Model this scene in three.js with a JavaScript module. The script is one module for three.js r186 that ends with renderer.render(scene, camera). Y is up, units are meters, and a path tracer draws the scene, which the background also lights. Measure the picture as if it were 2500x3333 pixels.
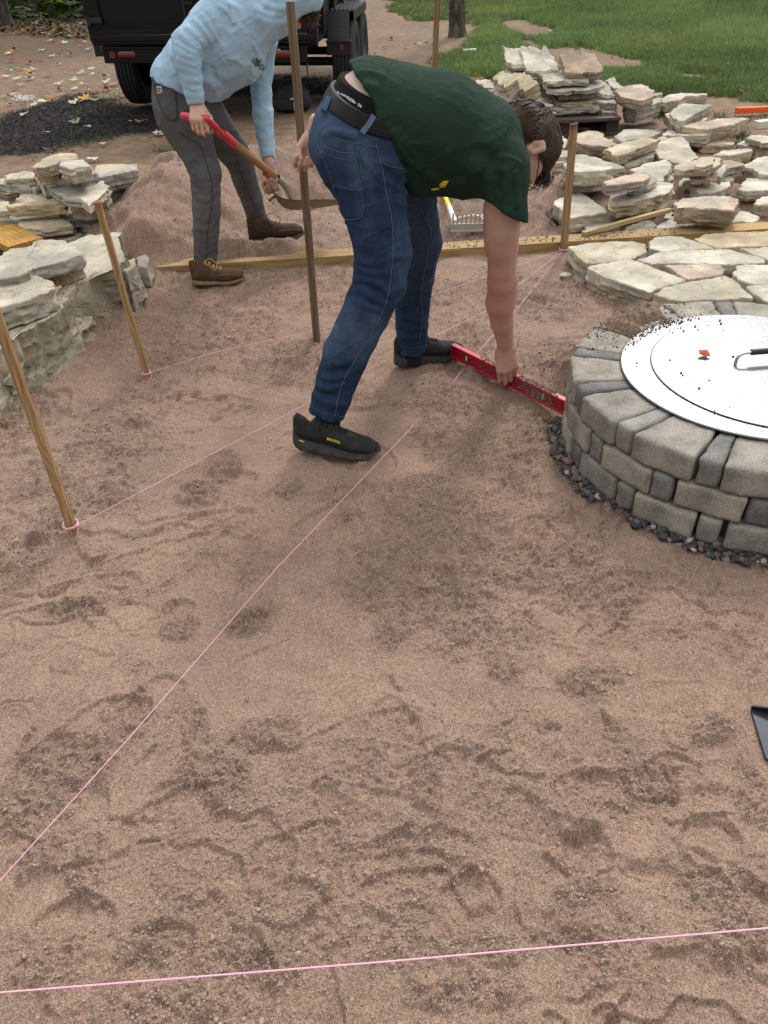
import * as THREE from 'three';
import { mergeGeometries, mergeVertices, toCreasedNormals } from 'three/addons/utils/BufferGeometryUtils.js';
import { RoundedBoxGeometry } from 'three/addons/geometries/RoundedBoxGeometry.js';
import { FontLoader } from 'three/addons/loaders/FontLoader.js';

// ---------- camera, sky, sun, exposure ----------
const scene = new THREE.Scene();
const EYE = 1.42, PITCH = 37, ROLL = -3, FOV = 67.3;
const camera = new THREE.PerspectiveCamera(FOV, 768 / 1024, 0.05, 300);
camera.position.set(0, EYE, 0);
camera.rotation.order = 'YXZ';
camera.rotation.set(THREE.MathUtils.degToRad(-PITCH), 0, THREE.MathUtils.degToRad(ROLL));
camera.updateMatrixWorld(true);
scene.add(camera);
const renderer = new THREE.WebGLRenderer({ antialias: true });
renderer.toneMapping = THREE.LinearToneMapping;
renderer.toneMappingExposure = 1.45;
renderer.shadowMap.enabled = true;
{ // overcast sky: brightest overhead and over the open lawn behind the workers, dimmer towards the woods and, standing in for an unbuilt house, behind the camera
  const W = 256, H = 128, d = new Float32Array(W * H * 4);
  for (let j = 0; j < H; j++) for (let i = 0; i < W; i++) {
    const el = ((j + .5) / H - .5) * Math.PI, az = ((i + .5) / W - .5) * 2 * Math.PI, s = Math.sin(el);
    const dx = Math.cos(az) * Math.cos(el), dz = Math.sin(az) * Math.cos(el);
    let v = el > 0 ? .36 + .90 * s : .2;
    if (el > 0) v *= .94 + .36 * (-dz * .9 + dx * .25);
    const o = (j * W + i) * 4; d[o] = v * .985; d[o + 1] = v; d[o + 2] = v * 1.03; d[o + 3] = 1;
  }
  const t = new THREE.DataTexture(d, W, H, THREE.RGBAFormat, THREE.FloatType);
  t.mapping = THREE.EquirectangularReflectionMapping; t.magFilter = THREE.LinearFilter; t.minFilter = THREE.LinearFilter; t.needsUpdate = true;
  scene.background = t; scene.environment = t;
}
const sun = new THREE.DirectionalLight(new THREE.Color(1, .96, .90), 1.5);
sun.position.set(2.6, 6.2, -9.5); sun.target.position.set(0, 0, -3);
sun.castShadow = true; sun.shadow.radius = 20; sun.shadow.mapSize.set(4096, 4096);
Object.assign(sun.shadow.camera, { left: -14, right: 14, top: 14, bottom: -14, near: .5, far: 60 });
scene.add(sun, sun.target);

// ---------- helpers ----------
const V3 = (x, y, z) => new THREE.Vector3(x, y, z);
const clamp = (x, a, b) => x < a ? a : x > b ? b : x, lerp = (a, b, t) => a + (b - a) * t;
const sstep = (a, b, x) => { const t = clamp((x - a) / (b - a), 0, 1); return t * t * (3 - 2 * t); };
function rng(seed) { let a = seed >>> 0; return () => { a = (a + 0x6D2B79F5) | 0; let t = Math.imul(a ^ (a >>> 15), 1 | a); t = (t + Math.imul(t ^ (t >>> 7), 61 | t)) ^ t; return ((t ^ (t >>> 14)) >>> 0) / 4294967296; }; }
const hash3 = (x, y, z) => { let h = Math.imul(x, 374761393) ^ Math.imul(y, 668265263) ^ Math.imul(z, 1274126177); h = Math.imul(h ^ (h >>> 13), 1103515245); h ^= h >>> 16; return (h >>> 0) / 2147483648 - 1; };
function n3(x, y, z) { // value noise -1..1
  const xi = Math.floor(x), yi = Math.floor(y), zi = Math.floor(z); let u = x - xi, v = y - yi, w = z - zi;
  u = u * u * (3 - 2 * u); v = v * v * (3 - 2 * v); w = w * w * (3 - 2 * w);
  const a = lerp(hash3(xi, yi, zi), hash3(xi + 1, yi, zi), u), b = lerp(hash3(xi, yi + 1, zi), hash3(xi + 1, yi + 1, zi), u);
  const c = lerp(hash3(xi, yi, zi + 1), hash3(xi + 1, yi, zi + 1), u), d = lerp(hash3(xi, yi + 1, zi + 1), hash3(xi + 1, yi + 1, zi + 1), u);
  return lerp(lerp(a, b, v), lerp(c, d, v), w);
}
function n2(x, y) {
  const xi = Math.floor(x), yi = Math.floor(y); let u = x - xi, v = y - yi;
  u = u * u * (3 - 2 * u); v = v * v * (3 - 2 * v);
  return lerp(lerp(hash3(xi, yi, 7), hash3(xi + 1, yi, 7), u), lerp(hash3(xi, yi + 1, 7), hash3(xi + 1, yi + 1, 7), u), v);
}
const fbm2 = (x, y, o = 4) => { let s = 0, a = .5; for (let i = 0; i < o; i++) { s += a * n2(x, y); x = x * 2.03 + 17.3; y = y * 2.03 + 9.1; a *= .5; } return s; };
const fbm3 = (x, y, z, o = 3) => { let s = 0, a = .5; for (let i = 0; i < o; i++) { s += a * n3(x, y, z); x = x * 2.03 + 7.3; y = y * 2.03 + 3.1; z = z * 2.03 + 5.7; a *= .5; } return s; };
// a direction seen in the photograph (2500 x 3333), met with a height or with an upright plane
const FPX = 3333 / 2 / Math.tan(THREE.MathUtils.degToRad(FOV / 2));
const ray = (px, py) => V3((px - 1250) / FPX, -(py - 1666.5) / FPX, -1).applyQuaternion(camera.quaternion);
const G = (px, py, h = 0) => { const r = ray(px, py), t = (h - EYE) / r.y; return V3(r.x * t, h, r.z * t); };
const D = (px, py, z) => { const r = ray(px, py), t = z / r.z; return V3(r.x * t, EYE + r.y * t, z); };
const crop = (ox, oy, s) => (p) => [ox + p[0] / s, oy + p[1] / s];
const used = new Map();
function numbered(name) { const n = used.get(name) ?? 0; used.set(name, n + 1); return n ? name + '_' + String(n).padStart(3, '0') : name; }
function tag(o, label, category, group, kind) { Object.assign(o.userData, { label }); if (category) o.userData.category = category; if (group) o.userData.group = group; if (kind) o.userData.kind = kind; return o; }
function mk(name, geo, mat, parent = scene) { const m = new THREE.Mesh(geo, mat); m.name = parent === scene ? numbered(name) : name; m.castShadow = m.receiveShadow = true; parent.add(m); return m; }
function thing(name, label, category, pos = V3(0, 0, 0), group) { const g = new THREE.Group(); g.name = numbered(name); g.position.copy(pos); scene.add(g); return tag(g, label, category, group); }
const lin = (r, g, b) => new THREE.Color().setRGB(r, g, b);
const hex = (h) => new THREE.Color(h);
const std = (c, roughness = .85, more = {}) => new THREE.MeshStandardMaterial({ color: c, roughness, ...more });
function paint(geo, fn) { const p = geo.attributes.position, n = geo.attributes.normal, a = new Float32Array(p.count * 3); for (let i = 0; i < p.count; i++) { const c = fn(p.getX(i), p.getY(i), p.getZ(i), n ? n.getX(i) : 0, n ? n.getY(i) : 1, n ? n.getZ(i) : 0, i); a[i * 3] = c[0]; a[i * 3 + 1] = c[1]; a[i * 3 + 2] = c[2]; } geo.setAttribute('color', new THREE.BufferAttribute(a, 3)); return geo; }
function tex(w, h, fn, srgb = true, rep = [1, 1]) {
  const d = new Uint8Array(w * h * 4);
  for (let j = 0; j < h; j++) for (let i = 0; i < w; i++) { const c = fn(i / w, j / h, i, j), o = (j * w + i) * 4; d[o] = clamp(c[0], 0, 1) * 255; d[o + 1] = clamp(c[1], 0, 1) * 255; d[o + 2] = clamp(c[2], 0, 1) * 255; d[o + 3] = 255; }
  const t = new THREE.DataTexture(d, w, h); t.magFilter = THREE.LinearFilter; t.minFilter = THREE.LinearFilter; t.wrapS = t.wrapT = THREE.RepeatWrapping; t.repeat.set(...rep);
  if (srgb) t.colorSpace = THREE.SRGBColorSpace; t.needsUpdate = true; return t;
}
// noise that repeats after p cells
function tn(x, y, p, s = 0) { const xi = Math.floor(x), yi = Math.floor(y); let u = x - xi, v = y - yi; u = u * u * (3 - 2 * u); v = v * v * (3 - 2 * v); const m = (k) => ((k % p) + p) % p; return lerp(lerp(hash3(m(xi), m(yi), s), hash3(m(xi + 1), m(yi), s), u), lerp(hash3(m(xi), m(yi + 1), s), hash3(m(xi + 1), m(yi + 1), s), u), v); }
const tfbm = (u, v, p, o, s = 0) => { let r = 0, a = .5; for (let i = 0; i < o; i++) { r += a * tn(u * p, v * p, p, s + i); p *= 2; a *= .55; } return r; };
function gridGeo(nx, nz, at, uvScale = 1) { // at(i/nx, j/nz) -> [x, y, z]
  const pos = new Float32Array((nx + 1) * (nz + 1) * 3), uv = new Float32Array((nx + 1) * (nz + 1) * 2), idx = new Uint32Array(nx * nz * 6); let k = 0, q = 0;
  for (let j = 0; j <= nz; j++) for (let i = 0; i <= nx; i++) { const p = at(i / nx, j / nz), o = j * (nx + 1) + i; pos.set(p, o * 3); uv[o * 2] = p[0] * uvScale; uv[o * 2 + 1] = p[2] * uvScale; }
  for (let j = 0; j < nz; j++) for (let i = 0; i < nx; i++) { const a = j * (nx + 1) + i, b = a + 1, c = a + nx + 1, e = c + 1; idx[k++] = a; idx[k++] = b; idx[k++] = c; idx[k++] = b; idx[k++] = e; idx[k++] = c; }
  const g = new THREE.BufferGeometry(); g.setAttribute('position', new THREE.BufferAttribute(pos, 3)); g.setAttribute('uv', new THREE.BufferAttribute(uv, 2)); g.setIndex(new THREE.BufferAttribute(idx, 1)); g.computeVertexNormals(); return g;
}
const box = (w, h, d, x = 0, y = 0, z = 0, r = 0) => { const g = r ? new RoundedBoxGeometry(w, h, d, 2, r) : new THREE.BoxGeometry(w, h, d); g.translate(x, y, z); return g; };
const ni = (g) => { const q = g.index ? g.toNonIndexed() : g; return q; };
function merge(list) { // same attributes, unindexed
  const keep = ['position', 'normal', 'uv', 'color'].filter((k) => list.every((g) => g.attributes[k]));
  return mergeGeometries(list.map((g) => { const q = ni(g); for (const k of Object.keys(q.attributes)) if (!keep.includes(k)) q.deleteAttribute(k); return q; }));
}
function tube(pts, r, seg = 24, rad = 6, closed = false) { return new THREE.TubeGeometry(new THREE.CatmullRomCurve3(pts, closed), seg, r, rad, closed); }
function aimed(geo, from, to, up = V3(0, 1, 0)) { // geometry along +y, 0..len, set between two points
  const d = to.clone().sub(from), m = new THREE.Matrix4(), y = d.clone().normalize(); let x = up.clone().cross(y); if (x.lengthSq() < 1e-6) x = V3(1, 0, 0); x.normalize(); const z = x.clone().cross(y);
  m.makeBasis(x, y, z).setPosition(from); geo.applyMatrix4(m); return geo;
}
function inst(name, geo, mat, n, place, parent = scene) { // place(i, matrix, color) 
  const m = new THREE.InstancedMesh(geo, mat, n), M = new THREE.Matrix4(), c = new THREE.Color(); let col = false;
  for (let i = 0; i < n; i++) { if (place(i, M, c)) { m.setColorAt(i, c); col = true; } m.setMatrixAt(i, M); }
  m.name = parent === scene ? numbered(name) : name; m.castShadow = m.receiveShadow = true; parent.add(m); return m;
}
const font = await new FontLoader().loadAsync('fonts/droid/droid_sans_bold.typeface.json');
// ---------- the sand bed ----------
const C0 = crop(0, 0, .6636), C1 = crop(0, 1000, 1.3272), C2 = crop(1250, 1700, 1.3272), C3 = crop(0, 2200, 1.3272), C4 = crop(1250, 2500, 1.3272);
const gx = (c, p) => { const q = c(p), w = G(q[0], q[1]); return [w.x, w.z]; };
const ridges = [], rough = [];
function ridge(c, pts, amp = .012, w = .018, side = 1) {
  const p = pts.map((q) => gx(c, q)), b = [1e9, 1e9, -1e9, -1e9]; for (const q of p) { b[0] = Math.min(b[0], q[0]); b[1] = Math.min(b[1], q[1]); b[2] = Math.max(b[2], q[0]); b[3] = Math.max(b[3], q[1]); }
  let L = 0; const acc = [0]; for (let i = 1; i < p.length; i++) { L += Math.hypot(p[i][0] - p[i - 1][0], p[i][1] - p[i - 1][1]); acc.push(L); }
  const m = w * 4; ridges.push({ p, acc, L, amp, w, side, b: [b[0] - m, b[1] - m, b[2] + m, b[3] + m] });
}
function blob(c, x, y, rx, ry, k = 1) { // rough, loose sand over an oval patch
  const m = gx(c, [x, y]), a = gx(c, [x + rx, y]), b = gx(c, [x, y - ry]); rough.push({ x: m[0], z: m[1], rx: Math.hypot(a[0] - m[0], a[1] - m[1]), rz: Math.hypot(b[0] - m[0], b[1] - m[1]), k });
}
for (const r of [
  [[370, 1110], [450, 1080], [555, 1040]], [[545, 970], [660, 970], [760, 950], [830, 910], [930, 890]], [[770, 850], [800, 800], [850, 775], [930, 780]], [[410, 840], [460, 800], [540, 785], [580, 830]],
  [[0, 1225], [100, 1240], [180, 1232], [270, 1205]], [[710, 1310], [760, 1265], [830, 1270]], [[830, 1280], [900, 1240], [1000, 1220]], [[270, 1580], [330, 1530], [400, 1500]], [[980, 1410], [1080, 1350], [1200, 1320]],
  [[1140, 830], [1230, 740]], [[1430, 935], [1500, 920], [1550, 910]], [[940, 965], [1020, 940]], [[880, 190], [945, 178]], [[690, 470], [720, 400], [800, 370], [900, 380]], [[760, 540], [830, 545], [900, 520]], [[900, 480], [1000, 450], [1100, 440]],
  [[1480, 670], [1530, 690], [1600, 660]], [[840, 280], [900, 270], [980, 295]], [[330, 1250], [370, 1295], [430, 1280]], [[450, 1200], [560, 1200], [640, 1185]], [[1170, 620], [1230, 600]], [[100, 270], [200, 245], [300, 235]]]) ridge(C1, r, .0135, .011);
for (const r of [
  [[110, 810], [200, 950], [290, 1060]], [[0, 1365], [60, 1330], [130, 1305]], [[815, 1100], [900, 1085], [1005, 1072], [1050, 1140]], [[1005, 1072], [1100, 1190], [1300, 1200]], [[755, 1365], [850, 1350], [960, 1340]],
  [[1265, 1290], [1380, 1285], [1465, 1275], [1500, 1370]], [[610, 1350], [680, 1410], [720, 1460]], [[370, 1050], [430, 1020], [560, 1000]], [[840, 360], [900, 350]], [[1030, 320], [1090, 318]], [[1370, 280], [1480, 278]], [[20, 650], [60, 710], [100, 730]], [[1390, 455], [1500, 500], [1600, 520]], [[930, 810], [980, 900], [1050, 960]], [[1390, 1010], [1420, 1180]]]) ridge(C2, r, .0115, .011);
for (const r of [
  [[330, 600], [430, 520], [560, 420], [700, 270]], [[640, 1100], [700, 1040], [850, 990], [930, 965]], [[1080, 955], [1160, 962], [1250, 900], [1330, 870]], [[1430, 830], [1520, 770], [1659, 685]], [[180, 1420], [240, 1470], [330, 1440], [420, 1420]], [[1300, 1170], [1420, 1120]], [[840, 185], [900, 160]], [[270, 460], [320, 475]], [[1085, 700], [1090, 850]], [[60, 400], [100, 280], [200, 170]], [[290, 880], [400, 990], [470, 950]], [[0, 1060], [60, 1100], [130, 1150]]]) ridge(C3, r, .0115, .011);
for (const r of [
  [[0, 300], [70, 265], [150, 240]], [[0, 650], [100, 600], [200, 550], [300, 450], [390, 400], [470, 460], [570, 525]], [[610, 320], [680, 370], [800, 480]], [[460, 310], [510, 360]], [[755, 300], [850, 285], [960, 280]], [[550, 1060], [620, 1020], [700, 1010], [850, 1020], [920, 970], [1010, 930]], [[960, 1100], [1030, 1020], [1110, 980]], [[1265, 380], [1350, 440], [1440, 460], [1530, 560]], [[150, 1030], [250, 1040], [320, 1106]], [[500, 650], [620, 630], [740, 600]], [[1010, 800], [1300, 800], [1659, 790]]]) ridge(C4, r, .0105, .011);
for (const b of [[480, 560, 220, 220], [230, 850, 260, 220], [100, 1080, 200, 120], [560, 650, 110, 80], [330, 620, 180, 160], [720, 210, 110, 55], [1050, 130, 150, 60], [950, 690, 90, 70], [1080, 1370, 150, 60], [330, 1290, 150, 50], [770, 1390, 80, 50], [130, 500, 140, 130], [250, 90, 250, 70], [870, 820, 80, 60], [1250, 780, 60, 40], [1480, 800, 90, 40], [650, 1560, 120, 40], [1100, 1140, 90, 60], [60, 270, 90, 60], [1560, 900, 120, 60]]) blob(C1, ...b);
for (const b of [[300, 150, 480, 280], [800, 250, 300, 200], [560, 450, 250, 120], [600, 60, 330, 180], [870, 660, 150, 90], [1400, 890, 130, 90], [190, 1150, 100, 150], [1130, 1130, 150, 100], [1590, 1120, 80, 130], [560, 620, 90, 60], [40, 80, 200, 200], [1000, 920, 60, 60], [700, 880, 60, 30], [880, 730, 100, 70]]) blob(C2, ...b);
for (const b of [[300, 330, 190, 190], [560, 150, 230, 150], [120, 560, 190, 140], [380, 820, 110, 150], [150, 780, 140, 120], [1180, 260, 170, 80], [950, 430, 170, 110], [200, 1250, 260, 150], [620, 1150, 330, 120], [1100, 1250, 350, 130], [1250, 890, 100, 40], [1400, 980, 90, 110], [1280, 660, 80, 30], [1550, 740, 120, 40], [1600, 400, 80, 60], [850, 260, 50, 60], [800, 1400, 500, 100]]) blob(C3, ...b, .9);
for (const b of [[870, 540, 180, 70], [60, 640, 160, 90], [1150, 130, 170, 70], [230, 110, 100, 110], [700, 760, 900, 110], [400, 960, 300, 110], [1000, 900, 400, 90], [1500, 750, 300, 120], [1400, 560, 250, 90], [430, 430, 130, 50], [720, 420, 100, 70], [1580, 150, 80, 100]]) blob(C4, ...b, .85);
// loose sand dug over around the timber, the pit and between the two workers
for (const b of [[560, 640, 260, 40], [400, 720, 180, 60], [900, 640, 120, 40], [1000, 860, 130, 60], [1050, 950, 200, 90], [1150, 640, 150, 60], [640, 780, 140, 40], [480, 690, 120, 30], [1180, 780, 90, 50], [1010, 750, 60, 60], [900, 1100, 180, 90], [960, 1200, 220, 90], [470, 600, 130, 40], [1300, 640, 70, 24], [780, 600, 170, 25]]) blob(C0, ...b);
{ const r = rng(17); for (let i = 0; i < 60; i++) { const z = -.45 - 3.6 * Math.pow(r(), .8), x = (r() * 2 - 1) * (.5 + .4 * -z), L = .08 + .30 * r() * r(), a = (r() - .5) * 1.6, n = 5, p = [], bow = (r() - .35) * .5, bb = [1e9, 1e9, -1e9, -1e9]; for (let k = 0; k <= n; k++) { const t = k / n - .5, q = [x + Math.cos(a) * L * t - Math.sin(a) * bow * L * (t * t - .1), z + Math.sin(a) * L * t + Math.cos(a) * bow * L * (t * t - .1)]; p.push(q); bb[0] = Math.min(bb[0], q[0]); bb[1] = Math.min(bb[1], q[1]); bb[2] = Math.max(bb[2], q[0]); bb[3] = Math.max(bb[3], q[1]); } let T = 0; const acc = [0]; for (let k = 1; k <= n; k++) { T += Math.hypot(p[k][0] - p[k - 1][0], p[k][1] - p[k - 1][1]); acc.push(T); } const w = .007 + .009 * r(); ridges.push({ p, acc, L: T, amp: .002 + .004 * r() * r(), w, side: r() < .85 ? 1 : -1, b: [bb[0] - w * 4, bb[1] - w * 4, bb[2] + w * 4, bb[3] + w * 4] }); } }
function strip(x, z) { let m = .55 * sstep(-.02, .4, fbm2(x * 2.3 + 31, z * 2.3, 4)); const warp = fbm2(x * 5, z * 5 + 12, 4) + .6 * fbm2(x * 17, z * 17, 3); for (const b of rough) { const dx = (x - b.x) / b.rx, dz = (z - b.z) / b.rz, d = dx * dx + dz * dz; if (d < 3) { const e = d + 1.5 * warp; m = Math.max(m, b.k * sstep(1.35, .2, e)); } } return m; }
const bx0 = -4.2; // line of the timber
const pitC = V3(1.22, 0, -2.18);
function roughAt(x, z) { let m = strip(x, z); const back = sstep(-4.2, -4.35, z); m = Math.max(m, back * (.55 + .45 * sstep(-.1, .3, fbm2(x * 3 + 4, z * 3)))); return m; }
function heap(x, z, hx, hz, rx, rz, h, p = 1.3) { const d = Math.hypot((x - hx) / rx, (z - hz) / rz); return d < 1 ? h * Math.pow(1 - d, p) * (1 + .0 * d) : 0; }
const prints = []; // trodden, smooth prints with a raised rim
for (const [c, x, y, rx, ry, a] of [[C1, 830, 455, 150, 80, 0], [C1, 1010, 470, 110, 40, .3], [C1, 850, 800, 90, 40, .2], [C1, 500, 810, 90, 35, .1], [C3, 1180, 800, 110, 110, 0], [C4, 370, 560, 130, 120, .5], [C4, 880, 380, 110, 110, 0], [C4, 1400, 330, 130, 100, 0], [C2, 900, 1180, 170, 110, 0], [C1, 880, 180, 60, 14, 0], [C1, 1350, 260, 90, 30, 0], [C1, 770, 1300, 70, 40, 0], [C3, 330, 1050, 170, 100, 0], [C4, 1250, 20, 130, 70, 0], [C4, 960, 1090, 60, 60, 0]]) { const m = gx(c, [x, y]), e = gx(c, [x + rx, y]), f = gx(c, [x, y - ry]); prints.push([m[0], m[1], Math.hypot(e[0] - m[0], e[1] - m[1]), Math.hypot(f[0] - m[0], f[1] - m[1])]); }
{ const r = rng(23); for (let i = 0; i < 70; i++) { const z = -.5 - 3.4 * Math.pow(r(), .8), x = (r() * 2 - 1) * (.5 + .4 * -z), a = r() * 3.14; prints.push([x, z, .10 + .05 * r(), .045 + .02 * r(), Math.cos(a), Math.sin(a)]); } }
function sandH(x, z, fine = true) {
  const wx = x + .05 * n2(x * 6, z * 6 + 9), wz = z + .05 * n2(x * 6 + 40, z * 6); let h = .012 * fbm2(x * 1.1 + 3, z * 1.1 + 8, 3) + .020 * fbm2(wx * 4.2 + 1, wz * 5.2, 3) + .007 * Math.abs(n2(wx * 7 + 8, wz * 9 + 3)) - .004 * Math.abs(n2(wx * 15, wz * 18 + 30));
  { const w2 = wx + .03 * n2(x * 18, z * 18), v2 = wz + .03 * n2(x * 18 + 7, z * 18 + 3) + .006 * n2(x * 70, z * 70), cl = (t, a) => { const f = Math.floor(t), q = t - f; return a * (f + sstep(.44, .56, q) - t); }; h += cl(4.6 * fbm2(w2 * 2.3 + 21, v2 * 2.9 + 4, 3), .0105) * sstep(-.35, .2, n2(x * 2.2 + 60, z * 2.2)) + cl(5.2 * fbm2(w2 * 4.2 + 51, v2 * 5.4 + 14, 3), .0062) * sstep(-.2, .3, n2(x * 3 + 80, z * 3)); }
  const R = Math.min(1, roughAt(x, z)), far = sstep(-4.15, -4.4, z);
  for (const q of prints) { const ex = x - q[0], ez = z - q[1]; if (Math.abs(ex) > .5 || Math.abs(ez) > .5) continue; const c = q[4] ?? 1, s = q[5] ?? 0, d = Math.hypot((ex * c + ez * s) / q[2], (ez * c - ex * s) / q[3]) + .14 * n2(x * 22, z * 22); if (d < 1.5) h += -.0075 * sstep(1.03, .9, d) + .004 * Math.exp(-Math.pow((d - 1.1) / .12, 2)); }
  // dug heaps behind the timber and along the left bank
  h += far * (.09 * fbm2(x * 2.4 + 9, z * 2.4, 3) + .05 * fbm2(x * 6, z * 6, 3) + .022 * fbm2(x * 18, z * 18, 3)); h += .085 * Math.exp(-Math.pow((z + 4.24) / .13, 2)) * sstep(-1.5, -1.3, x) * sstep(-.05, -.35, x) * (.75 + fbm2(x * 6, z * 6 + 9, 3)) + .03 * Math.exp(-Math.pow((z + 4.2) / .1, 2)) * sstep(.1, .4, fbm2(x * 4 + 3, 8.2, 2) + .25);
  h += heap(x, z, -1.22, -4.95, .62, .95, .42, 1.1) + heap(x, z, -1.0, -5.9, .9, .8, .30) + heap(x, z, .75, -5.4, .8, .8, .24) + heap(x, z, -.1, -5.9, .8, .6, .22) + heap(x, z, 1.15, -4.95, .4, .45, .1) + heap(x, z, -1.22, -4.35, .3, .35, .07);
  h += heap(x, z, -1.25, -3.7, .45, 1.1, .05) + 0; { const ex = x - pitC.x, ez = z - pitC.z, e = Math.hypot(ex, ez), da = Math.abs(Math.atan2(ez, ex) - Math.atan2(-.66, -.40)); if (da < .5 && e < 1.1) h += .19 * sstep(.46, .08, da) * Math.pow(sstep(.92, .58, e), 1.2) * (e < .54 ? .3 : 1); }
  // a shallow trench along the near edge of the timber, spill against it
  h += .02 * Math.exp(-Math.pow((z + 4.02) / .07, 2)) * (.5 + fbm2(x * 5, 3.3));
  for (const r of ridges) {
    if (x < r.b[0] || x > r.b[2] || z < r.b[1] || z > r.b[3]) continue;
    let best = 1e9, sd = 0, al = 0; const wob = .010 * fbm2(x * 20, z * 20 + r.L * 9, 4) + .003 * n2(x * 110, z * 110);
    for (let i = 1; i < r.p.length; i++) { const a = r.p[i - 1], b = r.p[i], ex = b[0] - a[0], ez = b[1] - a[1], l2 = ex * ex + ez * ez, t = clamp(((x - a[0]) * ex + (z - a[1]) * ez) / l2, 0, 1), dx = x - a[0] - ex * t, dz = z - a[1] - ez * t, d = dx * dx + dz * dz; if (d < best) { best = d; sd = Math.sign(ex * dz - ez * dx); al = (r.acc[i - 1] + t * Math.sqrt(l2)) / r.L; } }
    const d = Math.sqrt(best) * sd * r.side + wob, fade = sstep(0, .15, al) * sstep(1, .85, al) * clamp(.8 + 1.1 * fbm2(al * r.L * 9, r.L * 77, 3), .1, 1.6);
    const sw = .003 + .022 * sstep(-.1, .45, n2(x * 13 + 5, z * 13 + r.L * 3)); h += r.amp * fade * lerp(Math.exp(Math.min(0, d) / (r.w * 1.3)), -.5 * Math.exp(-Math.max(0, d) / r.w), sstep(-sw, sw, d));
  }
  if (R > .01) {
    const a = fbm2(x * 15 + 5, z * 15, 3), b = fbm2(x * 80 + 2, z * 80 + 4, 3), c = n2(x * 160, z * 160 + 3);
    h += R * (.004 + .018 * a + .0125 * b + .0036 * c + .008 * Math.max(0, n2(x * 38 + 4, z * 38) - .1));
  }
  if (fine) h += .0013 * fbm2(x * 120, z * 120, 2) + (.0022 * Math.max(0, fbm2(x * 55 + 9, z * 55, 2) - .12));
  { const w = sstep(.0, .35, n2(x * 2.1 + 30, z * 2.1)), k = 1 - Math.abs(n2(x * 6.5 + 1.2 * n2(x * 3, z * 3), z * 9 + 50)); h += .006 * w * Math.pow(k, 9) - .0035 * sstep(.2, .5, n2(x * 8 + 70, z * 11)) * (1 - w); }
  h -= far * .07 * Math.exp(-Math.pow((x - .38) / .4, 2) - Math.pow((z + 4.5) / .22, 2));
  const e = Math.hypot(x - pitC.x, z - pitC.z); h -= .03 * Math.exp(-Math.pow((e - .62) / .05, 2)) * sstep(-2.6, -2.3, z);
  return h;
}
const BACK = -6.4, sandEdge = (x, z) => { // 0 inside .. 1 outside the sand
  const nn = .28 * fbm2(x * 1.6 + 2, z * 1.6, 3);
  return Math.max(sstep(-5.75, -6.25, z + nn + .25 * Math.cos(x * 1.1)), sstep(-1.6, -2.1, x + nn * .5), sstep(2.3, 2.9, x + nn));
};
const span = (z) => .75 + .5 * -z;
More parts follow.
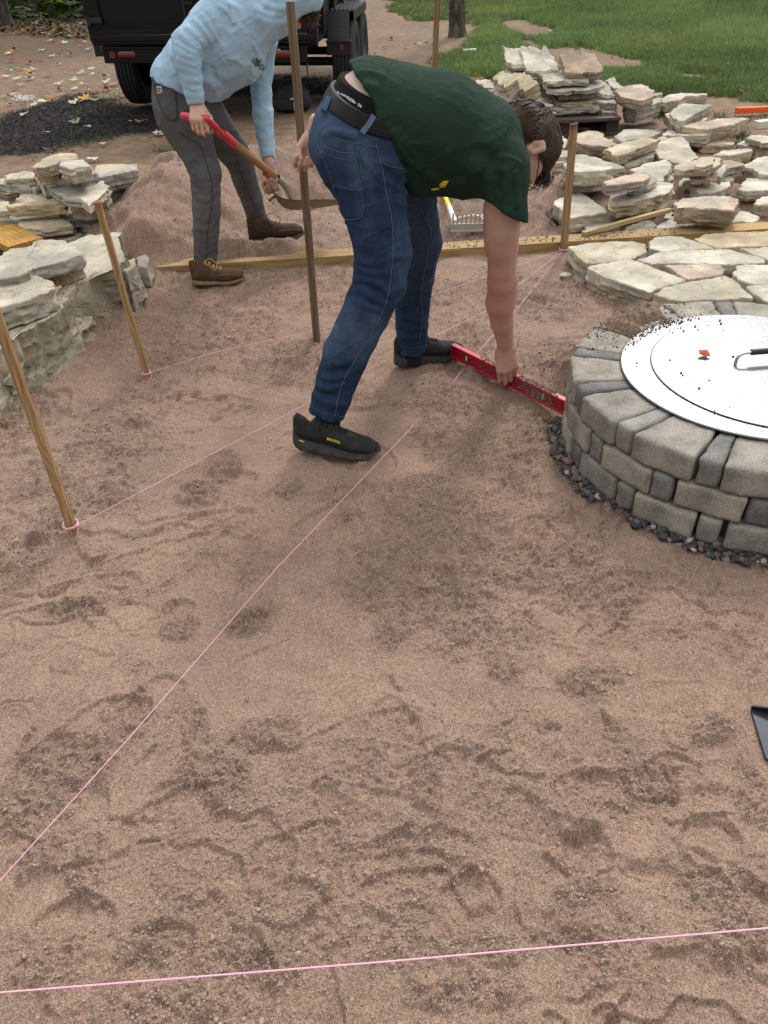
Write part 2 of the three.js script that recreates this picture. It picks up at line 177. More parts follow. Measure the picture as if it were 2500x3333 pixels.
{
  const a0 = Math.atan2(EYE, .22), a1 = Math.atan2(EYE, -BACK);
  const geo = gridGeo(700, 900, (u, v) => { const z = -EYE / Math.tan(lerp(a1, a0, v)), x = (u * 2 - 1) * span(z) + (.0), e = sandEdge(x, z); return [x, lerp(sandH(x, z), -.09, e), z]; }, 1);
  const T = 1024, grain = tex(T, T, (u, v, i, j) => {
    const r = hash3(i, j, 3), c = hash3(i >> 1, j >> 1, 11), s = tfbm(u, v, 8, 4, 2) * .05 + tfbm(u, v, 150, 2, 5) * .14, k = .62 + s + .09 * r + .11 * c; const pick = hash3(i >> 1, j >> 1, 29);
    let R = k * 1.12, Gc = k * .94, B = k * .815; if (pick > .93) { R = Gc = .85; B = .8; } else if (pick < -.95) { R = .22; Gc = .2; B = .19; } else if (pick < -.82) { R *= .86; Gc *= .68; B *= .6; }
    return [R, Gc, B];
  });
  const bump = tex(T, T, (u, v, i, j) => { const k = .5 + .35 * tfbm(u, v, 64, 3, 9) + .16 * hash3(i >> 1, j >> 1, 5) + .1 * hash3(i, j, 17); return [k, k, k]; }, false);
  grain.repeat.set(1.9, 1.9); bump.repeat.set(1.9, 1.9);
  paint(geo, (x, y, z) => { const p = fbm2(x * 1.3, z * 1.3 + 5, 4), q = fbm2(x * 5 + 40, z * 5, 3), R = roughAt(x, z) * (.15 + .10 * n2(x * 45, z * 45) + .08 * n2(x * 110, z * 110)), m = .72 * (1 + .06 * p + .04 * q) * (1 - R), w = .04 * fbm2(x * .9 + 11, z * .9, 2); return [m * (1 + w), m * .975, m * (.95 - w)]; });  // rough patches darkened: painted shade of the crumbly relief plus damp speckle
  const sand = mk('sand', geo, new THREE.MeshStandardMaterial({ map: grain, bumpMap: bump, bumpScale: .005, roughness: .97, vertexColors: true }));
  tag(sand, 'pinkish brown bedding sand raked and trodden across the whole site', null, null, 'structure');
  // loose crumbs of the same damp sand
  const rnd = rng(5), lump = new THREE.IcosahedronGeometry(1, 0); { const p = lump.attributes.position; for (let i = 0; i < p.count; i++) { const f = 1 + .3 * hash3(Math.round(p.getX(i) * 50), Math.round(p.getY(i) * 50), Math.round(p.getZ(i) * 50)); p.setXYZ(i, p.getX(i) * f, p.getY(i) * f * .75, p.getZ(i) * f); } lump.computeVertexNormals(); }
  const spots = []; let guard = 0; while (spots.length < 52000 && guard++ < 900000) { const v = rnd(), z = -EYE / Math.tan(lerp(a1, a0, v * v * .25 + v * .75)), x = (rnd() * 2 - 1) * span(z) * .95, R = roughAt(x, z); if (sandEdge(x, z) > .5 || rnd() > R * .97 + .022) continue; if (Math.hypot(x - pitC.x, z - pitC.z) < .6 && rnd() < .8) continue; const s = (.0009 + .0022 * Math.pow(rnd(), 2) + .004 * Math.pow(rnd(), 90)) * (z < -4.2 ? 1.6 : 1 + .25 * Math.max(0, -z - 1.5)); spots.push([x, z, s]); }
  const q = new THREE.Quaternion(), e = new THREE.Euler();
  tag(inst('sand_crumbs', lump, std(lin(.31, .225, .18), 1), spots.length, (i, M, c) => { const [x, z, s] = spots[i]; e.set(rnd() * 6, rnd() * 6, rnd() * 6); q.setFromEuler(e); M.compose(V3(x, sandH(x, z) + s * .35, z), q, V3(s * (.8 + .5 * rnd()), s, s * (.8 + .5 * rnd()))); const k = .8 + .5 * rnd(); c.setRGB(k, k * (.96 + .06 * rnd()), k * (.93 + .08 * rnd())); return true; }), 'loose crumbs of damp brown sand on the raked bed', null, null, 'stuff');
}
// ---------- the ground beyond ----------
const lawnEdge = (px, py) => py; 
const inPoly = (p, x, z) => { let c = false; for (let i = 0, j = p.length - 1; i < p.length; j = i++) if ((p[i][1] > z) !== (p[j][1] > z) && x < (p[j][0] - p[i][0]) * (z - p[i][1]) / (p[j][1] - p[i][1]) + p[i][0]) c = !c; return c; };
const polyG = (pts) => pts.map(([x, y]) => { const w = G(x, y); return [w.x, w.z]; });
function polyDist(p, x, z) { let b = 1e9; for (let i = 0, j = p.length - 1; i < p.length; j = i++) { const ex = p[i][0] - p[j][0], ez = p[i][1] - p[j][1], t = clamp(((x - p[j][0]) * ex + (z - p[j][1]) * ez) / (ex * ex + ez * ez), 0, 1); b = Math.min(b, Math.hypot(x - p[j][0] - ex * t, z - p[j][1] - ez * t)); } return inPoly(p, x, z) ? b : -b; }
const LAWN = polyG([[1290, -60], [1290, 40], [1350, 75], [1520, 60], [1560, 110], [1500, 200], [1540, 250], [1640, 260], [1780, 260], [1820, 245], [1870, 300], [2060, 345], [2170, 335], [2330, 320], [2420, 340], [2560, 350], [2900, 340], [2900, -60]]);
const BARE = [[1720, 95, 120, 35], [1900, 195, 210, 50], [1720, 150, 60, 25], [2260, 255, 80, 22], [1850, 210, 120, 40]].map(([x, y, rx, ry]) => { const m = G(x, y), a = G(x + rx, y), b = G(x, y - ry); return [m.x, m.z, Math.abs(a.x - m.x), Math.abs(b.z - m.z)]; });
function lawnAt(x, z) { let d = polyDist(LAWN, x, z) + .55 * fbm2(x * .9, z * .9, 3); let m = sstep(-.25, .35, d); for (const b of BARE) { const e = Math.hypot((x - b[0]) / b[2], (z - b[1]) / b[3]) + .5 * fbm2(x * 1.4, z * 1.4, 3); m *= sstep(.55, 1.1, e); } return m; }
const MULCH = polyG([[-40, 375], [118, 340], [220, 305], [320, 290], [420, 345], [560, 345], [900, 300], [1180, 320], [1180, 260], [780, 230], [560, 400], [560, 425], [420, 428], [230, 465], [90, 500], [-60, 520]]);
const mulchAt = (x, z) => sstep(-.12, .2, polyDist(MULCH, x, z) + .35 * fbm2(x * 2, z * 2, 3));
function groundH(x, z) { let h = .03 * fbm2(x * .6, z * .6 + 3, 3) + .005 * fbm2(x * 3, z * 3, 3) * sstep(-4, -7, z); h += .05 * sstep(-14, -30, z) * -z * .02; if (x < -5) h += .04 * (-5 - x) * sstep(-9, -16, z); return h; }
const groundY = (x, z) => { const inS = z > BACK && z < -.2 && Math.abs(x) < span(z) ? 1 - sandEdge(x, z) : 0; return lerp(groundH(x, z), -.3, sstep(.3, .9, inS)); };
{
  const gr = (t, a, b) => a * t + b * t * t * t; // denser near the middle
  const geo = gridGeo(420, 520, (u, v) => { const s = u * 2 - 1, x = Math.sign(s) * gr(Math.abs(s), 6, 84), z = v < .82 ? lerp(-4, -26, Math.pow(v / .82, 1.35)) : lerp(-26, -110, Math.pow((v - .82) / .18, 1.6)); return [x, groundY(x, z), z]; }, 1);
  const near = gridGeo(160, 60, (u, v) => { const s = u * 2 - 1, x = Math.sign(s) * gr(Math.abs(s), 6, 84), z = lerp(30, -4, Math.pow(v, .5)); return [x, groundY(x, z), z]; }, 1);
  for (const k of [geo, near]) { // faces look up
    const p = k.index.array; for (let i = 0; i < p.length; i += 3) { const t = p[i]; p[i] = p[i + 1]; p[i + 1] = t; } k.computeVertexNormals();
  }
  const T = 1024, dirt = tex(T, T, (u, v, i, j) => { const k = .62 + .14 * tfbm(u, v, 23, 4, 2) + .10 * hash3(i, j, 3) + .10 * hash3(i >> 1, j >> 1, 8); return hash3(i >> 2, j >> 2, 41) > .988 ? [.80, .72, .62] : [k * 1.04, k * .93, k * .82]; });
  const bump = tex(T, T, (u, v, i, j) => { const k = .5 + .5 * tfbm(u, v, 40, 4, 9) + .06 * hash3(i >> 1, j >> 1, 5); return [k, k, k]; }, false);
  dirt.repeat.set(.63, .63); bump.repeat.set(.63, .63); dirt.rotation = bump.rotation = .5;
  const all = mergeGeometries([geo, near]);
  paint(all, (x, y, z) => {
    const p = fbm2(x * .8, z * .8 + 5, 4), sandy = sstep(-8, -5, z) * sstep(-1, 1, x) * .8, m = .62 * (1 + .3 * p), L = lawnAt(x, z), Mu = mulchAt(x, z), wd = sstep(-13.5, -17.5, z + x * .25) * sstep(-1, -4, x);
    let c = [lerp(m * .78, m * .98, sandy), lerp(m * .64, m * .90, sandy), lerp(m * .51, m * .84, sandy)];
    const mixc = (d, t) => { c = c.map((a, i) => lerp(a, d[i], t)); }; mixc([.20 * (1 + p), .24 * (1 + p), .09], L * .8); mixc([.02, .018, .018], Mu * .9); mixc([.19, .14, .09], wd * .8); return c;
  });
  const g = mk('ground', all, new THREE.MeshStandardMaterial({ map: dirt, bumpMap: bump, bumpScale: .0025, roughness: .97, vertexColors: true }));
  tag(g, 'bare brown dirt yard reaching to the lawn and the woods', null, null, 'structure');
}
// ---------- limestone: textures, shapes ----------
const STONE_T = 1024;
const stoneMap = tex(STONE_T, STONE_T, (u, v, i, j) => {
  const a = tfbm(u, v, 5, 6, 2), b = tfbm(u + .3, v * 1, 12, 4, 21), str = tfbm(u * 1, v, 3, 5, 33), g = hash3(i, j, 5) * .045 + hash3(i >> 1, j >> 1, 6) * .05;
  let k = .83 + .22 * a + g, r = k, gg = k * .985, bl = k * .955; const o = sstep(.12, .5, b) * .5; r *= 1 + .02 * o; gg *= 1 - .07 * o; bl *= 1 - .16 * o;
  const cr = 1 - Math.abs(str); if (cr > .985 && b > .05) { r *= .84; gg *= .83; bl *= .82; }
  const pit = tn(u * 90, v * 90, 90, 44) * .6 + tn(u * 200, v * 200, 200, 45) * .5; if (pit > .66) { const t = sstep(.66, .85, pit); r *= 1 - .5 * t; gg *= 1 - .53 * t; bl *= 1 - .55 * t; }
  return [r, gg, bl];
});
const b2 = (u, v) => tfbm(u + .3, v * 1, 12, 4, 21);
const stoneBump = tex(STONE_T, STONE_T, (u, v, i, j) => { const str = tfbm(u, v, 3, 5, 33), k = .5 + .35 * tfbm(u, v, 9, 6, 12) + .1 * hash3(i >> 1, j >> 1, 2) - (1 - Math.abs(str) > .98 && b2(u, v) > .05 ? .2 : 0) - .35 * sstep(.62, .85, tn(u * 90, v * 90, 90, 44) * .6 + tn(u * 200, v * 200, 200, 45) * .5); return [k, k, k]; }, false);
stoneMap.repeat.set(1.5, 1.5); stoneBump.repeat.set(1.5, 1.5);
const stoneMat = new THREE.MeshStandardMaterial({ map: stoneMap, bumpMap: stoneBump, bumpScale: .006, roughness: .9, vertexColors: true });
const TINT = { cream: [.70, .65, .535], white: [.80, .76, .66], grey: [.60, .575, .51], ochre: [.70, .60, .41], brown: [.50, .40, .295], pink: [.68, .56, .46], olive: [.52, .475, .355], dark: [.50, .46, .39] };
let stoneSeed = 100;
// a slab of layered limestone: OUT is its top outline seen from above ([x, z] pairs), H the top's height, T the thickness
function slabGeo(out, H, T, tint = 'cream', o = {}) {
  const seed = ++stoneSeed * 7.31, sideTint = TINT[o.side ?? (tint === 'white' ? 'cream' : tint)], top = TINT[tint], alt = TINT[o.alt ?? (tint === 'ochre' ? 'cream' : tint === 'white' ? 'cream' : 'grey')];
  let A = 0; for (let i = 0; i < out.length; i++) { const p = out[i], q = out[(i + 1) % out.length]; A += p[0] * q[1] - q[0] * p[1]; } if (A < 0) out = [...out].reverse();
  let cx = 0, cz = 0, per = 0; for (let i = 0; i < out.length; i++) { cx += out[i][0] / out.length; cz += out[i][1] / out.length; per += Math.hypot(out[i][0] - out[(i + 1) % out.length][0], out[i][1] - out[(i + 1) % out.length][1]); }
  const step = Math.max(.009, per / (o.fine ?? 84)), pts = [];
  for (let i = 0; i < out.length; i++) { const p = out[i], q = out[(i + 1) % out.length], L = Math.hypot(q[0] - p[0], q[1] - p[1]), n = Math.max(1, Math.round(L / step)); for (let k = 0; k < n; k++) { const t = k / n, nx = (q[1] - p[1]) / L, nz = -(q[0] - p[0]) / L, x = lerp(p[0], q[0], t), z = lerp(p[1], q[1], t), j = (o.jag ?? .008) * (1.5 * n3(x * 22, seed, z * 22) + .8 * n3(x * 70, seed, z * 70)) * (k ? 1 : .4); pts.push([x + nx * j, z + nz * j]); } }
  const N = pts.length, ax = o.tx ?? .05 * n2(seed, 1), az = o.tz ?? .05 * n2(seed, 2), ch = Math.min(.007, T * .12);
  const plane = (x, z) => H + ax * (x - cx) + az * (z - cz);
  const bumpTop = (x, z, e) => { const l = fbm3(x * 7, seed, z * 7, 3), st = Math.floor((l + .5 * n2(x * 2.5 + seed, z * 2.5)) * 5) / 5; return ((o.rough ?? .4) * (.016 * st + .004 * l) + .002 * n3(x * 35, seed, z * 35)) * e; };
  const pos = [], uv = [], col = [], idx = [], su = hash3(stoneSeed, 1, 1), sv = hash3(stoneSeed, 2, 1), rot = hash3(stoneSeed, 3, 1) * 3, cr = Math.cos(rot), sr = Math.sin(rot);
  const put = (x, y, z, u, v, c) => { pos.push(x, y, z); uv.push(u, v); col.push(...c); return pos.length / 3 - 1; };
  const topCol = (x, z) => { const f = sstep(-.05, .45, fbm3(x * 5 + 3, seed, z * 5, 3)), m = 1 + .10 * fbm3(x * 11, seed + 5, z * 11, 2); return top.map((c, i) => lerp(c, alt[i], f * .75) * m); };
  const rings = [[1, -ch], [.985, -ch * .25], [.95, 0], [.82, 0], [.66, 0], [.48, 0], [.3, 0], [.14, 0]], base = [];
  for (const [k, dy] of rings) { base.push(pos.length / 3); for (const p of pts) { const w = Math.hypot(p[0] - cx, p[1] - cz) || 1, kk = k > .9 ? 1 - (1 - k) * .10 / Math.max(w, .06) : k, x = cx + (p[0] - cx) * kk, z = cz + (p[1] - cz) * kk; put(x, plane(x, z) + dy + bumpTop(x, z, k >= 1 ? .3 : 1), z, su + x * cr - z * sr, sv + x * sr + z * cr, topCol(x, z)); } }
  for (let r = 0; r + 1 < rings.length; r++) for (let i = 0; i < N; i++) { const a = base[r] + i, b = base[r] + (i + 1) % N, c = base[r + 1] + i, d = base[r + 1] + (i + 1) % N; idx.push(a, c, b, b, c, d); }
  const ctr = put(cx, plane(cx, cz) + bumpTop(cx, cz, 1), cz, su + cx * cr - cz * sr, sv + cx * sr + cz * cr, topCol(cx, cz)), L = base[rings.length - 1]; for (let i = 0; i < N; i++) idx.push(L + i, ctr, L + (i + 1) % N);
  const g1 = new THREE.BufferGeometry(); g1.setAttribute('position', new THREE.Float32BufferAttribute(pos, 3)); g1.setAttribute('uv', new THREE.Float32BufferAttribute(uv, 2)); g1.setAttribute('color', new THREE.Float32BufferAttribute(col, 3)); g1.setIndex(idx); g1.computeVertexNormals();
  // broken sides with bedding ledges
  const lv = Math.max(3, Math.min(o.ledge > .025 ? 26 : 9, Math.round(T / .014))), sp = [], suv = [], sc = [], si = []; let run = 0;
  for (let j = 0; j <= lv; j++) { const f = j / lv; run = 0; for (let i = 0; i <= N; i++) { const p = pts[i % N], q = pts[(i + N - 1) % N]; run += Math.hypot(p[0] - q[0], p[1] - q[1]); const w = Math.hypot(p[0] - cx, p[1] - cz) || 1, dx = (p[0] - cx) / w, dz = (p[1] - cz) / w, ledge = (o.ledge ?? .012) * (n3(seed, j * 3.7, run * 5) * 1.2 + .9 * n3(seed + 9, j * 1.9, run * 24)), inn = (o.inset ?? .12) * T * f * f, off = j ? (o.ledge > .025 ? o.ledge * (1.5 * fbm3(p[0] * 6, f * T * 13 + seed, p[1] * 6, 4) + .7 * Math.round(2.4 * fbm3(p[0] * 5, f * T * 16, p[1] * 5 + seed, 3))) : ledge) * Math.min(1, f * 3) - inn : 0; const x = p[0] + dx * off, z = p[1] + dz * off, yT = plane(p[0], p[1]) - ch + bumpTop(p[0], p[1], .3), y = lerp(yT, (o.flatBottom ?? true) ? Math.min(yT - .01, plane(p[0], p[1]) - T) : yT - T, f) + (j && j < lv ? .004 * n3(run * 18, j, seed) : 0); sp.push(x, y, z); suv.push(run * 1 + su, y * 1.4 + sv); const m = 1 + .16 * n3(run * 9, j * .8, seed + 3), tt = sstep(-.3, .4, n3(run * 4, j * .35, seed)); sc.push(...sideTint.map((c, k) => lerp(c, top[k], tt * .5) * m)); } }
  for (let j = 0; j < lv; j++) for (let i = 0; i < N; i++) { const a = j * (N + 1) + i, b = a + 1, c = a + N + 1, d = c + 1; si.push(a, b, c, b, d, c); }
  const g2 = new THREE.BufferGeometry(); g2.setAttribute('position', new THREE.Float32BufferAttribute(sp, 3)); g2.setAttribute('uv', new THREE.Float32BufferAttribute(suv, 2)); g2.setAttribute('color', new THREE.Float32BufferAttribute(sc, 3)); g2.setIndex(si);
  const flat = g2.toNonIndexed(); flat.computeVertexNormals();
  return mergeGeometries([g1.toNonIndexed(), flat]);
}
function centred(geo) { geo.computeBoundingBox(); const b = geo.boundingBox, c = V3((b.min.x + b.max.x) / 2, b.min.y, (b.min.z + b.max.z) / 2); geo.translate(-c.x, -c.y, -c.z); return c; }
function stone(c, pts, H, T, tint, label, o = {}) {
  const out = pts.map((p) => { const q = c(p), w = G(q[0], q[1], H); return [w.x, w.z]; });
  const geo = slabGeo(out, H, T, tint, o), at = centred(geo), m = mk(o.name ?? 'flat_stone', geo, stoneMat, o.parent ?? scene); m.position.copy(at);
  if (!o.parent) tag(m, label, 'stone', o.group ?? 'loose limestone slabs'); return m;
}
// a stone whose face is seen edge-on: FACE is [x0, x1, yTop, yBottom] in the photograph, met with the upright plane z
function block(c, [x0, x1, yt, yb], z, depth, tint, label, o = {}) {
  const a = c([x0, yt]), b = c([x1, yt]), e = c([x0, yb]), A = D(a[0], (a[1] + a[1]) / 2, z), mid = (x0 + x1) / 2, Tm = c([mid, yt]), Bm = c([mid, yb]), B = D(b[0], b[1], z), top = D(Tm[0], Tm[1], z).y, bot = D(Bm[0], Bm[1], z).y;
  const r = rng(Math.round(x0 * 13 + yt * 7)), w = B.x - A.x, out = []; const n = 7;
  for (let i = 0; i <= n; i++) { const t = i / n; out.push([A.x + w * t, z - depth * .1 * r() * (i === 0 || i === n ? 2.2 : 1)]); }
  for (let i = n; i >= 0; i--) { const t = i / n; out.push([A.x + w * (.04 + .92 * t) + .02 * (r() - .5), z - depth * (.78 + .3 * r())]); }
  const tz = -Math.abs(o.tz ?? .05 + .05 * r()), geo = slabGeo(out, top - tz * depth * .45, top - bot, tint, { tx: o.tx ?? .06 * (r() - .5), jag: .012, ledge: .014, inset: .1, ...o, tz }), at = centred(geo), m = mk('flat_stone', geo, stoneMat); m.position.copy(at);
  return tag(m, label, 'stone', o.group ?? 'limestone slabs stacked on the pallet');
}
// an elongated stone leaning between two points, W wide and T thick
function leaning(P, Q, W, T, tint, label, o = {}) {
  const L = P.distanceTo(Q), r = rng(Math.round(P.x * 991 + Q.y * 77)), n = 6, out = [];
  for (let i = 0; i <= n; i++) out.push([-L / 2 + L * i / n, -W / 2 + W * .12 * r()]); for (let i = n; i >= 0; i--) out.push([-L / 2 + L * i / n, W / 2 - W * .2 * r()]);
  const geo = slabGeo(out, T, T, tint, { tx: 0, tz: 0, ...o }), x = Q.clone().sub(P).normalize(), up = (o.up ?? V3(0, .8, .6)).clone(), z = x.clone().cross(up).normalize(), y = z.clone().cross(x), m = new THREE.Matrix4().makeBasis(x, y, z).setPosition(P.clone().add(Q).multiplyScalar(.5));
  geo.applyMatrix4(m); const at = centred(geo), s = mk('flat_stone', geo, stoneMat); s.position.copy(at); return tag(s, label, 'stone', o.group ?? 'limestone slabs stacked on the pallet');
}
const K1 = crop(1540, 170, 3.456), K2 = crop(1780, 400, 4.1475), K3 = crop(2120, 220, 4.366), K4 = crop(2120, 480, 4.366), K5 = crop(1800, 640, 2.37), L1 = crop(0, 460, 1.904), L2 = crop(0, 740, 1.904);
const FIELD = { group: 'loose limestone slabs laid out beyond the timber' }, BANK = { group: 'limestone slabs piled on the left bank' };
// --- the laid flagstones beside the fire pit ---
{
  const patio = new THREE.Group(); patio.name = 'flagstone_patio'; scene.add(patio); tag(patio, 'laid limestone flagstones between the timber and the fire pit', null, null, 'structure');
  const P = { parent: patio, name: 'flagstone', tx: 0, tz: 0, rough: .3, jag: .006, fine: 120, inset: .05 };
  const fl = (pts, tint, o = {}) => stone(K5, pts, .095, .13, tint, '', { ...P, ...o });
  fl([[120, 385], [260, 360], [440, 348], [620, 340], [715, 362], [720, 420], [640, 465], [540, 485], [410, 502], [250, 522], [180, 460]], 'cream', { alt: 'ochre' });
  fl([[738, 345], [790, 310], [900, 300], [1010, 310], [1120, 355], [1250, 402], [1000, 406], [850, 423], [750, 395]], 'white', { alt: 'grey' });
  fl([[1092, 325], [1180, 285], [1400, 275], [1660, 262], [1800, 270], [1800, 380], [1450, 386], [1260, 400], [1150, 352]], 'ochre', { alt: 'brown', side: 'ochre' });
  fl([[645, 484], [830, 425], [1050, 410], [1370, 408], [1600, 460], [1640, 500], [1560, 512], [1300, 517], [1000, 520], [760, 526]], 'white', { alt: 'grey' });
  fl([[1445, 402], [1660, 388], [1800, 388], [1800, 480], [1655, 490], [1540, 440]], 'cream');
  fl([[268, 550], [340, 520], [590, 478], [640, 492], [800, 552], [1022, 638], [950, 670], [860, 690], [750, 730], [620, 690], [400, 620]], 'cream', { side: 'cream', rough: .2, alt: 'white' });
  fl([[852, 530], [1000, 524], [1270, 520], [1330, 560], [1300, 600], [1150, 620], [1042, 641]], 'pink', { alt: 'cream' });
  fl([[775, 748], [860, 696], [1050, 650], [1330, 606], [1400, 640], [1480, 710], [1548, 780], [1250, 790], [1000, 802], [900, 792]], 'cream', { alt: 'olive', side: 'cream', rough: .2 });
  fl([[1392, 600], [1420, 530], [1480, 520], [1660, 520], [1800, 526], [1800, 690], [1560, 680], [1450, 640]], 'white', { alt: 'pink' });
  fl([[1492, 688], [1600, 682], [1800, 690], [1800, 810], [1640, 806], [1540, 740]], 'white');
}
// --- loose slabs beyond the timber ---
const F = (c, pts, H, T, tint, label, o = {}) => stone(c, pts, H, T * .88, tint, label, { ...FIELD, ...o });
F(K2, [[400, 388], [560, 392], [750, 372], [742, 430], [560, 455], [400, 440]], .085, .085, 'dark', 'small grey slab tucked under the brown-edged slab behind the stake', { side: 'cream' });
F(K2, [[285, 195], [430, 130], [560, 105], [770, 130], [775, 190], [950, 270], [840, 302], [580, 288], [395, 258]], .17, .085, 'pink', 'pinkish cream slab with a dark brown front edge just right of the stake top', { side: 'brown', alt: 'ochre' });
F(K2, [[920, 170], [1030, 85], [1160, 80], [1560, 130], [1400, 210], [1150, 225], [1030, 245], [930, 200]], .09, .09, 'grey', 'flat buff-grey slab behind the large yellow slab, with a shadowed right end', { alt: 'ochre' });
F(K2, [[980, 665], [1100, 590], [1270, 510], [1280, 550], [1130, 640], [1020, 685]], .055, .05, 'ochre', 'thin yellow slab lying lowest under the grey and yellow pair', { side: 'ochre' });
F(K2, [[800, 510], [860, 450], [1150, 470], [1300, 420], [1430, 405], [1460, 450], [1250, 520], [1070, 550], [930, 535]], .11, .055, 'grey', 'grey slab directly beneath the large yellow slab');
F(K2, [[770, 345], [1000, 270], [1350, 212], [1505, 245], [1290, 335], [1100, 395], [960, 435], [885, 408], [870, 365]], .18, .07, 'ochre', 'large pale yellow slab with a notched left end, on a grey slab', { alt: 'cream', side: 'ochre' });
F(K2, [[60, 150], [230, 180], [285, 220], [280, 290], [210, 360], [60, 365]], .12, .12, 'cream', 'pale greenish block beside the hair of the bending man', { alt: 'olive' });
F(K2, [[50, 365], [250, 372], [320, 410], [300, 445], [50, 462]], .13, .07, 'cream', 'cream slab left of the stake, below the greenish block', { alt: 'ochre' });
F(K2, [[50, 515], [200, 478], [310, 460], [300, 500], [220, 548], [60, 545]], .1, .1, 'cream', 'low cream slab left of the stake, behind the white-topped stack', { side: 'cream' });
F(K2, [[175, 770], [250, 725], [450, 790], [700, 802], [690, 850], [560, 880], [340, 880], [190, 840]], .068, .075, 'grey', 'grey base slab of the three-slab stack behind the stake');
F(K2, [[215, 645], [350, 665], [700, 690], [890, 695], [880, 760], [660, 800], [350, 812], [240, 725]], .128, .06, 'grey', 'middle slab of the three-slab stack behind the stake');
F(K2, [[350, 438], [500, 445], [740, 500], [1000, 575], [1050, 600], [890, 625], [700, 590], [360, 545]], .17, .06, 'grey', 'speckled grey slab just behind the bright white-topped slab', { alt: 'white' });
F(K2, [[215, 518], [300, 490], [380, 512], [560, 562], [890, 612], [850, 642], [700, 670], [350, 658], [280, 618]], .235, .1, 'white', 'bright white-topped slab, topmost of the stack behind the stake', { alt: 'cream', side: 'cream' });
F(K2, [[85, 1090], [170, 1010], [330, 940], [450, 920], [560, 980], [640, 1050], [760, 1140], [830, 1212], [560, 1252], [420, 1272], [300, 1290], [250, 1200], [110, 1110]], .1, .11, 'white', 'white slab dusted with sand, passed in front by the tall stake', { side: 'cream', alt: 'cream' });
F(K2, [[810, 1080], [900, 1160], [1090, 1212], [1250, 1195], [1650, 1130], [1820, 1060], [1790, 1025], [1600, 1060], [1300, 1120], [1050, 1100]], .065, .065, 'pink', 'flat brownish slab lying under the thick banded slab', { alt: 'grey', side: 'cream' });
F(K2, [[850, 1010], [880, 900], [1000, 895], [1110, 880], [1400, 860], [1500, 812], [1660, 812], [1705, 830], [1710, 870], [1600, 950], [1330, 1015], [1060, 1045], [940, 1065]], .17, .1, 'white', 'thick white slab with dark bedding lines in its long front edge', { alt: 'cream', side: 'ochre', ledge: .018 });
F(K2, [[1100, 885], [1330, 730], [1480, 745], [1480, 792], [1330, 852], [1190, 892]], .205, .04, 'grey', 'small grey slab wedged between the speckled slab and the banded slab');
F(K2, [[770, 800], [950, 720], [1250, 655], [1390, 680], [1372, 730], [1290, 782], [1000, 832], [800, 852]], .265, .06, 'pink', 'pinkish slab sprinkled with dark crumbs, on top of the banded slab', { side: 'grey', alt: 'cream' });
F(K4, [[190, 470], [240, 420], [270, 382], [325, 437], [320, 462]], .08, .06, 'white', 'small white wedge right of the large pale slab');
F(K2, [[1110, 640], [1300, 560], [1600, 500], [1660, 520], [1700, 570], [1640, 660], [1560, 772], [1480, 762], [1390, 690], [1250, 660]], .17, .08, 'white', 'large pale slab speckled grey, behind the pinkish slab', { alt: 'cream', side: 'cream' });
F(K2, [[510, 1340], [800, 1325], [1010, 1337], [960, 1382], [700, 1452], [530, 1462]], .05, .06, 'cream', 'flat sandy slab at the stick\'s lower end, next to the timber', { alt: 'pink' });
F(K2, [[1065, 1382], [1300, 1312], [1380, 1312], [1490, 1372], [1420, 1432], [1080, 1457]], .05, .06, 'white', 'flat white slab crossed by the thin stick, next to the timber');
F(K4, [[70, 1122], [180, 1042], [420, 1000], [600, 962], [700, 985], [820, 1050], [980, 1102], [700, 1127], [400, 1142], [80, 1150]], .06, .06, 'white', 'flat pale slab lying along the timber under the thick brown slab', { alt: 'grey' });
F(K4, [[180, 1000], [200, 950], [300, 842], [330, 882], [340, 932], [460, 962], [400, 1002], [230, 1012]], .065, .06, 'white', 'small white slab at the stick\'s upper end');
F(K4, [[1050, 1052], [1180, 952], [1250, 900], [1400, 942], [1525, 977], [1510, 1042], [1380, 1052], [1100, 1072]], .065, .06, 'white', 'white slab sticking out right of the thick brown slab', { alt: 'grey' });
F(K4, [[335, 792], [430, 735], [800, 700], [1130, 690], [1255, 732], [1192, 802], [1182, 877], [900, 862], [640, 847], [440, 842], [350, 862]], .185, .105, 'pink', 'thick brown slab with a long dark front edge, above the timber', { side: 'brown', alt: 'cream', ledge: .012 });
F(K4, [[550, 562], [720, 502], [1110, 470], [1135, 522], [1000, 622], [840, 652], [680, 657], [600, 582]], .11, .075, 'white', 'pale slab with sloping ends in front of the little layered stack', { side: 'grey', alt: 'cream' });
F(K4, [[1240, 592], [1360, 425], [1550, 425], [1670, 450], [1760, 480], [1760, 600], [1500, 612], [1370, 632], [1280, 612]], .1, .07, 'white', 'broad pale slab with crumbs on it, second up from the timber at the frame edge', { side: 'grey', alt: 'cream' });
F(K4, [[1450, 802], [1550, 722], [1660, 680], [1760, 700], [1760, 810], [1500, 822]], .085, .06, 'white', 'pale slab at the frame edge right of the thick brown slab', { side: 'cream' });
F(K4, [[390, 482], [460, 432], [570, 440], [560, 522], [480, 552], [400, 542]], .1, .1, 'grey', 'rounded grey stone at the foot of the little layered stack');
F(K4, [[460, 472], [570, 422], [700, 482], [760, 492], [700, 512], [460, 502]], .135, .04, 'brown', 'brown slab low in the little layered stack');
F(K4, [[555, 372], [760, 372], [940, 352], [960, 392], [860, 452], [590, 457], [560, 432]], .17, .035, 'pink', 'plank-like buff slab in the middle of the little layered stack', { side: 'ochre' });
F(K4, [[1000, 432], [1060, 387], [1180, 432], [1140, 482], [1020, 472]], .08, .07, 'grey', 'low grey slab right of the little layered stack', { alt: 'cream' });
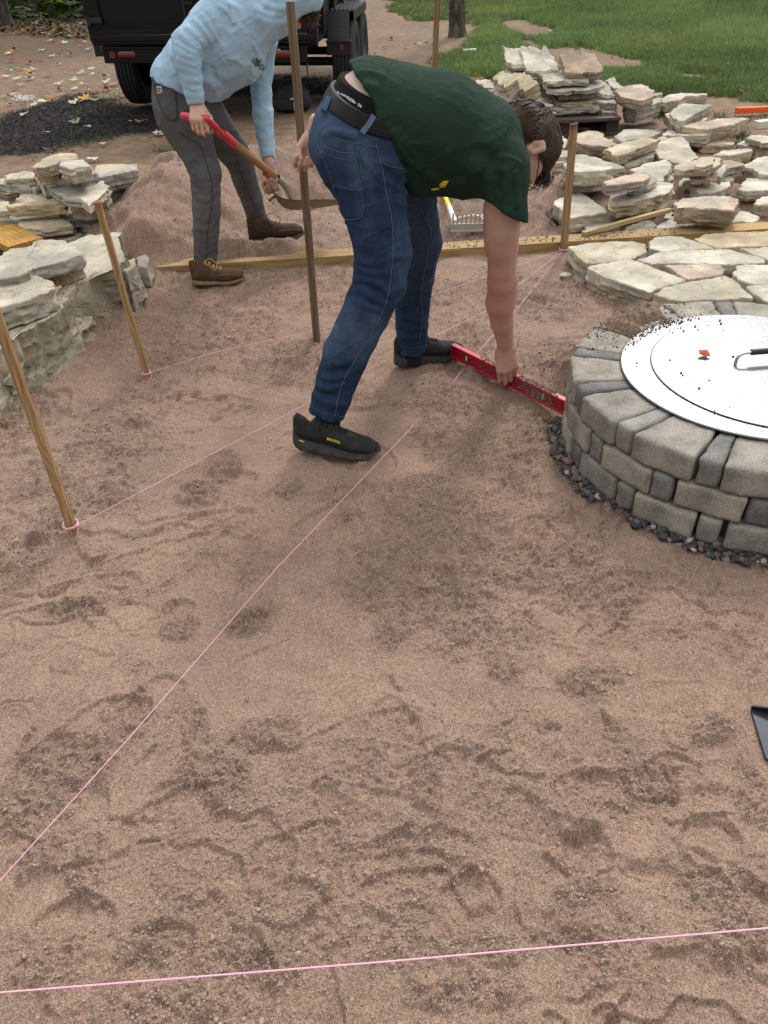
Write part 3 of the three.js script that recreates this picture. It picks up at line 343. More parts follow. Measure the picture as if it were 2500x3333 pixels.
F(K4, [[920, 302], [1060, 242], [1068, 312], [1000, 412], [940, 372]], .15, .12, 'white', 'pale block standing on edge right of the little layered stack');
F(K4, [[1000, 182], [1130, 187], [1310, 217], [1310, 242], [1060, 287], [1000, 252]], .14, .09, 'pink', 'pinkish slab with a dark front face right of the upright block', { side: 'cream' });
F(K4, [[320, 257], [400, 217], [640, 180], [900, 140], [990, 150], [960, 242], [850, 302], [600, 302], [420, 312], [330, 302]], .23, .05, 'cream', 'layered cream slab capping the little stack, under the six-sided one', { alt: 'ochre', side: 'ochre' });
F(K4, [[630, 212], [690, 142], [890, 135], [882, 210], [760, 267], [640, 252]], .28, .045, 'pink', 'small six-sided slab on top of the little layered stack', { alt: 'cream', side: 'cream' });
F(K4, [[1320, 232], [1500, 142], [1660, 135], [1780, 200], [1780, 382], [1560, 372], [1480, 312], [1340, 262]], .125, .09, 'white', 'wide white slab with grey specks at the frame edge', { alt: 'cream', side: 'cream' });
F(K3, [[45, 1202], [110, 1060], [300, 1000], [430, 990], [530, 1052], [560, 1132], [680, 1262], [560, 1312], [400, 1337], [290, 1322], [150, 1272]], .12, .075, 'cream', 'large pale slab with one small dark hole in its top', { alt: 'grey' });
F(K3, [[880, 1252], [1010, 1152], [1180, 1117], [1430, 1132], [1442, 1182], [1260, 1242], [1100, 1272], [1070, 1262]], .15, .08, 'cream', 'tilted cream slab behind the little layered stack, with a long lit front edge', { side: 'ochre', tz: .1 });
F(K3, [[670, 1072], [750, 1042], [900, 1042], [1180, 1067], [1180, 1092], [860, 1102], [740, 1112]], .055, .06, 'ochre', 'low buff slab half sunk in the dirt, beyond the slab with the hole');
F(K3, [[1220, 1082], [1330, 1022], [1480, 1042], [1580, 1072], [1780, 1077], [1780, 1102], [1390, 1117]], .1, .06, 'white', 'lower of two slabs overlapping at the frame edge', { side: 'cream' });
F(K3, [[1335, 992], [1420, 952], [1600, 962], [1780, 967], [1780, 1052], [1580, 1062], [1480, 1022]], .15, .045, 'cream', 'upper of two slabs overlapping at the frame edge');
F(K3, [[1450, 1132], [1780, 1137], [1780, 1172], [1640, 1182]], .085, .085, 'cream', 'thin cream slab in front of the overlapping pair at the frame edge', { side: 'cream' });
F(K3, [[510, 782], [650, 662], [740, 667], [780, 722], [740, 772]], .09, .06, 'cream', 'rounded grey-buff stone peeping out under the tilted slab');
F(K3, [[190, 652], [270, 642], [350, 792], [310, 792]], .11, .08, 'cream', 'narrow slab end sticking out left below the tilted slab', { side: 'grey' });
F(K3, [[270, 640], [300, 590], [460, 517], [650, 542], [860, 542], [850, 562], [640, 652], [420, 742], [350, 702], [310, 682]], .21, .085, 'grey', 'tilted white-grey slab with a pointed right end, by the edge of the lawn', { alt: 'white', side: 'cream' });
F(K3, [[420, 832], [700, 772], [1000, 732], [1300, 712], [1390, 732], [1200, 792], [1000, 832], [800, 867], [600, 852]], .16, .12, 'pink', 'long slab pointing at the orange bar, with an ochre front face', { side: 'ochre', alt: 'white' });
F(K3, [[150, 932], [310, 862], [440, 822], [700, 862], [920, 892], [860, 932], [770, 972], [400, 947], [190, 947]], .12, .085, 'pink', 'pitted pinkish slab overlapped by the long slab', { rough: 1, alt: 'white', side: 'cream' });
F(K3, [[120, 472], [250, 382], [450, 352], [560, 357], [790, 345], [800, 382], [650, 402], [500, 412], [400, 472], [200, 502]], .12, .09, 'white', 'rough pale slab lying in the grass right of the pallet stack', { rough: 1, alt: 'pink' });
F(K3, [[100, 1012], [160, 972], [210, 967], [220, 1012], [160, 1052]], .1, .1, 'cream', 'little cream block left of the slab with the hole', { alt: 'ochre' });
F(A_(), [[880, 292], [960, 300], [1070, 277], [1085, 300], [950, 335], [890, 330]], .17, .13, 'grey', 'grey-buff slab under the rounded brown-edged slab beside the pallet', {});
F(A_(), [[830, 237], [880, 220], [970, 212], [1045, 242], [1040, 267], [990, 287], [940, 282], [870, 267]], .28, .08, 'pink', 'rounded buff slab with a brown edge, top of the pair beside the pallet', { side: 'brown', alt: 'cream' });
F(A_(), [[1040, 255], [1090, 245], [1085, 258], [1050, 268]], .16, .12, 'cream', 'pale slab end just behind the pair beside the pallet', {});
F(K2, [[840, 222], [920, 205], [930, 240], [870, 262]], .06, .07, 'ochre', 'small rust-buff stone between the pinkish cream slab and the grey slab', {});
function A_() { return crop(1500, 150, 1.659); }
// --- stack on the pallet ---
const B = (f, z, d, tint, label, o = {}) => block(K1, f, z, d, tint, label, o);
B([915, 1465, 636, 702], -6.95, .42, 'grey', 'thick grey slab lying directly on the pallet at the foot of the tall stack', { alt: 'olive' });
B([935, 1030, 560, 612], -7.05, .3, 'grey', 'small grey slab end left of the yellow block in the tall stack', { side: 'cream' });
B([1022, 1386, 574, 634], -6.98, .36, 'ochre', 'yellow block second from the bottom of the tall stack', { side: 'ochre' });
B([970, 1408, 478, 536], -7.0, .4, 'grey', 'buff slab below the widest slab of the tall stack', { side: 'brown' });
B([862, 1525, 418, 470], -6.95, .5, 'grey', 'widest slab of the tall stack, thin and grey', { side: 'grey', tx: .03 });
B([822, 1300, 330, 386], -7.0, .42, 'grey', 'flat grey slab under the brown cap block of the tall stack', { alt: 'dark', side: 'cream' });
B([1043, 1480, 232, 332], -7.05, .42, 'brown', 'brown cap block on top of the tall stack', { tz: .28, rough: 1, alt: 'pink', side: 'brown', inset: .35 });
B([700, 975, 462, 524], -7.25, .4, 'grey', 'grey slab between the two stacks on the pallet, below a paler one');
B([690, 880, 412, 458], -7.3, .4, 'grey', 'paler slab between the two stacks on the pallet');
B([785, 945, 545, 622], -7.15, .35, 'grey', 'grey block behind the long white slab, left of the tall stack');
B([612, 838, 398, 440], -7.35, .3, 'grey', 'grey slab under the chunky slab of the left stack');
B([424, 806, 300, 378], -7.3, .4, 'grey', 'chunky grey slab carrying the two top slabs of the left stack', { alt: 'white', tz: .16 });
B([402, 730, 150, 212], -7.45, .4, 'white', 'white slab stained ochre, left one at the top of the left stack', { alt: 'ochre', tz: .3, rough: 1 });
B([598, 976, 212, 278], -7.3, .42, 'white', 'bright white slab with a round dark hole, top of the left stack', { alt: 'grey', tz: .34, rough: .8, inset: .4 });
B([40, 262, 402, 436], -7.4, .35, 'cream', 'small cream slab at the left end of the pallet stack', { alt: 'ochre' });
B([75, 122, 362, 392], -7.45, .1, 'cream', 'little stone sitting on the cream slab at the left end');
B([90, 272, 452, 530], -7.3, .4, 'brown', 'brown and grey slab behind the back of the green shirt', { alt: 'grey' });
B([215, 330, 532, 585], -7.2, .3, 'grey', 'pale slab end in the gap above the long white slab', { alt: 'white' });
B([232, 912, 625, 716], -6.85, .42, 'white', 'long white slab across the front of the pallet', { alt: 'grey', tz: .06, side: 'cream', rough: .8 });
B([330, 520, 722, 790], -6.8, .35, 'cream', 'cream slab end just above the hair of the bending man');
B([720, 910, 690, 720], -6.8, .3, 'pink', 'thin reddish slab between the long white slab and the pallet');
B([1385, 1625, 486, 556], -7.1, .45, 'white', 'white-topped slab leaning on the right side of the tall stack', { alt: 'grey', tx: -.25, tz: .15, side: 'cream' });
B([1376, 1650, 570, 676], -7.0, .4, 'grey', 'thick grey slab right of the tall stack, middle of three', { tx: -.1 });
B([1455, 1655, 676, 760], -6.95, .35, 'grey', 'grey slab lowest of the three right of the tall stack', { alt: 'white', tx: -.08 });
B([1590, 1700, 410, 500], -7.5, .4, 'cream', 'cream slab behind the right side of the tall stack');
{
  const d = (x, y, z) => { const q = K1([x, y]); return D(q[0], q[1], z); };
  leaning(d(320, 395, -7.25), d(480, 490, -6.98), .13, .11, 'ochre', 'pale yellow stone leaning left of its twin on the pallet', { up: V3(-.3, .8, .5), side: 'cream', alt: 'cream' });
  leaning(d(530, 430, -7.2), d(690, 560, -6.92), .16, .12, 'ochre', 'pale yellow stone leaning, right one of the twins on the pallet', { up: V3(-.3, .8, .5), side: 'ochre', alt: 'cream' });
  leaning(d(285, 470, -7.2), d(520, 570, -7.0), .16, .1, 'grey', 'split grey stone leaning behind the twins on the pallet', { up: V3(-.2, .6, .8), side: 'cream', ledge: .02 });
  leaning(d(450, 380, -7.35), d(600, 450, -7.2), .12, .1, 'grey', 'grey stone wedged between the twins and the left stack', { up: V3(-.2, .7, .6) });
}
// --- slabs and boulders on the left bank ---
const K = (pts, H, T, tint, label, o = {}) => stone(L1, pts, H, T, tint, label, { ...BANK, ...o });
K([[488, 482], [600, 460], [650, 455], [640, 500], [560, 522], [500, 502]], .1, .12, 'white', 'white stone at the foot of the bank pile behind the grass tuft');
K([[650, 440], [700, 392], [745, 432], [720, 460], [660, 477]], .12, .14, 'cream', 'rounded cream stone at the right foot of the bank pile', { alt: 'ochre' });
K([[685, 345], [705, 330], [905, 284], [900, 302], [850, 352], [770, 382], [700, 372]], .12, .1, 'ochre', 'yellow slab lowest on the right of the bank pile, against the sand heap', { alt: 'cream', side: 'ochre' });
K([[670, 290], [820, 217], [860, 198], [886, 222], [800, 277], [700, 312]], .2, .1, 'cream', 'cream slab second from the bottom on the right of the bank pile', { side: 'grey' });
K([[540, 240], [600, 157], [720, 142], [850, 142], [848, 172], [740, 192], [640, 217], [600, 240]], .31, .1, 'grey', 'big flat slab with a thick grey edge, right end of the bank pile', { alt: 'ochre', side: 'grey' });
K([[420, 442], [560, 432], [670, 402], [665, 432], [570, 462], [500, 474], [430, 467]], .14, .06, 'grey', 'grey slab third below the cracked slab in the bank pile', { side: 'grey' });
K([[440, 384], [540, 392], [620, 372], [690, 342], [690, 372], [600, 417], [540, 427], [450, 412]], .21, .06, 'ochre', 'brownish slab right under the cracked slab in the bank pile', { alt: 'grey', side: 'brown' });
K([[287, 276], [450, 256], [560, 244], [620, 243], [682, 270], [635, 322], [545, 387], [500, 352], [420, 347], [330, 312]], .29, .055, 'white', 'broad white slab with dark cracks at the middle of the bank pile', { alt: 'grey', side: 'grey', rough: .8 });
K([[230, 215], [320, 212], [345, 242], [260, 267], [232, 247]], .29, .1, 'cream', 'squarish cream block under the top stones of the bank pile');
K([[327, 216], [380, 187], [560, 165], [610, 182], [600, 197], [480, 222], [430, 237], [340, 232]], .345, .07, 'grey', 'grey slab under the small tilted block of the bank pile', { side: 'grey' });
K([[190, 242], [250, 242], [265, 262], [215, 292], [195, 282]], .25, .13, 'cream', 'cream block left of the cracked slab in the bank pile', { alt: 'grey' });
K([[25, 212], [180, 182], [225, 207], [200, 227], [30, 234]], .3, .06, 'cream', 'flat cream slab at the top left of the bank pile', { alt: 'ochre' });
K([[-60, 240], [0, 235], [170, 232], [190, 242], [180, 264], [0, 264], [-60, 270]], .27, .055, 'grey', 'grey slab at the upper left edge of the bank pile', { side: 'grey' });
K([[-60, 292], [0, 290], [150, 282], [165, 297], [40, 322], [0, 312], [-60, 310]], .225, .05, 'ochre', 'brown-yellow slab below the grey one at the left frame edge', { side: 'brown' });
K([[-60, 335], [60, 330], [130, 335], [100, 365], [-60, 370]], .18, .09, 'grey', 'grey stone deep at the left frame edge under the brown-yellow slab', { side: 'grey' });
K([[100, 357], [180, 307], [290, 282], [327, 332], [350, 357], [250, 367], [120, 374]], .21, .05, 'cream', 'flat buff slab left of the cracked slab in the bank pile', { alt: 'ochre' });
K([[-60, 380], [0, 375], [60, 372], [50, 432], [-60, 442]], .2, .13, 'cream', 'pale block at the left frame edge behind the long yellow slab', { alt: 'white', side: 'grey' });
K([[28, 457], [200, 442], [400, 407], [400, 432], [170, 492], [30, 492]], .15, .1, 'grey', 'grey slab beneath the long yellow slab of the bank pile', { alt: 'white', side: 'grey' });
K([[35, 397], [150, 374], [390, 358], [397, 380], [250, 397], [60, 407]], .235, .06, 'ochre', 'long yellow slab with a ragged front edge on the bank pile', { side: 'ochre', alt: 'cream' });
K([[215, 192], [300, 187], [380, 167], [388, 187], [310, 207], [230, 207]], .375, .05, 'ochre', 'thin yellow slab under the topmost yellow slab of the bank pile', { side: 'ochre' });
K([[197, 152], [300, 87], [370, 58], [470, 68], [477, 100], [420, 122], [270, 162], [215, 167]], .43, .06, 'ochre', 'rounded yellow slab, topmost of the bank pile', { alt: 'cream', side: 'cream' });
K([[362, 135], [520, 103], [555, 142], [430, 177], [390, 167]], .43, .085, 'grey', 'small tilted block next to the topmost yellow slab', { alt: 'white', side: 'cream', tx: -.1 });
K([[107, 512], [165, 472], [190, 447], [330, 447], [430, 492], [437, 512], [270, 537], [150, 532]], .145, .055, 'ochre', 'yellow-topped slab in front of the bank pile, near the end of the board', { alt: 'cream', side: 'white' });
K([[190, 572], [280, 555], [400, 542], [414, 582], [410, 602], [230, 592]], .07, .09, 'cream', 'low cream slab under the yellow-topped slab', { side: 'grey' });
K([[414, 546], [515, 572], [480, 592], [417, 602]], .07, .09, 'cream', 'small cream stone beside the low slab, left of the grass tuft');
K([[70, 525], [150, 540], [200, 565], [120, 575], [60, 560]], .07, .07, 'grey', 'grey stone between the board and the yellow-topped slab');
const M = (pts, H, T, tint, label, o = {}) => stone(L2, pts, H, T, tint, label, { ...BANK, ...o });
M([[0, 640], [160, 500], [340, 400], [500, 280], [430, 90], [560, 52], [735, 40], [745, 130], [790, 190], [735, 242], [600, 282], [500, 352], [395, 442], [390, 492], [280, 562], [130, 642], [50, 692], [0, 760], [-150, 880], [-200, 800]], .235, .32, 'cream', 'massive low boulder edging the sand on the left', { alt: 'olive', side: 'olive', fine: 300, jag: .02, ledge: .045, inset: -.3, rough: .9, name: 'boulder' });
M([[785, 195], [835, 180], [840, 230], [790, 290], [745, 262]], .2, .3, 'olive', 'dark olive block at the far end of the massive boulder', { side: 'grey', ledge: .03, name: 'boulder', inset: -.1 });
M([[850, 185], [905, 170], [930, 215], [910, 250], [850, 250]], .13, .2, 'dark', 'dark rock half buried in sand by the timber\'s left end', { side: 'grey', alt: 'dark', name: 'boulder' });
M([[-260, 960], [-30, 880], [10, 930], [20, 975], [-80, 1060], [-260, 1080]], .1, .2, 'cream', 'pale rock at the left frame edge below the massive boulder', { side: 'olive', name: 'boulder' });
M([[225, 277], [340, 242], [480, 187], [512, 217], [400, 272], [322, 292]], .30, .06, 'pink', 'reddish brown slab under the big grey slab on the boulder', { side: 'brown', alt: 'brown' });
M([[-160, 400], [0, 362], [200, 287], [330, 322], [342, 372], [200, 432], [90, 462], [0, 492], [-160, 510]], .33, .09, 'cream', 'thick cream slab resting on the boulder at the left frame edge', { alt: 'grey', side: 'grey', ledge: .018, fine: 130 });
M([[-160, 220], [0, 182], [60, 132], [190, 112], [240, 67], [400, 72], [505, 142], [507, 167], [330, 217], [190, 247], [180, 282], [60, 312], [0, 322], [-160, 340]], .36, .06, 'grey', 'big grey slab with a patch of sand on it, topmost on the boulder', { alt: 'white', side: 'grey', fine: 140, rough: .3 });
// ---------- the fire pit ----------
const concMap = tex(512, 512, (u, v, i, j) => { const g = hash3(i >> 1, j >> 1, 3), k = .74 + .16 * tfbm(u, v, 6, 5, 3) + .10 * g + .06 * hash3(i, j, 9); const s = g > .93 ? .22 : g < -.94 ? -.25 : 0; return [k + s, (k + s) * .985, (k + s) * .955]; });
const concBump = tex(512, 512, (u, v, i, j) => { const k = .5 + .3 * tfbm(u, v, 20, 4, 7) + .15 * hash3(i >> 1, j >> 1, 3); return [k, k, k]; }, false);
const concMat = new THREE.MeshStandardMaterial({ map: concMap, bumpMap: concBump, bumpScale: .004, roughness: .93, vertexColors: true });
function blockGeo(w, h, d, taper, seed, topC, faceC) { // outer face at +z, tumbled edges
  const g = new THREE.BoxGeometry(w, h, d, Math.max(5, Math.round(w / .014)), 7, 11), p = g.attributes.position, R = .010, uv = g.attributes.uv;
  const nrm = g.attributes.normal;
  for (let i = 0; i < p.count; i++) {
    let x = p.getX(i), y = p.getY(i), z = p.getZ(i); const nx = nrm.getX(i), ny = nrm.getY(i);
    if (Math.abs(nx) > .5) uv.setXY(i, z * 2.4 + seed, y * 2.4); else if (Math.abs(ny) > .5) uv.setXY(i, x * 2.4 + seed, z * 2.4); else uv.setXY(i, x * 2.4 + seed * .7, y * 2.4);
    const r = R * (1 + .45 * n3(x * 30 + seed, y * 30, z * 30)), ix = clamp(x, -w / 2 + r, w / 2 - r), iy = clamp(y, -h / 2 + r, h / 2 - r), iz = clamp(z, -d / 2 + r, d / 2 - r), dx = x - ix, dy = y - iy, dz = z - iz, l = Math.hypot(dx, dy, dz);
    if (l > 1e-6) { const e = Math.min(1, r / l) * (Math.abs(dx) > 1e-6 || Math.abs(dy) > 1e-6 || Math.abs(dz) > 1e-6 ? 1 : 1); x = ix + dx * e; y = iy + dy * e; z = iz + dz * e; }
    const n = .0028 * n3(x * 28 + seed * 5, y * 28, z * 28) + .0016 * n3(x * 75 + seed, y * 75, z * 75); x += n * Math.sign(x || 1); y += n * Math.sign(y || 1) * .7; z += n * 1.2; z += .0;
    x *= 1 - taper * (.5 - z / d); p.setXYZ(i, x, y, z);
  }
  const m = mergeVertices((() => { const q = g.clone(); q.deleteAttribute('uv'); q.deleteAttribute('normal'); return q; })()); m.computeVertexNormals(); // smooth over the seams
  const key = (x, y, z) => Math.round(x * 2e4) + ',' + Math.round(y * 2e4) + ',' + Math.round(z * 2e4), map = new Map(); for (let i = 0; i < m.attributes.position.count; i++) map.set(key(m.attributes.position.getX(i), m.attributes.position.getY(i), m.attributes.position.getZ(i)), i);
  for (let i = 0; i < p.count; i++) { const k = map.get(key(p.getX(i), p.getY(i), p.getZ(i))); if (k !== undefined) nrm.setXYZ(i, m.attributes.normal.getX(k), m.attributes.normal.getY(k), m.attributes.normal.getZ(k)); }
  return paint(g, (x, y, z) => { const t = 1 + .16 * fbm3(x * 14 + seed, y * 14, z * 14, 3); return topC.map((c) => c * t); });
}
const RO = .588, RI = .408, CH = .09;
{
  const pit = thing('fire_pit', 'round fire pit of grey tumbled concrete blocks in three courses with a steel ring', 'fire pit', V3(pitC.x, -.015, pitC.z));
  const big = [0, 1, 2, 3, 4].map((i) => blockGeo(.186, CH - .005, .178, .28, i * 3.1 + 1, [[.64, .595, .51], [.58, .545, .475], [.49, .465, .42], [.61, .57, .49], [.53, .50, .44]][i]));
  const small = [0, 1, 2].map((i) => blockGeo(.064, CH - .005, .176, .28, i * 5.7 + 20, [[.36, .355, .345], [.47, .455, .42], [.30, .298, .295]][i]));
  const per = Math.PI * 2 / 14, wl = (.186 + .0325) / 2, r = rng(77);
  for (let c = 0; c < 3; c++) for (let k = 0; k < 14; k++) for (const s of [0, 1]) {
    const a = k * per + c * per * .42 + .13 + (s ? per * .5 : 0) + (r() - .5) * .012, b = mk('block', s ? small[Math.floor(r() * 3)] : big[Math.floor(r() * 5)], concMat, pit), rad = (RO + RI) / 2 + .002 + (r() - .5) * .008 + (2 - c) * .003;
    b.position.set(Math.sin(a) * rad, CH * (c + .5) + (r() - .5) * .003, Math.cos(a) * rad); b.rotation.set((r() - .5) * .02, a, (r() - .5) * .02);
  }
  const core = new THREE.LatheGeometry([[RI + .02, 0], [RO - .03, 0], [RO - .03, CH * 3 - .02], [RI + .02, CH * 3 - .02], [RI + .02, 0]].map((q) => new THREE.Vector2(...q)), 64); mk('joint_fill', core, std(lin(.06, .057, .052), 1), pit);
  const steel = new THREE.MeshStandardMaterial({ color: lin(.21, .214, .22), metalness: 1, roughness: .42, bumpMap: tex(512, 512, (u, v, i, j) => { const w = tn(u * 40, v * 40, 40, 3) > .5 ? .9 : .2, k = w * .5 + .3 * (tn(u * 110, v * 110, 110, 4) > .35 ? 1 : 0); return [k, k, k]; }, false), bumpScale: .0006 });
  const top = CH * 3;
  const ring = new THREE.LatheGeometry([[.318, top - .12], [.32, top + .006], [.326, top + .010], [.430, top + .010], [.434, top + .007], [.434, top + .003], [.430, top + .001], [.33, top + .001], [.328, top - .12]].map((q) => new THREE.Vector2(...q)), 128);
  { const p = ring.attributes.position, uv = ring.attributes.uv; for (let i = 0; i < p.count; i++) uv.setXY(i, p.getX(i) * 2, p.getZ(i) * 2); }
  mk('steel_ring', ring, steel, pit);
  const lid = thing('steel_cover', 'round brushed steel cover with a black-gripped handle, lying on the fire pit', 'cover', V3(pitC.x + .052, top - .015 + .0105, pitC.z + .004));
  const R = .391, disc = new THREE.LatheGeometry([[0, .0085], [.15, .0075], [.3, .0058], [R - .006, .0045], [R - .001, .0035], [R, .002], [R - .002, .0005], [R - .02, .0005], [0, .0005]].map((q) => new THREE.Vector2(...q)), 128);
  { const p = disc.attributes.position, uv = disc.attributes.uv; for (let i = 0; i < p.count; i++) uv.setXY(i, p.getX(i) * 2, p.getZ(i) * 2); }
  mk('disc', disc, steel, lid);
  const hb = G(2392, 1189, top).sub(lid.position); hb.y = .007;
  const chrome = new THREE.MeshStandardMaterial({ color: lin(.7, .71, .72), metalness: 1, roughness: .18 }), ax = V3(1, 0, -.06).normalize();
  const at = (d, y) => hb.clone().addScaledVector(ax, d).setY(y);
  mk('handle_rod', tube([at(0, .004), at(.001, .022), at(.006, .036), at(.018, .044), at(.04, .046), at(.17, .046), at(.192, .044), at(.204, .036), at(.209, .022), at(.21, .004)], .005, 60, 10), chrome, lid);
  mk('grip', aimed(new THREE.CylinderGeometry(.0095, .0095, .125, 16).translate(0, .0625, 0), at(.043, .046), at(.168, .046)), std(lin(.015, .015, .016), .5), lid);
  // grains and crumbs lying on rim and lid
  const rnd = rng(9), g = new THREE.IcosahedronGeometry(1, 0), list = [];
  for (let i = 0; i < 1900; i++) { const a = Math.atan2(-.66, -.40) + (rnd() + rnd() + rnd() - 1.5) * .5, q = rnd() < .25; const e = q ? .30 + .13 * Math.pow(rnd(), .5) : .40 + .19 * rnd(); if (q && rnd() < .85) continue; const y = e < .391 ? top + .001 : e < .434 ? top - .004 : top - .018; list.push([pitC.x + Math.cos(a) * e, y, pitC.z + Math.sin(a) * e, .0012 + .0035 * Math.pow(rnd(), 4)]); }
  for (let i = 0; i < 45; i++) { const a = Math.PI * (.6 + rnd() * 1.0), e = .39 * Math.sqrt(rnd()); list.push([pitC.x + Math.cos(a) * e, top + .001, pitC.z + Math.sin(a) * e, .0012 + .004 * Math.pow(rnd(), 3)]); }
  const q = new THREE.Quaternion();
  tag(inst('sand_crumbs', g, std(lin(.21, .15, .12), 1), list.length, (i, M, c) => { const [x, y, z, s] = list[i]; q.setFromEuler(new THREE.Euler(rnd() * 6, rnd() * 6, 0)); M.compose(V3(x, y + s * .5, z), q, V3(s, s * .8, s * 1.1)); const k = .45 + .8 * rnd(); c.setRGB(k, k, k * .98); return true; }), 'sand crumbs scattered on the pit rim and the steel lid', null, null, 'stuff');
  // sand spilled over the rim
  const sp = gridGeo(150, 60, (u, v) => { const a = Math.atan2(-.66, -.40) + (u - .5) * .95, e = lerp(.39, .60, v), x = pitC.x + Math.cos(a) * e, z = pitC.z + Math.sin(a) * e, w = sstep(.46, .15, Math.abs(u - .5) * .95 + .16 * n2(x * 11, z * 11)) * sstep(.40, .50, e + .05 * n2(x * 14, z * 14)), hh = .258 + .026 * w * (1 + .9 * fbm2(x * 40, z * 40, 3)) + .003 * n2(x * 150, z * 150); return [x, lerp(hh - .05 * (1 - w), .1, sstep(.575, .60, e)), z]; }, 1);
  { const p = sp.index.array; for (let i = 0; i < p.length; i += 3) { const t = p[i]; p[i] = p[i + 1]; p[i + 1] = t; } sp.computeVertexNormals(); }
  paint(sp, (x, y, z) => { const m = .60 * (1 + .2 * fbm2(x * 30, z * 30, 3)); return [m, m * .98, m * .93]; });
  tag(mk('spilled_sand', sp, scene.getObjectByName('sand').material), 'damp sand spilled over the far left rim of the fire pit', null, null, 'stuff');
  // gravel collar
  const peb = [0, 1, 2].map((k) => { const ge = new THREE.IcosahedronGeometry(1, 2), p = ge.attributes.position; for (let i = 0; i < p.count; i++) { const f = 1 + .35 * n3(p.getX(i) * 1.6 + k * 9, p.getY(i) * 1.6, p.getZ(i) * 1.6); p.setXYZ(i, p.getX(i) * f, p.getY(i) * f * .7, p.getZ(i) * f); } ge.computeVertexNormals(); return ge; });
  for (let k = 0; k < 3; k++) { const L = []; for (let i = 0; i < 190; i++) { const a = Math.PI * (.30 + .82 * rnd()), e = RO + .002 + .05 * Math.pow(rnd(), 1.8); L.push([pitC.x + Math.cos(a) * e, pitC.z + Math.sin(a) * e, .0035 + .009 * Math.pow(rnd(), 2.2)]); }
    tag(inst('gravel', peb[k], std(lin(1, 1, 1), .75), L.length, (i, M, c) => { const [x, z, s] = L[i]; q.setFromEuler(new THREE.Euler(rnd() * .8, rnd() * 6, rnd() * .8)); M.compose(V3(x, sandH(x, z, false) + s * .3 + .012, z), q, V3(s, s, s * (1 + .5 * rnd()))); const t = rnd(), v = .7 + .6 * rnd(); if (t < .55) c.setRGB(.045 * v, .045 * v, .047 * v); else if (t < .72) c.setRGB(.17 * v, .10 * v, .08 * v); else if (t < .95) c.setRGB(.13 * v, .12 * v, .11 * v); else c.setRGB(.40 * v, .35 * v, .30 * v); return true; }), 'dark and reddish gravel around the foot of the fire pit', null, null, 'stuff'); }
}
// ---------- wood ----------
function woodTex(seed, dark = 1) { return tex(512, 512, (u, v, i, j) => { const w = v * 14 + 1.1 * tfbm(u, v, 3, 3, seed) * 3, ring = .5 + .5 * Math.sin(w * 6.283), f = tn(u * 6, v * 120, 120, seed + 3), k = .86 - .10 * Math.pow(ring, 2.2) * dark + .09 * f + .05 * tfbm(u, v, 6, 4, seed + 8); return [k, k * (.97 - .03 * ring), k * (.92 - .07 * ring)]; }); }
const wtex = [woodTex(3), woodTex(19)], wbump = tex(512, 512, (u, v) => { const k = .5 + .3 * tn(u * 6, v * 120, 120, 22) + .2 * tn(u * 3, v * 40, 40, 23); return [k, k, k]; }, false);
const wood = (c, k = 0, rough = .8) => new THREE.MeshStandardMaterial({ color: c, map: wtex[k], bumpMap: wbump, bumpScale: .0015, roughness: rough, vertexColors: true });
// a bar of wood from P to Q (w across, t along UP), grain along its length
function bar(P, Q, w, t, up = V3(0, 1, 0), o = {}) {
  const L = P.distanceTo(Q), g = new RoundedBoxGeometry(L, t, w, 2, Math.min(.003, t * .15)), gg = new THREE.BoxGeometry(L, t, w, Math.max(2, Math.round(L / .04)), 3, 4), p = gg.attributes.position, uv = gg.attributes.uv, n = gg.attributes.normal, s = o.seed ?? (P.x * 13.7 + P.z * 5.1);
  for (let i = 0; i < p.count; i++) { const x = p.getX(i), y = p.getY(i), z = p.getZ(i); if (Math.abs(n.getX(i)) > .5) uv.setXY(i, y * 2 + s, z * 3); else uv.setXY(i, x * .9 + s, (Math.abs(n.getY(i)) > .5 ? z : y + .31) * 3 + s); const b = (o.wob ?? .0015); p.setXYZ(i, x + (Math.abs(x) > L / 2 - 1e-6 ? (o.ragged ?? 0) * n3(y * 90 + s, z * 90, 3) : 0), y + b * n3(x * 6 + s, z * 8, 1), z + b * n3(x * 5, y * 9 + s, 2)); }
  gg.computeVertexNormals(); const x = Q.clone().sub(P).normalize(), z = x.clone().cross(up).normalize(), y = z.clone().cross(x); gg.applyMatrix4(new THREE.Matrix4().makeBasis(x, y, z).setPosition(P.clone().add(Q).multiplyScalar(.5)));
  const cA = o.endTint ?? [1, 1, 1]; paint(gg, (a, b, c) => { const d = V3(a, b, c).sub(P).dot(x) / L, m = 1 + .12 * fbm3(a * 4 + s, b * 4, c * 4, 3); const e = o.endTint && d > 1 - .03 ? cA : [1, 1, 1]; return e.map((q) => q * m); }); return gg;
}
const place = (name, geo, mat, label, cat, group) => { const at = centred(geo), m = mk(name, geo, mat); m.position.copy(at); return tag(m, label, cat, group); };
const pineStake = wood(lin(.52, .35, .18), 0), oldWood = wood(lin(.235, .175, .125), 1), timberMat = wood(lin(.50, .355, .17), 1), boardMat = wood(lin(.62, .36, .06), 0), stickMat = wood(lin(.66, .53, .29), 0);
const pink = std(lin(.85, .42, .53), .7);
const STK = [];
function stake(label, base, top, w, t, mat, ext = 0, o = {}) { const d = top.clone().sub(base).normalize(), b = base.clone().addScaledVector(d, -(o.sunk ?? .05)), e = top.clone().addScaledVector(d, ext), g = bar(b, e, w, t, V3(0, 0, 1), { wob: .0018, ragged: .006, ...o }); return place('wooden_stake', g, mat, label, 'stake', 'layout stakes'); }
const s1 = G(245, 1748), s2 = G(480, 1224), s3 = G(1833, 829); s1.y = s2.y = s3.y = 0;
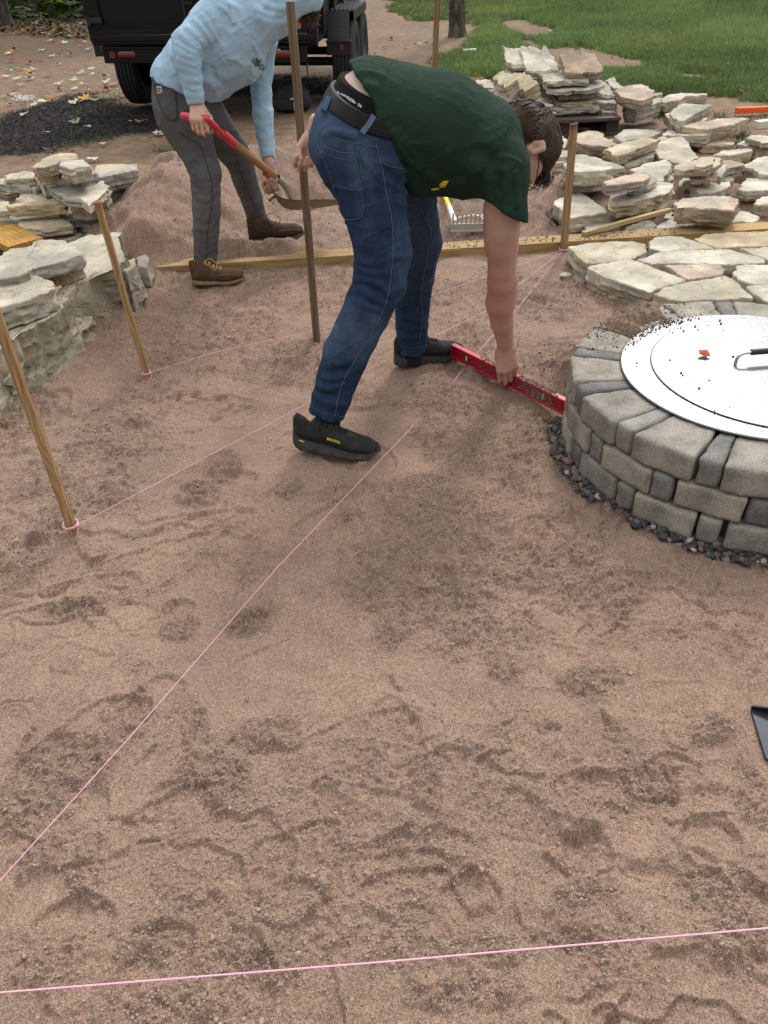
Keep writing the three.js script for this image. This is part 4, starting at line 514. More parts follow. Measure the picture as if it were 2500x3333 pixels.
stake('tall pine stake leaning left at the left frame edge, pink string knotted at its foot', s1, D(0, 1062, s1.z - .03), .024, .018, pineStake, .42);
stake('thin reddish pine stake by the left boulder, its cut top in view', s2, D(316, 655, s2.z - .02), .022, .02, pineStake, 0, { endTint: [.75, .5, .4] });
stake('pine stake with a burnt-looking top between the bending man and the stone field', s3, D(1868, 402, s3.z - .03), .034, .03, wood(lin(.42, .28, .15), 1), 0, { endTint: [.28, .22, .2] });
{ const a = D(1416, 214, -6), b = D(1424, 0, -6), d = b.clone().sub(a).normalize(), base = a.clone().addScaledVector(d, -a.y / d.y); stake('wooden stake standing behind the bent back of the man in green, near the tree', base, b, .036, .03, wood(lin(.33, .23, .14), 0), .3); }
const heldBase = G(1031, 1108), heldTop = D(945, 5, heldBase.z - .02);
{ const hs = thing('wooden_stake', 'weathered grey-brown stake with a nail in its top, gripped upright by the man in green', 'stake', heldBase.clone(), 'layout stakes'); const g = bar(heldBase.clone().sub(heldBase), heldTop.clone().sub(heldBase), .03, .03, V3(0, 0, 1), { wob: .001 }); mk('shaft', g, oldWood, hs); const tp = heldTop.clone().sub(heldBase); mk('nail', aimed(new THREE.CylinderGeometry(.0025, .0025, .05, 8).translate(0, .025, 0), tp, tp.clone().add(V3(-.004, .05, 0))), std(lin(.7, .7, .68), .4, { metalness: .6 }), hs); }
// strings
function cord(label, pts, r = .001) { const g = merge(pts.slice(1).map((q, i) => aimed(new THREE.CylinderGeometry(r, r, q.distanceTo(pts[i]), 6).translate(0, q.distanceTo(pts[i]) / 2, 0), pts[i], q))); return place('string_line', g, pink, label, 'string', 'pink string lines'); }
const up = (v, y) => V3(v.x, y, v.z);
const on = (px, py, y) => { const v = G(px, py, y); return v; };
cord('pink string from the thin left stake to the stake by the stone field', [up(s2, .012), on(700, 1146, .022), on(1090, 1062, .022), on(1409, 960, .024), up(s3, .03)]);
cord('pink string from the tall left stake, passing under the bending man', [up(s1, .035), on(960, 1335, .022), on(1240, 1180, .022), on(1585, 1010, .024), up(s3, .028)]);
cord('pale pink string running diagonally across the sand towards the lower left corner', [on(1346, 1384, -.004), on(1335, 1396, .012), on(900, 1850, .022), on(420, 2402, .03), on(0, 2866, .035), on(-260, 3160, .04)], .001);
cord('short pink string from the stake by the stone field down to the red level', [up(s3, .026), on(1700, 985, .018), on(1590, 1108, .012), on(1500, 1210, .008), on(1462, 1264, -.004)]);
cord('bright pink string stretched across the very foreground', [G(-300, 3258, .1), G(0, 3231, .1), G(1250, 3131, .1), G(2500, 3021, .1), G(2900, 2985, .1)], .0015);
for (const [b, y, r, lab] of [[s1, .045, .022, 'pink string knot around the foot of the tall left stake'], [s2, .012, .017, 'pink string knot around the foot of the thin left stake'], [s3, .028, .024, 'pink string knot around the foot of the stake by the stone field']]) {
  const L = []; for (let k = 0; k < 3; k++) L.push(new THREE.TorusGeometry(r, .0016, 6, 24).rotateX(Math.PI / 2 + .12 * (k - 1)).translate(b.x, y + .004 * k, b.z)); L.push(tube([V3(b.x + r, y, b.z + .004), V3(b.x + r * .9, y - .02, b.z + .016), V3(b.x + r * .2, Math.max(.004, y - .04), b.z + .02)], .0016, 10, 5)); L.push(new THREE.SphereGeometry(.005, 8, 6).translate(b.x + r, y + .003, b.z + .006)); place('string_knot', merge(L), pink, lab, 'knot', 'string knots'); }
// timbers
{
  const yT = .062, a = G(486, 872, yT), b = G(2306, 757, yT), dir = b.clone().sub(a).normalize(), back = V3(dir.z, 0, -dir.x).multiplyScalar(1); if (back.z > 0) back.negate();
  const W = .115, H = .10, sh = back.clone().multiplyScalar(W / 2).add(V3(0, -H / 2, 0)); const A = a.clone().add(sh), Bq = b.clone().add(sh);
  place('timber', bar(A, Bq, W, H, V3(0, 1, 0), { wob: .002 }), timberMat, 'long yellow pine edging timber half buried in sand behind the men', 'timber', 'edging timbers');
  place('timber', bar(Bq.clone().addScaledVector(dir, .004), Bq.clone().addScaledVector(dir, 1.3), W, H, V3(0, 1, 0), { wob: .002, seed: 4 }), wood(lin(.60, .41, .16), 0), 'yellow pine timber continuing the edging to the right frame edge', 'timber', 'edging timbers');
  // crumbs on the timber
  const r = rng(31), n = 420, q = new THREE.Quaternion(), len = A.distanceTo(Bq); tag(inst('sand_crumbs', new THREE.IcosahedronGeometry(1, 0), std(lin(.17, .12, .10), 1), n, (i, M, c) => { const t = .35 + .6 * Math.pow(r(), .8), s = .002 + .005 * r() * r(), v = a.clone().addScaledVector(dir, t * len).addScaledVector(back, W * (.05 + .9 * r())); v.y = yT + s * .3; q.setFromEuler(new THREE.Euler(r() * 6, r() * 6, 0)); M.compose(v, q, V3(s, s * .8, s)); const k = .7 + .7 * r(); c.setRGB(k, k, k); return true; }), 'sand crumbs on top of the edging timber', null, null, 'stuff');
}
{ const h = .13, q = (x, y) => { const p = L1([x, y]); return G(p[0], p[1], h); }, m0 = q(0, 500).add(q(0, 600)).multiplyScalar(.5), m1 = q(228, 600).add(q(90, 652)).multiplyScalar(.5), d = m1.clone().sub(m0).normalize(); m0.y -= .02; m1.y -= .02;
  place('board', bar(m0.clone().addScaledVector(d, -.7), m1, .20, .04, V3(0, 1, 0)), boardMat, 'yellow board lying behind the boulder at the left frame edge', 'board'); }
{ const p = K5([232, 286]), q = K5([902, 102]); place('wooden_stick', bar(G(p[0], p[1], .075), G(q[0], q[1], .11), .028, .02, V3(0, 1, 0)), stickMat, 'thin pale wooden stick resting on the flat slabs behind the timber', 'stick'); }
// orange bar, white block, red-handled tool
{ const a = G(2398, 382, 0), b = D(2660, 352, a.z + .02), dir = V3(b.x - a.x, 0, b.z - a.z).normalize(), c = a.clone().addScaledVector(dir, .45); c.y = .05;
  const t = thing('orange_bar', 'bright orange straight bar lying on the dirt at the right frame edge', 'bar', c.clone()); t.rotation.y = Math.atan2(-dir.z, dir.x); const om = std(lin(.95, .12, .012), .45);
  mk('body', box(.9, .045, .05, 0, 0, -.025, .004), om, t); mk('groove', box(.86, .006, .016, 0, .0215, -.025), std(lin(.7, .08, .01), .5), t); mk('end_cap', box(.012, .052, .056, -.455, 0, -.025, .004), om, t);
  const w = G(2458, 420, 0); place('flat_stone', bar(w.clone().add(V3(0, .03, 0)), w.clone().add(V3(.5, .035, -.12)), .08, .055, V3(0, 1, 0), { wob: .004 }), std(lin(.70, .66, .54), .9), 'narrow cream stone strip below the orange bar', 'stone', 'loose limestone slabs laid out beyond the timber');
  const p = D(2472, 352, -8.9), t2 = thing('red_handled_tool', 'tool with two thick red grips at the right frame edge, above the orange bar', 'tool', V3(p.x, 0, p.z)), red = std(lin(.62, .02, .06), .4);
  mk('grip', aimed(new THREE.CapsuleGeometry(.035, .17, 6, 12).translate(0, .1, 0), V3(.05, .12, .02), V3(.3, .17, -.1)), red, t2); mk('grip', aimed(new THREE.CapsuleGeometry(.03, .05, 6, 12).translate(0, .04, 0), V3(-.02, .06, .08), V3(.08, .07, .08)), red, t2); mk('shaft', tube([V3(.02, .07, .08), V3(.08, .09, .05), V3(.2, .14, 0), V3(.4, .12, -.06)], .014, 20, 8), std(lin(.03, .03, .03), .5), t2); mk('arm', tube([V3(.05, .1, .06), V3(.12, .13, .02), V3(.24, .11, .02), V3(.4, .08, .02)], .016, 20, 8), red, t2); }
{ const a = G(1507, 184, .0), b = G(1549, 182, 0); a.y = b.y = .045; const g = new THREE.LatheGeometry([[.038, 0], [.045, 0], [.045, a.distanceTo(b)], [.038, a.distanceTo(b)], [.038, 0]].map((q) => new THREE.Vector2(...q)), 24); place('plastic_pipe', aimed(g, a, b), std(lin(.72, .72, .7), .4), 'short piece of white plastic pipe on the dirt near the tree', 'pipe'); }
// pallet under the stack
{ const a = D(...K1([640, 720]), -6.95), b = D(...K1([1462, 715]), -6.95), w = b.x - a.x, ptop = b.y, t = thing('wooden_pallet', 'dark weathered wooden pallet carrying the tall stacks of stone', 'pallet', V3((a.x + b.x) / 2, 0, -7.35)), m = wood(lin(.13, .10, .08), 1), W = w + .25;
  for (let i = 0; i < 6; i++) mk('plank', bar(V3(-W / 2, ptop - .012, .43 - i * .17), V3(W / 2, ptop - .012, .43 - i * .17), .13, .022, V3(0, 1, 0), { seed: i * 3 }), m, t);
  for (const x of [-W / 2 + .05, 0, W / 2 - .05]) mk('block', box(.1, ptop - .045, .9, x, (ptop - .045) / 2 + .02, 0), paintless(wood(lin(.10, .08, .065), 0)), t);
  for (let i = 0; i < 3; i++) mk('plank', bar(V3(-W / 2, .012, .42 - i * .42), V3(W / 2, .012, .42 - i * .42), .11, .02, V3(0, 1, 0), { seed: i * 5 }), m, t); }
function paintless(m) { const k = m.clone(); k.vertexColors = false; return k; }
// the red level in the man's hand
const lvA = G(1477, 1172), lvB = G(1838, 1350);
{ const a = lvA.clone(), b = lvB.clone(); a.y = .07; b.y = .062; const dir = b.clone().sub(a).normalize(), L = a.distanceTo(b), t = thing('spirit_level', 'red spirit level pressed onto the sand between shoe and fire pit, smeared with sand', 'level', a.clone().add(b).multiplyScalar(.5)); t.rotation.order = 'YXZ'; t.rotation.y = Math.atan2(-dir.z, dir.x); t.rotation.z = Math.asin(dir.y);
  const red = std(lin(.50, .012, .035), .4), dk = std(lin(.30, .008, .02), .45); const H = .058, W = .024;
  mk('web', box(L - .01, H - .012, .009, 0, -H / 2, 0), dk, t); mk('rail', box(L, .009, W, 0, -.0045, 0, .0025), red, t); mk('rail', box(L, .009, W, 0, -H + .0045, 0, .0025), red, t); mk('ridge', box(L - .02, .004, .013, 0, -.019, 0), red, t); mk('ridge', box(L - .02, .004, .013, 0, -H + .019, 0), red, t);
  for (const s of [-1, 1]) mk('end_cap', box(.008, H + .002, W + .003, s * (L / 2 + .002), -H / 2, 0, .003), s > 0 ? red : dk, t);
  for (const [x, g] of [[-L * .36, 1], [L * .33, 0]]) { const v = mk('vial_window', new THREE.CylinderGeometry(.0145, .0145, .014, 20).rotateX(Math.PI / 2).translate(x, -H / 2, 0), std(lin(.12, .01, .015), .5), t); mk('vial', new THREE.CapsuleGeometry(.0055, .013, 4, 10).translate(x, -H / 2, .006), std(g ? lin(.75, .72, .1) : lin(.35, .5, .08), .15), v); }
  const r = rng(44), q = new THREE.Quaternion(), N = 900; tag(inst('caked_sand', new THREE.IcosahedronGeometry(1, 0), std(lin(.21, .15, .115), 1), N, (i, M, c) => { const g = r() < .75 ? .17 + .10 * (r() + r() - 1) : -.02 + .12 * (r() - .5) * 2, top = r() < .4, s = .002 + .0045 * r() * r(); q.setFromEuler(new THREE.Euler(r() * 6, r() * 6, 0)); M.compose(V3(clamp(g * L / .6, -L / 2, L / 2), top ? s * .2 : -H * r(), top ? W * (r() - .5) : .0055 + s * .3), q, V3(s, s * .8, s)); const k = .6 + .7 * r(); c.setRGB(k, k, k); return true; }, t), 'sand caked on the level', null, null, 'stuff'); }
// landscape rake
{ const z0 = -4.62, a = D(1467, 745, z0), b = D(1724, 738, z0), w = b.x - a.x, base = V3((a.x + b.x) / 2, Math.min(a.y, b.y) - .005, z0), t = thing('landscape_rake', 'aluminium landscape rake with a yellow handle lying teeth up behind the men', 'rake', base), al = new THREE.MeshStandardMaterial({ color: lin(.42, .39, .35), metalness: .55, roughness: .5 }), th = (b.y - a.y) / w;
  t.rotation.z = Math.atan(th); const hb = .04; mk('bar', box(w, hb, .012, 0, hb / 2, 0, .002), al, t); mk('lip', box(w, .006, .04, 0, .003, .014), al, t);
  const N = 18; for (let i = 0; i < N; i++) mk('tooth', box(.010, .062, .006, -w / 2 + .012 + (w - .024) * i / (N - 1), hb + .029, 0, .002), al, t);
  const hs = V3(-w / 2 + .03, .05, -.01), inv = (v) => v.sub(base); const j = inv(D(1480, 728, z0 - .02)), k = inv(D(1462, 678, z0 - .22)), e = inv(D(1412, 560, z0 - .85)); const wh = std(lin(.75, .75, .72), .35);
  mk('ferrule', aimed(new THREE.CylinderGeometry(.016, .018, j.distanceTo(k), 12).translate(0, j.distanceTo(k) / 2, 0), j, k), wh, t); mk('handle', aimed(new THREE.CylinderGeometry(.014, .014, k.distanceTo(e) * 1.5, 12).translate(0, k.distanceTo(e) * .75, 0), k, e), std(lin(.86, .66, .015), .4), t);
  for (const s of [0, 1]) mk('brace', tube([j.clone().lerp(k, .25), V3(-w * .15 + s * w * .5, hb + .03, -.04), V3(-w * .02 + s * w * .3, hb * .7, -.008)], .006, 16, 8), wh, t); }
// duffel bag behind the trailer
{ const b0 = G(950, 372), t = thing('tool_bag', 'black fabric tool bag with a front flap, on the ground under the trailer\'s rear', 'bag', V3(b0.x, 0, b0.z - .16)), m = std(lin(.018, .018, .02), .75), zc = 1, g = new THREE.SphereGeometry(1, 40, 28), p = g.attributes.position, sg = (v, e) => Math.sign(v) * Math.pow(Math.abs(v), e);
  for (let i = 0; i < p.count; i++) { let x = sg(p.getX(i), .7) * .2, y = sg(p.getY(i), .6) * .13 + .13, z = sg(p.getZ(i), .7) * .14; const f = 1 - .28 * sstep(.1, .26, y), n = .012 * fbm3(x * 14, y * 14, z * 14, 3); p.setXYZ(i, x * f * 1.02 + n, y + n * 2 - .03 * Math.abs(x), z * f + n); } g.computeVertexNormals(); mk('body', g, m, t);
  mk('pocket', box(.17, .13, .03, -.03, .10, .125, .012), m, t); mk('flap', box(.18, .075, .02, -.03, .175, .132, .008), std(lin(.012, .012, .013), .55), t); mk('label', box(.045, .018, .003, .02, .135, .147), std(lin(.5, .5, .5), .6), t); mk('clip', box(.02, .075, .006, .035, .065, .147, .002), std(lin(.42, .42, .42), .5), t);
  for (const s of [-1, 1]) mk('strap', tube([V3(-.12, .2, .07 * s), V3(-.06, .29, .05 * s), V3(.06, .30, .05 * s), V3(.13, .2, .07 * s)], .011, 20, 6), m, t); }
// corner of a black steel plate tool by the camera
{ const A = G(2441, 2322), Bq = G(2489, 2478), C = G(2700, 2650), E = G(2830, 2420); const y = .008, sh = new THREE.Shape([[A.x, -A.z], [Bq.x, -Bq.z], [C.x, -C.z], [E.x, -E.z]].map((q) => new THREE.Vector2(...q))), g = new THREE.ExtrudeGeometry(sh, { depth: .004, bevelEnabled: true, bevelSize: .0015, bevelThickness: .0015, bevelSegments: 2 }); g.rotateX(-Math.PI / 2); g.translate(0, y, 0);
  const at = centred(g), t = thing('steel_scoop', 'black steel scoop plate dusted with sand, its corner at the right frame edge', 'scoop', at), m = new THREE.MeshStandardMaterial({ color: lin(.035, .04, .05), roughness: .35, metalness: .5 }); mk('plate', g, m, t);
  const l = (v, h) => v.clone().sub(at).setY(h), P = l(A, .014), Q = l(E, .05); const gk = new THREE.BufferGeometry(), up2 = .05; const q = [l(A, .006), l(E, .006), l(E, .006 + up2 * 1.3), l(A, .006 + .012)]; const th = V3(0, 0, -.004), all = [...q, ...q.map((v) => v.clone().add(th))]; gk.setAttribute('position', new THREE.Float32BufferAttribute(all.flatMap((v) => v.toArray()), 3)); gk.setIndex([0, 1, 2, 0, 2, 3, 4, 6, 5, 4, 7, 6, 3, 2, 6, 3, 6, 7, 0, 3, 7, 0, 7, 4, 0, 4, 5, 0, 5, 1, 1, 5, 6, 1, 6, 2]); const gf = gk.toNonIndexed(); gf.computeVertexNormals(); mk('raised_edge', gf, std(lin(.008, .008, .01), .3), t); }
// ---------- dump trailer ----------
{
  const blackTex = tex(512, 512, (u, v, i, j) => { const d = sstep(.25, .6, tfbm(u, v, 4, 5, 3)) * .03 + (tn(u * 3, v * 1, 3, 6) > .3 ? .006 : 0) * tn(u * 60, v * 6, 60, 9), s = hash3(i >> 1, j >> 2, 5) > .992 ? .10 : 0; const k = .055 + d * 1.6 + s + .015 * hash3(i, j, 3); return [k * .98, k, k * 1.06]; });
  const paintM = new THREE.MeshPhysicalMaterial({ color: lin(1, 1, 1), map: blackTex, roughness: .5, clearcoat: .1, clearcoatRoughness: .3, specularIntensity: .45 }), dark = std(lin(.012, .012, .013), .6), rub = new THREE.MeshStandardMaterial({ color: lin(.022, .022, .022), roughness: .85, bumpMap: tex(256, 256, (u, v, i, j) => { const k = .5 + .5 * (((i + (j >> 3) * 5) % 26) < 4 ? -1 : .2) * 1; return [k, k, k]; }, false), bumpScale: .004 }), redM = new THREE.MeshPhysicalMaterial({ color: lin(.13, .005, .010), roughness: .3, clearcoat: .6 });
  const T = thing('dump_trailer', 'black dump trailer with barn-door tailgate and two axles, seen from behind', 'trailer', V3(-1.47, .03, -8.4)); T.rotation.y = -.11; T.rotation.z = -.028;
  const W = 2.14, h0 = .60, hx = W / 2;
  const bed = merge([box(W - .02, .08, 3.4, 0, .66, -1.72), box(.05, .75, 3.4, -hx + .025, 1.06, -1.72), box(.05, .75, 3.4, hx - .025, 1.06, -1.72), box(W, .75, .05, 0, 1.06, -3.4)]); mk('bed', bed, paintM, T);
  const gate = (s) => { const a = [], w = W / 2 - .09, cx = s * (w / 2 + .004); a.push(box(w, .7, .03, cx, 1.06, -.012)); const d = mk('tailgate_door', merge(a), paintM, T); const fr = [box(w, .055, .05, cx, .735, .005, .006), box(.055, .7, .05, cx + s * (w / 2 - .028), 1.09, .005, .006), box(.05, .7, .05, cx - s * (w / 2 - .026), 1.09, .005, .006), box(w, .02, .012, cx, .772, .03)]; mk('door_frame', merge(fr), paintM, d); for (const y of [.82, 1.28]) mk('hinge', merge([box(.12, .045, .03, s * (hx - .10), y, .045, .006), new THREE.CylinderGeometry(.02, .02, .075, 12).translate(s * (hx - .03), y, .045)]), dark, d); return d; };
  const g1 = gate(-1), g2 = gate(1);
  for (const s of [-1, 1]) { mk('corner_post', box(.09, .78, .09, s * (hx - .04), 1.04, -.03, .008), paintM, T); mk('latch_rod', merge([new THREE.CylinderGeometry(.012, .012, .62, 10).translate(.12 * s, 1.06, .05), box(.03, .06, .04, .12 * s, .78, .045), box(.09, .02, .02, .08 * s, .95, .06)]), dark, T); }
  mk('sill', merge([box(W - .02, .05, .1, 0, .675, -.02, .006), box(W - .06, .012, .05, 0, .643, .03)]), paintM, T);
  const bm = mk('bumper', merge([box(W - .2, .125, .06, 0, .537, .0, .006), box(W - .2, .02, .09, 0, .60, .0, .004)]), paintM, T);
  for (const s of [-1, 1]) { const oval = new THREE.CapsuleGeometry(.031, .11, 6, 16).rotateZ(Math.PI / 2).scale(1, 1, .45); const cx = s * (hx - .33); mk('tail_light', oval.translate(cx, .545, .034), redM, T); mk('light_ring', new THREE.TorusGeometry(1, .07, 8, 30).scale(.093, .04, .06).translate(cx, .545, .03), dark, T); mk('tail_light', new THREE.CylinderGeometry(.03, .03, .02, 20).rotateX(Math.PI / 2).translate(s * (hx - .195), .545, .034), redM, T); }
  T.updateMatrixWorld(true); const loc = (px, py, z) => T.worldToLocal(D(px, py, -8.4 + z));
  { const a = loc(903, 158, .05), l = []; for (const [dx, dy, r] of [[-.022, 0, .018], [-.012, -.016, .012], [.012, .006, .009], [.026, -.012, .016], [.03, .02, .007], [.004, -.02, .008]]) l.push(new THREE.SphereGeometry(r, 12, 8).scale(1, 1, .12).translate(a.x + dx, a.y + dy, .033)); mk('paint_splash', merge(l), std(lin(.75, .74, .70), .6), T); const t = loc(909, 116, .03), f = (o, g, m, zz) => { const q = new THREE.ShapeGeometry(font.generateShapes('NAI', g), 3); q.translate(t.x - o, t.y - o, zz); return mk('lettering', q, m, T); }; f(0, .055, std(lin(.72, .72, .74), .5), .0085); f(-.006, .043, std(lin(.03, .035, .20), .5), .0105); }
  // frame, axles, jack
  mk('chassis', merge([box(.1, .16, 4.4, -.42, .50, -2.2), box(.1, .16, 4.4, .42, .50, -2.2), ...[.2, 1.0, 1.9, 2.8].map((z) => box(W - .3, .08, .08, 0, .52, -z)), box(W - .1, .02, 3, 0, .60, -1.7)]), dark, T);
  const prof = [[.205, -.095], [.235, -.108], [.30, -.112], [.335, -.108], [.356, -.098], [.366, -.085], [.370, -.066], [.358, -.064], [.358, -.058], [.371, -.056], [.372, -.025], [.358, -.023], [.358, -.017], [.372, -.015], [.372, .015], [.358, .017], [.358, .023], [.372, .025], [.371, .056], [.358, .058], [.358, .064], [.370, .066], [.366, .085], [.356, .098], [.335, .108], [.30, .112], [.235, .108], [.205, .095]].map((q) => new THREE.Vector2(...q));
  const tyreG = new THREE.LatheGeometry(prof, 72).rotateZ(Math.PI / 2), lugs = []; { const uv = tyreG.attributes.uv; for (let i = 0; i < uv.count; i++) uv.setXY(i, uv.getX(i) * 12, uv.getY(i) * 2); }
  const rimG = merge([new THREE.LatheGeometry([[0, .04], [.06, .045], [.075, .03], [.12, .02], [.17, .045], [.205, .075], [.212, .09], [.205, .095], [.195, .06], [.0, -.02]].map((q) => new THREE.Vector2(...q)), 40).rotateZ(-Math.PI / 2), ...[0, 1, 2, 3, 4, 5].map((k) => new THREE.CylinderGeometry(.012, .012, .03, 8).rotateZ(Math.PI / 2).translate(.04, .085 * Math.cos(k * 1.047), .085 * Math.sin(k * 1.047)))]), rimM = std(lin(.10, .10, .10), .5, { metalness: .3 });
  for (const s of [-1, 1]) for (const z of [-.98, -1.86]) { const w = new THREE.Group(); w.name = 'wheel'; w.position.set(s > 0 ? hx + .15 : -hx + .03, .365 + s * .02, z); if (s < 0) w.rotation.y = Math.PI; T.add(w); mk('tyre', tyreG, rub, w); mk('rim', rimG, rimM, w); }
  for (const z of [-.98, -1.86]) mk('axle', new THREE.CylinderGeometry(.04, .04, W + .4, 12).rotateZ(Math.PI / 2).translate(0, .365, z), dark, T);
  const ribM = std(lin(.03, .03, .033), .3, { metalness: .5 });
  for (const s of [-1, 1]) {
    const f = []; const x0 = s * hx, xw = s * (hx + .26); const pl = (x1, x2, y1, y2, z1, z2) => box(Math.abs(x2 - x1), Math.abs(y2 - y1), Math.abs(z2 - z1), (x1 + x2) / 2, (y1 + y2) / 2, (z1 + z2) / 2);
    f.push(pl(x0, xw, .80, .812, -.78, -2.06)); f.push(box(.26, .012, .32, s * (hx + .13), .70, -.66).rotateX(0)); const F = mk('fender', merge([pl(x0, xw, .806, .82, -.80, -2.04), pl(xw - s * .008, xw, .74, .806, -.80, -2.04)]), ribM, T);
    const rear = box(.22, .27, .012, 0, 0, 0); rear.rotateX(-.42); rear.translate(s * (hx + .11), .695, -.70); const P = mk('diamond_plate', rear, ribM, T);
    const bars = []; for (let i = 0; i < 9; i++) for (let j = 0; j < 12; j++) { const b = box(.019, .0055, .004, 0, 0, 0, .0015); b.rotateZ((i + j) % 2 ? .78 : -.78); b.translate(-.1 + i * .025, -.125 + j * .0225, .007); b.rotateX(-.42); b.translate(s * (hx + .11), .695, -.70); bars.push(b); } tag(mk('plate_tread', merge(bars), std(lin(.12, .12, .125), .3, { metalness: .7 }), P), 'raised tread of the plate', null, null, 'stuff');
    for (let i = 0; i < 6; i++) mk('fender_rib', box(.014, .012, 1.22, s * (hx + .03 + i * .042), .826, -1.42, .003), ribM, T);
    mk('fender_bracket', merge([box(.24, .12, .03, s * (hx + .12), .52, -.62), box(.25, .02, .14, s * (hx + .12), .575, -.66)]), dark, T);
    mk('marker_light', new THREE.CylinderGeometry(.026, .026, .02, 18).rotateX(Math.PI / 2).scale(.8, 1.15, 1).translate(s * (hx + .15), .53, -.595), redM, T);
    for (let i = 0; i < 5; i++) mk('side_post', box(.05, .72, .06, s * (hx + .02), 1.04, -.25 - i * .75), paintM, T);
  }
  mk('chain', tube([V3(hx - .1, .47, .02), V3(hx - .105, .42, .02), V3(hx - .10, .36, .02)], .008, 10, 6), std(lin(.08, .07, .06), .5, { metalness: .6 }), T);
}
// ---------- bodies: fields of tapered limbs, meshed as one skin ----------
function limb(a, b, ra, rb, k = .03, sq) { const ab = b.clone().sub(a); return { a: a.toArray(), ab: ab.toArray(), l2: Math.max(1e-9, ab.lengthSq()), ra, rb, k, n: sq ? sq[0].clone().normalize().toArray() : null, f: sq ? sq[1] : 1 }; }
function limbD(L, x, y, z) {
  let px = x - L.a[0], py = y - L.a[1], pz = z - L.a[2]; const t = clamp((px * L.ab[0] + py * L.ab[1] + pz * L.ab[2]) / L.l2, 0, 1); px -= L.ab[0] * t; py -= L.ab[1] * t; pz -= L.ab[2] * t;
  if (L.n) { const w = (px * L.n[0] + py * L.n[1] + pz * L.n[2]) * (1 - L.f); px -= L.n[0] * w; py -= L.n[1] * w; pz -= L.n[2] * w; }
  return Math.sqrt(px * px + py * py + pz * pz) - (L.ra + (L.rb - L.ra) * t);
}
const smin = (a, b, k) => { const h = Math.max(k - Math.abs(a - b), 0) / k; return Math.min(a, b) - h * h * k * .25; };
const smax = (a, b, k) => -smin(-a, -b, k);
const field = (list) => (x, y, z) => { let d = 1e3; for (const L of list) { const e = limbD(L, x, y, z); d = d > 100 ? e : smin(d, e, L.k); } return d; };
const half = (p, n) => { const m = n.clone().normalize(), c = p.dot(m); return (x, y, z) => x * m.x + y * m.y + z * m.z - c; }; // > 0 on the side of n
function folds(base, list) { // list: { p: [V3...], a, w }
  const S = []; for (const f of list) for (let i = 1; i < f.p.length; i++) { const a = f.p[i - 1], d = f.p[i].clone().sub(a); S.push([a.x, a.y, a.z, d.x, d.y, d.z, Math.max(1e-9, d.lengthSq()), f.a, f.w, i === 1, i === f.p.length - 1]); }
  return (x, y, z) => { let d = base(x, y, z); if (d > .06 || d < -.06) return d; let h = 0, g = 0; for (const s of S) { const px = x - s[0], py = y - s[1], pz = z - s[2], t = clamp((px * s[3] + py * s[4] + pz * s[5]) / s[6], 0, 1), qx = px - s[3] * t, qy = py - s[4] * t, qz = pz - s[5] * t, e = (qx * qx + qy * qy + qz * qz) / (s[8] * s[8]); if (e < 6) { let v = s[7] * Math.exp(-e); if (s[9]) v *= sstep(-.02, .35, t); if (s[10]) v *= sstep(1.02, .65, t); if (v > h) h = v; if (v < g) g = v; } } return d - h - g; };
}
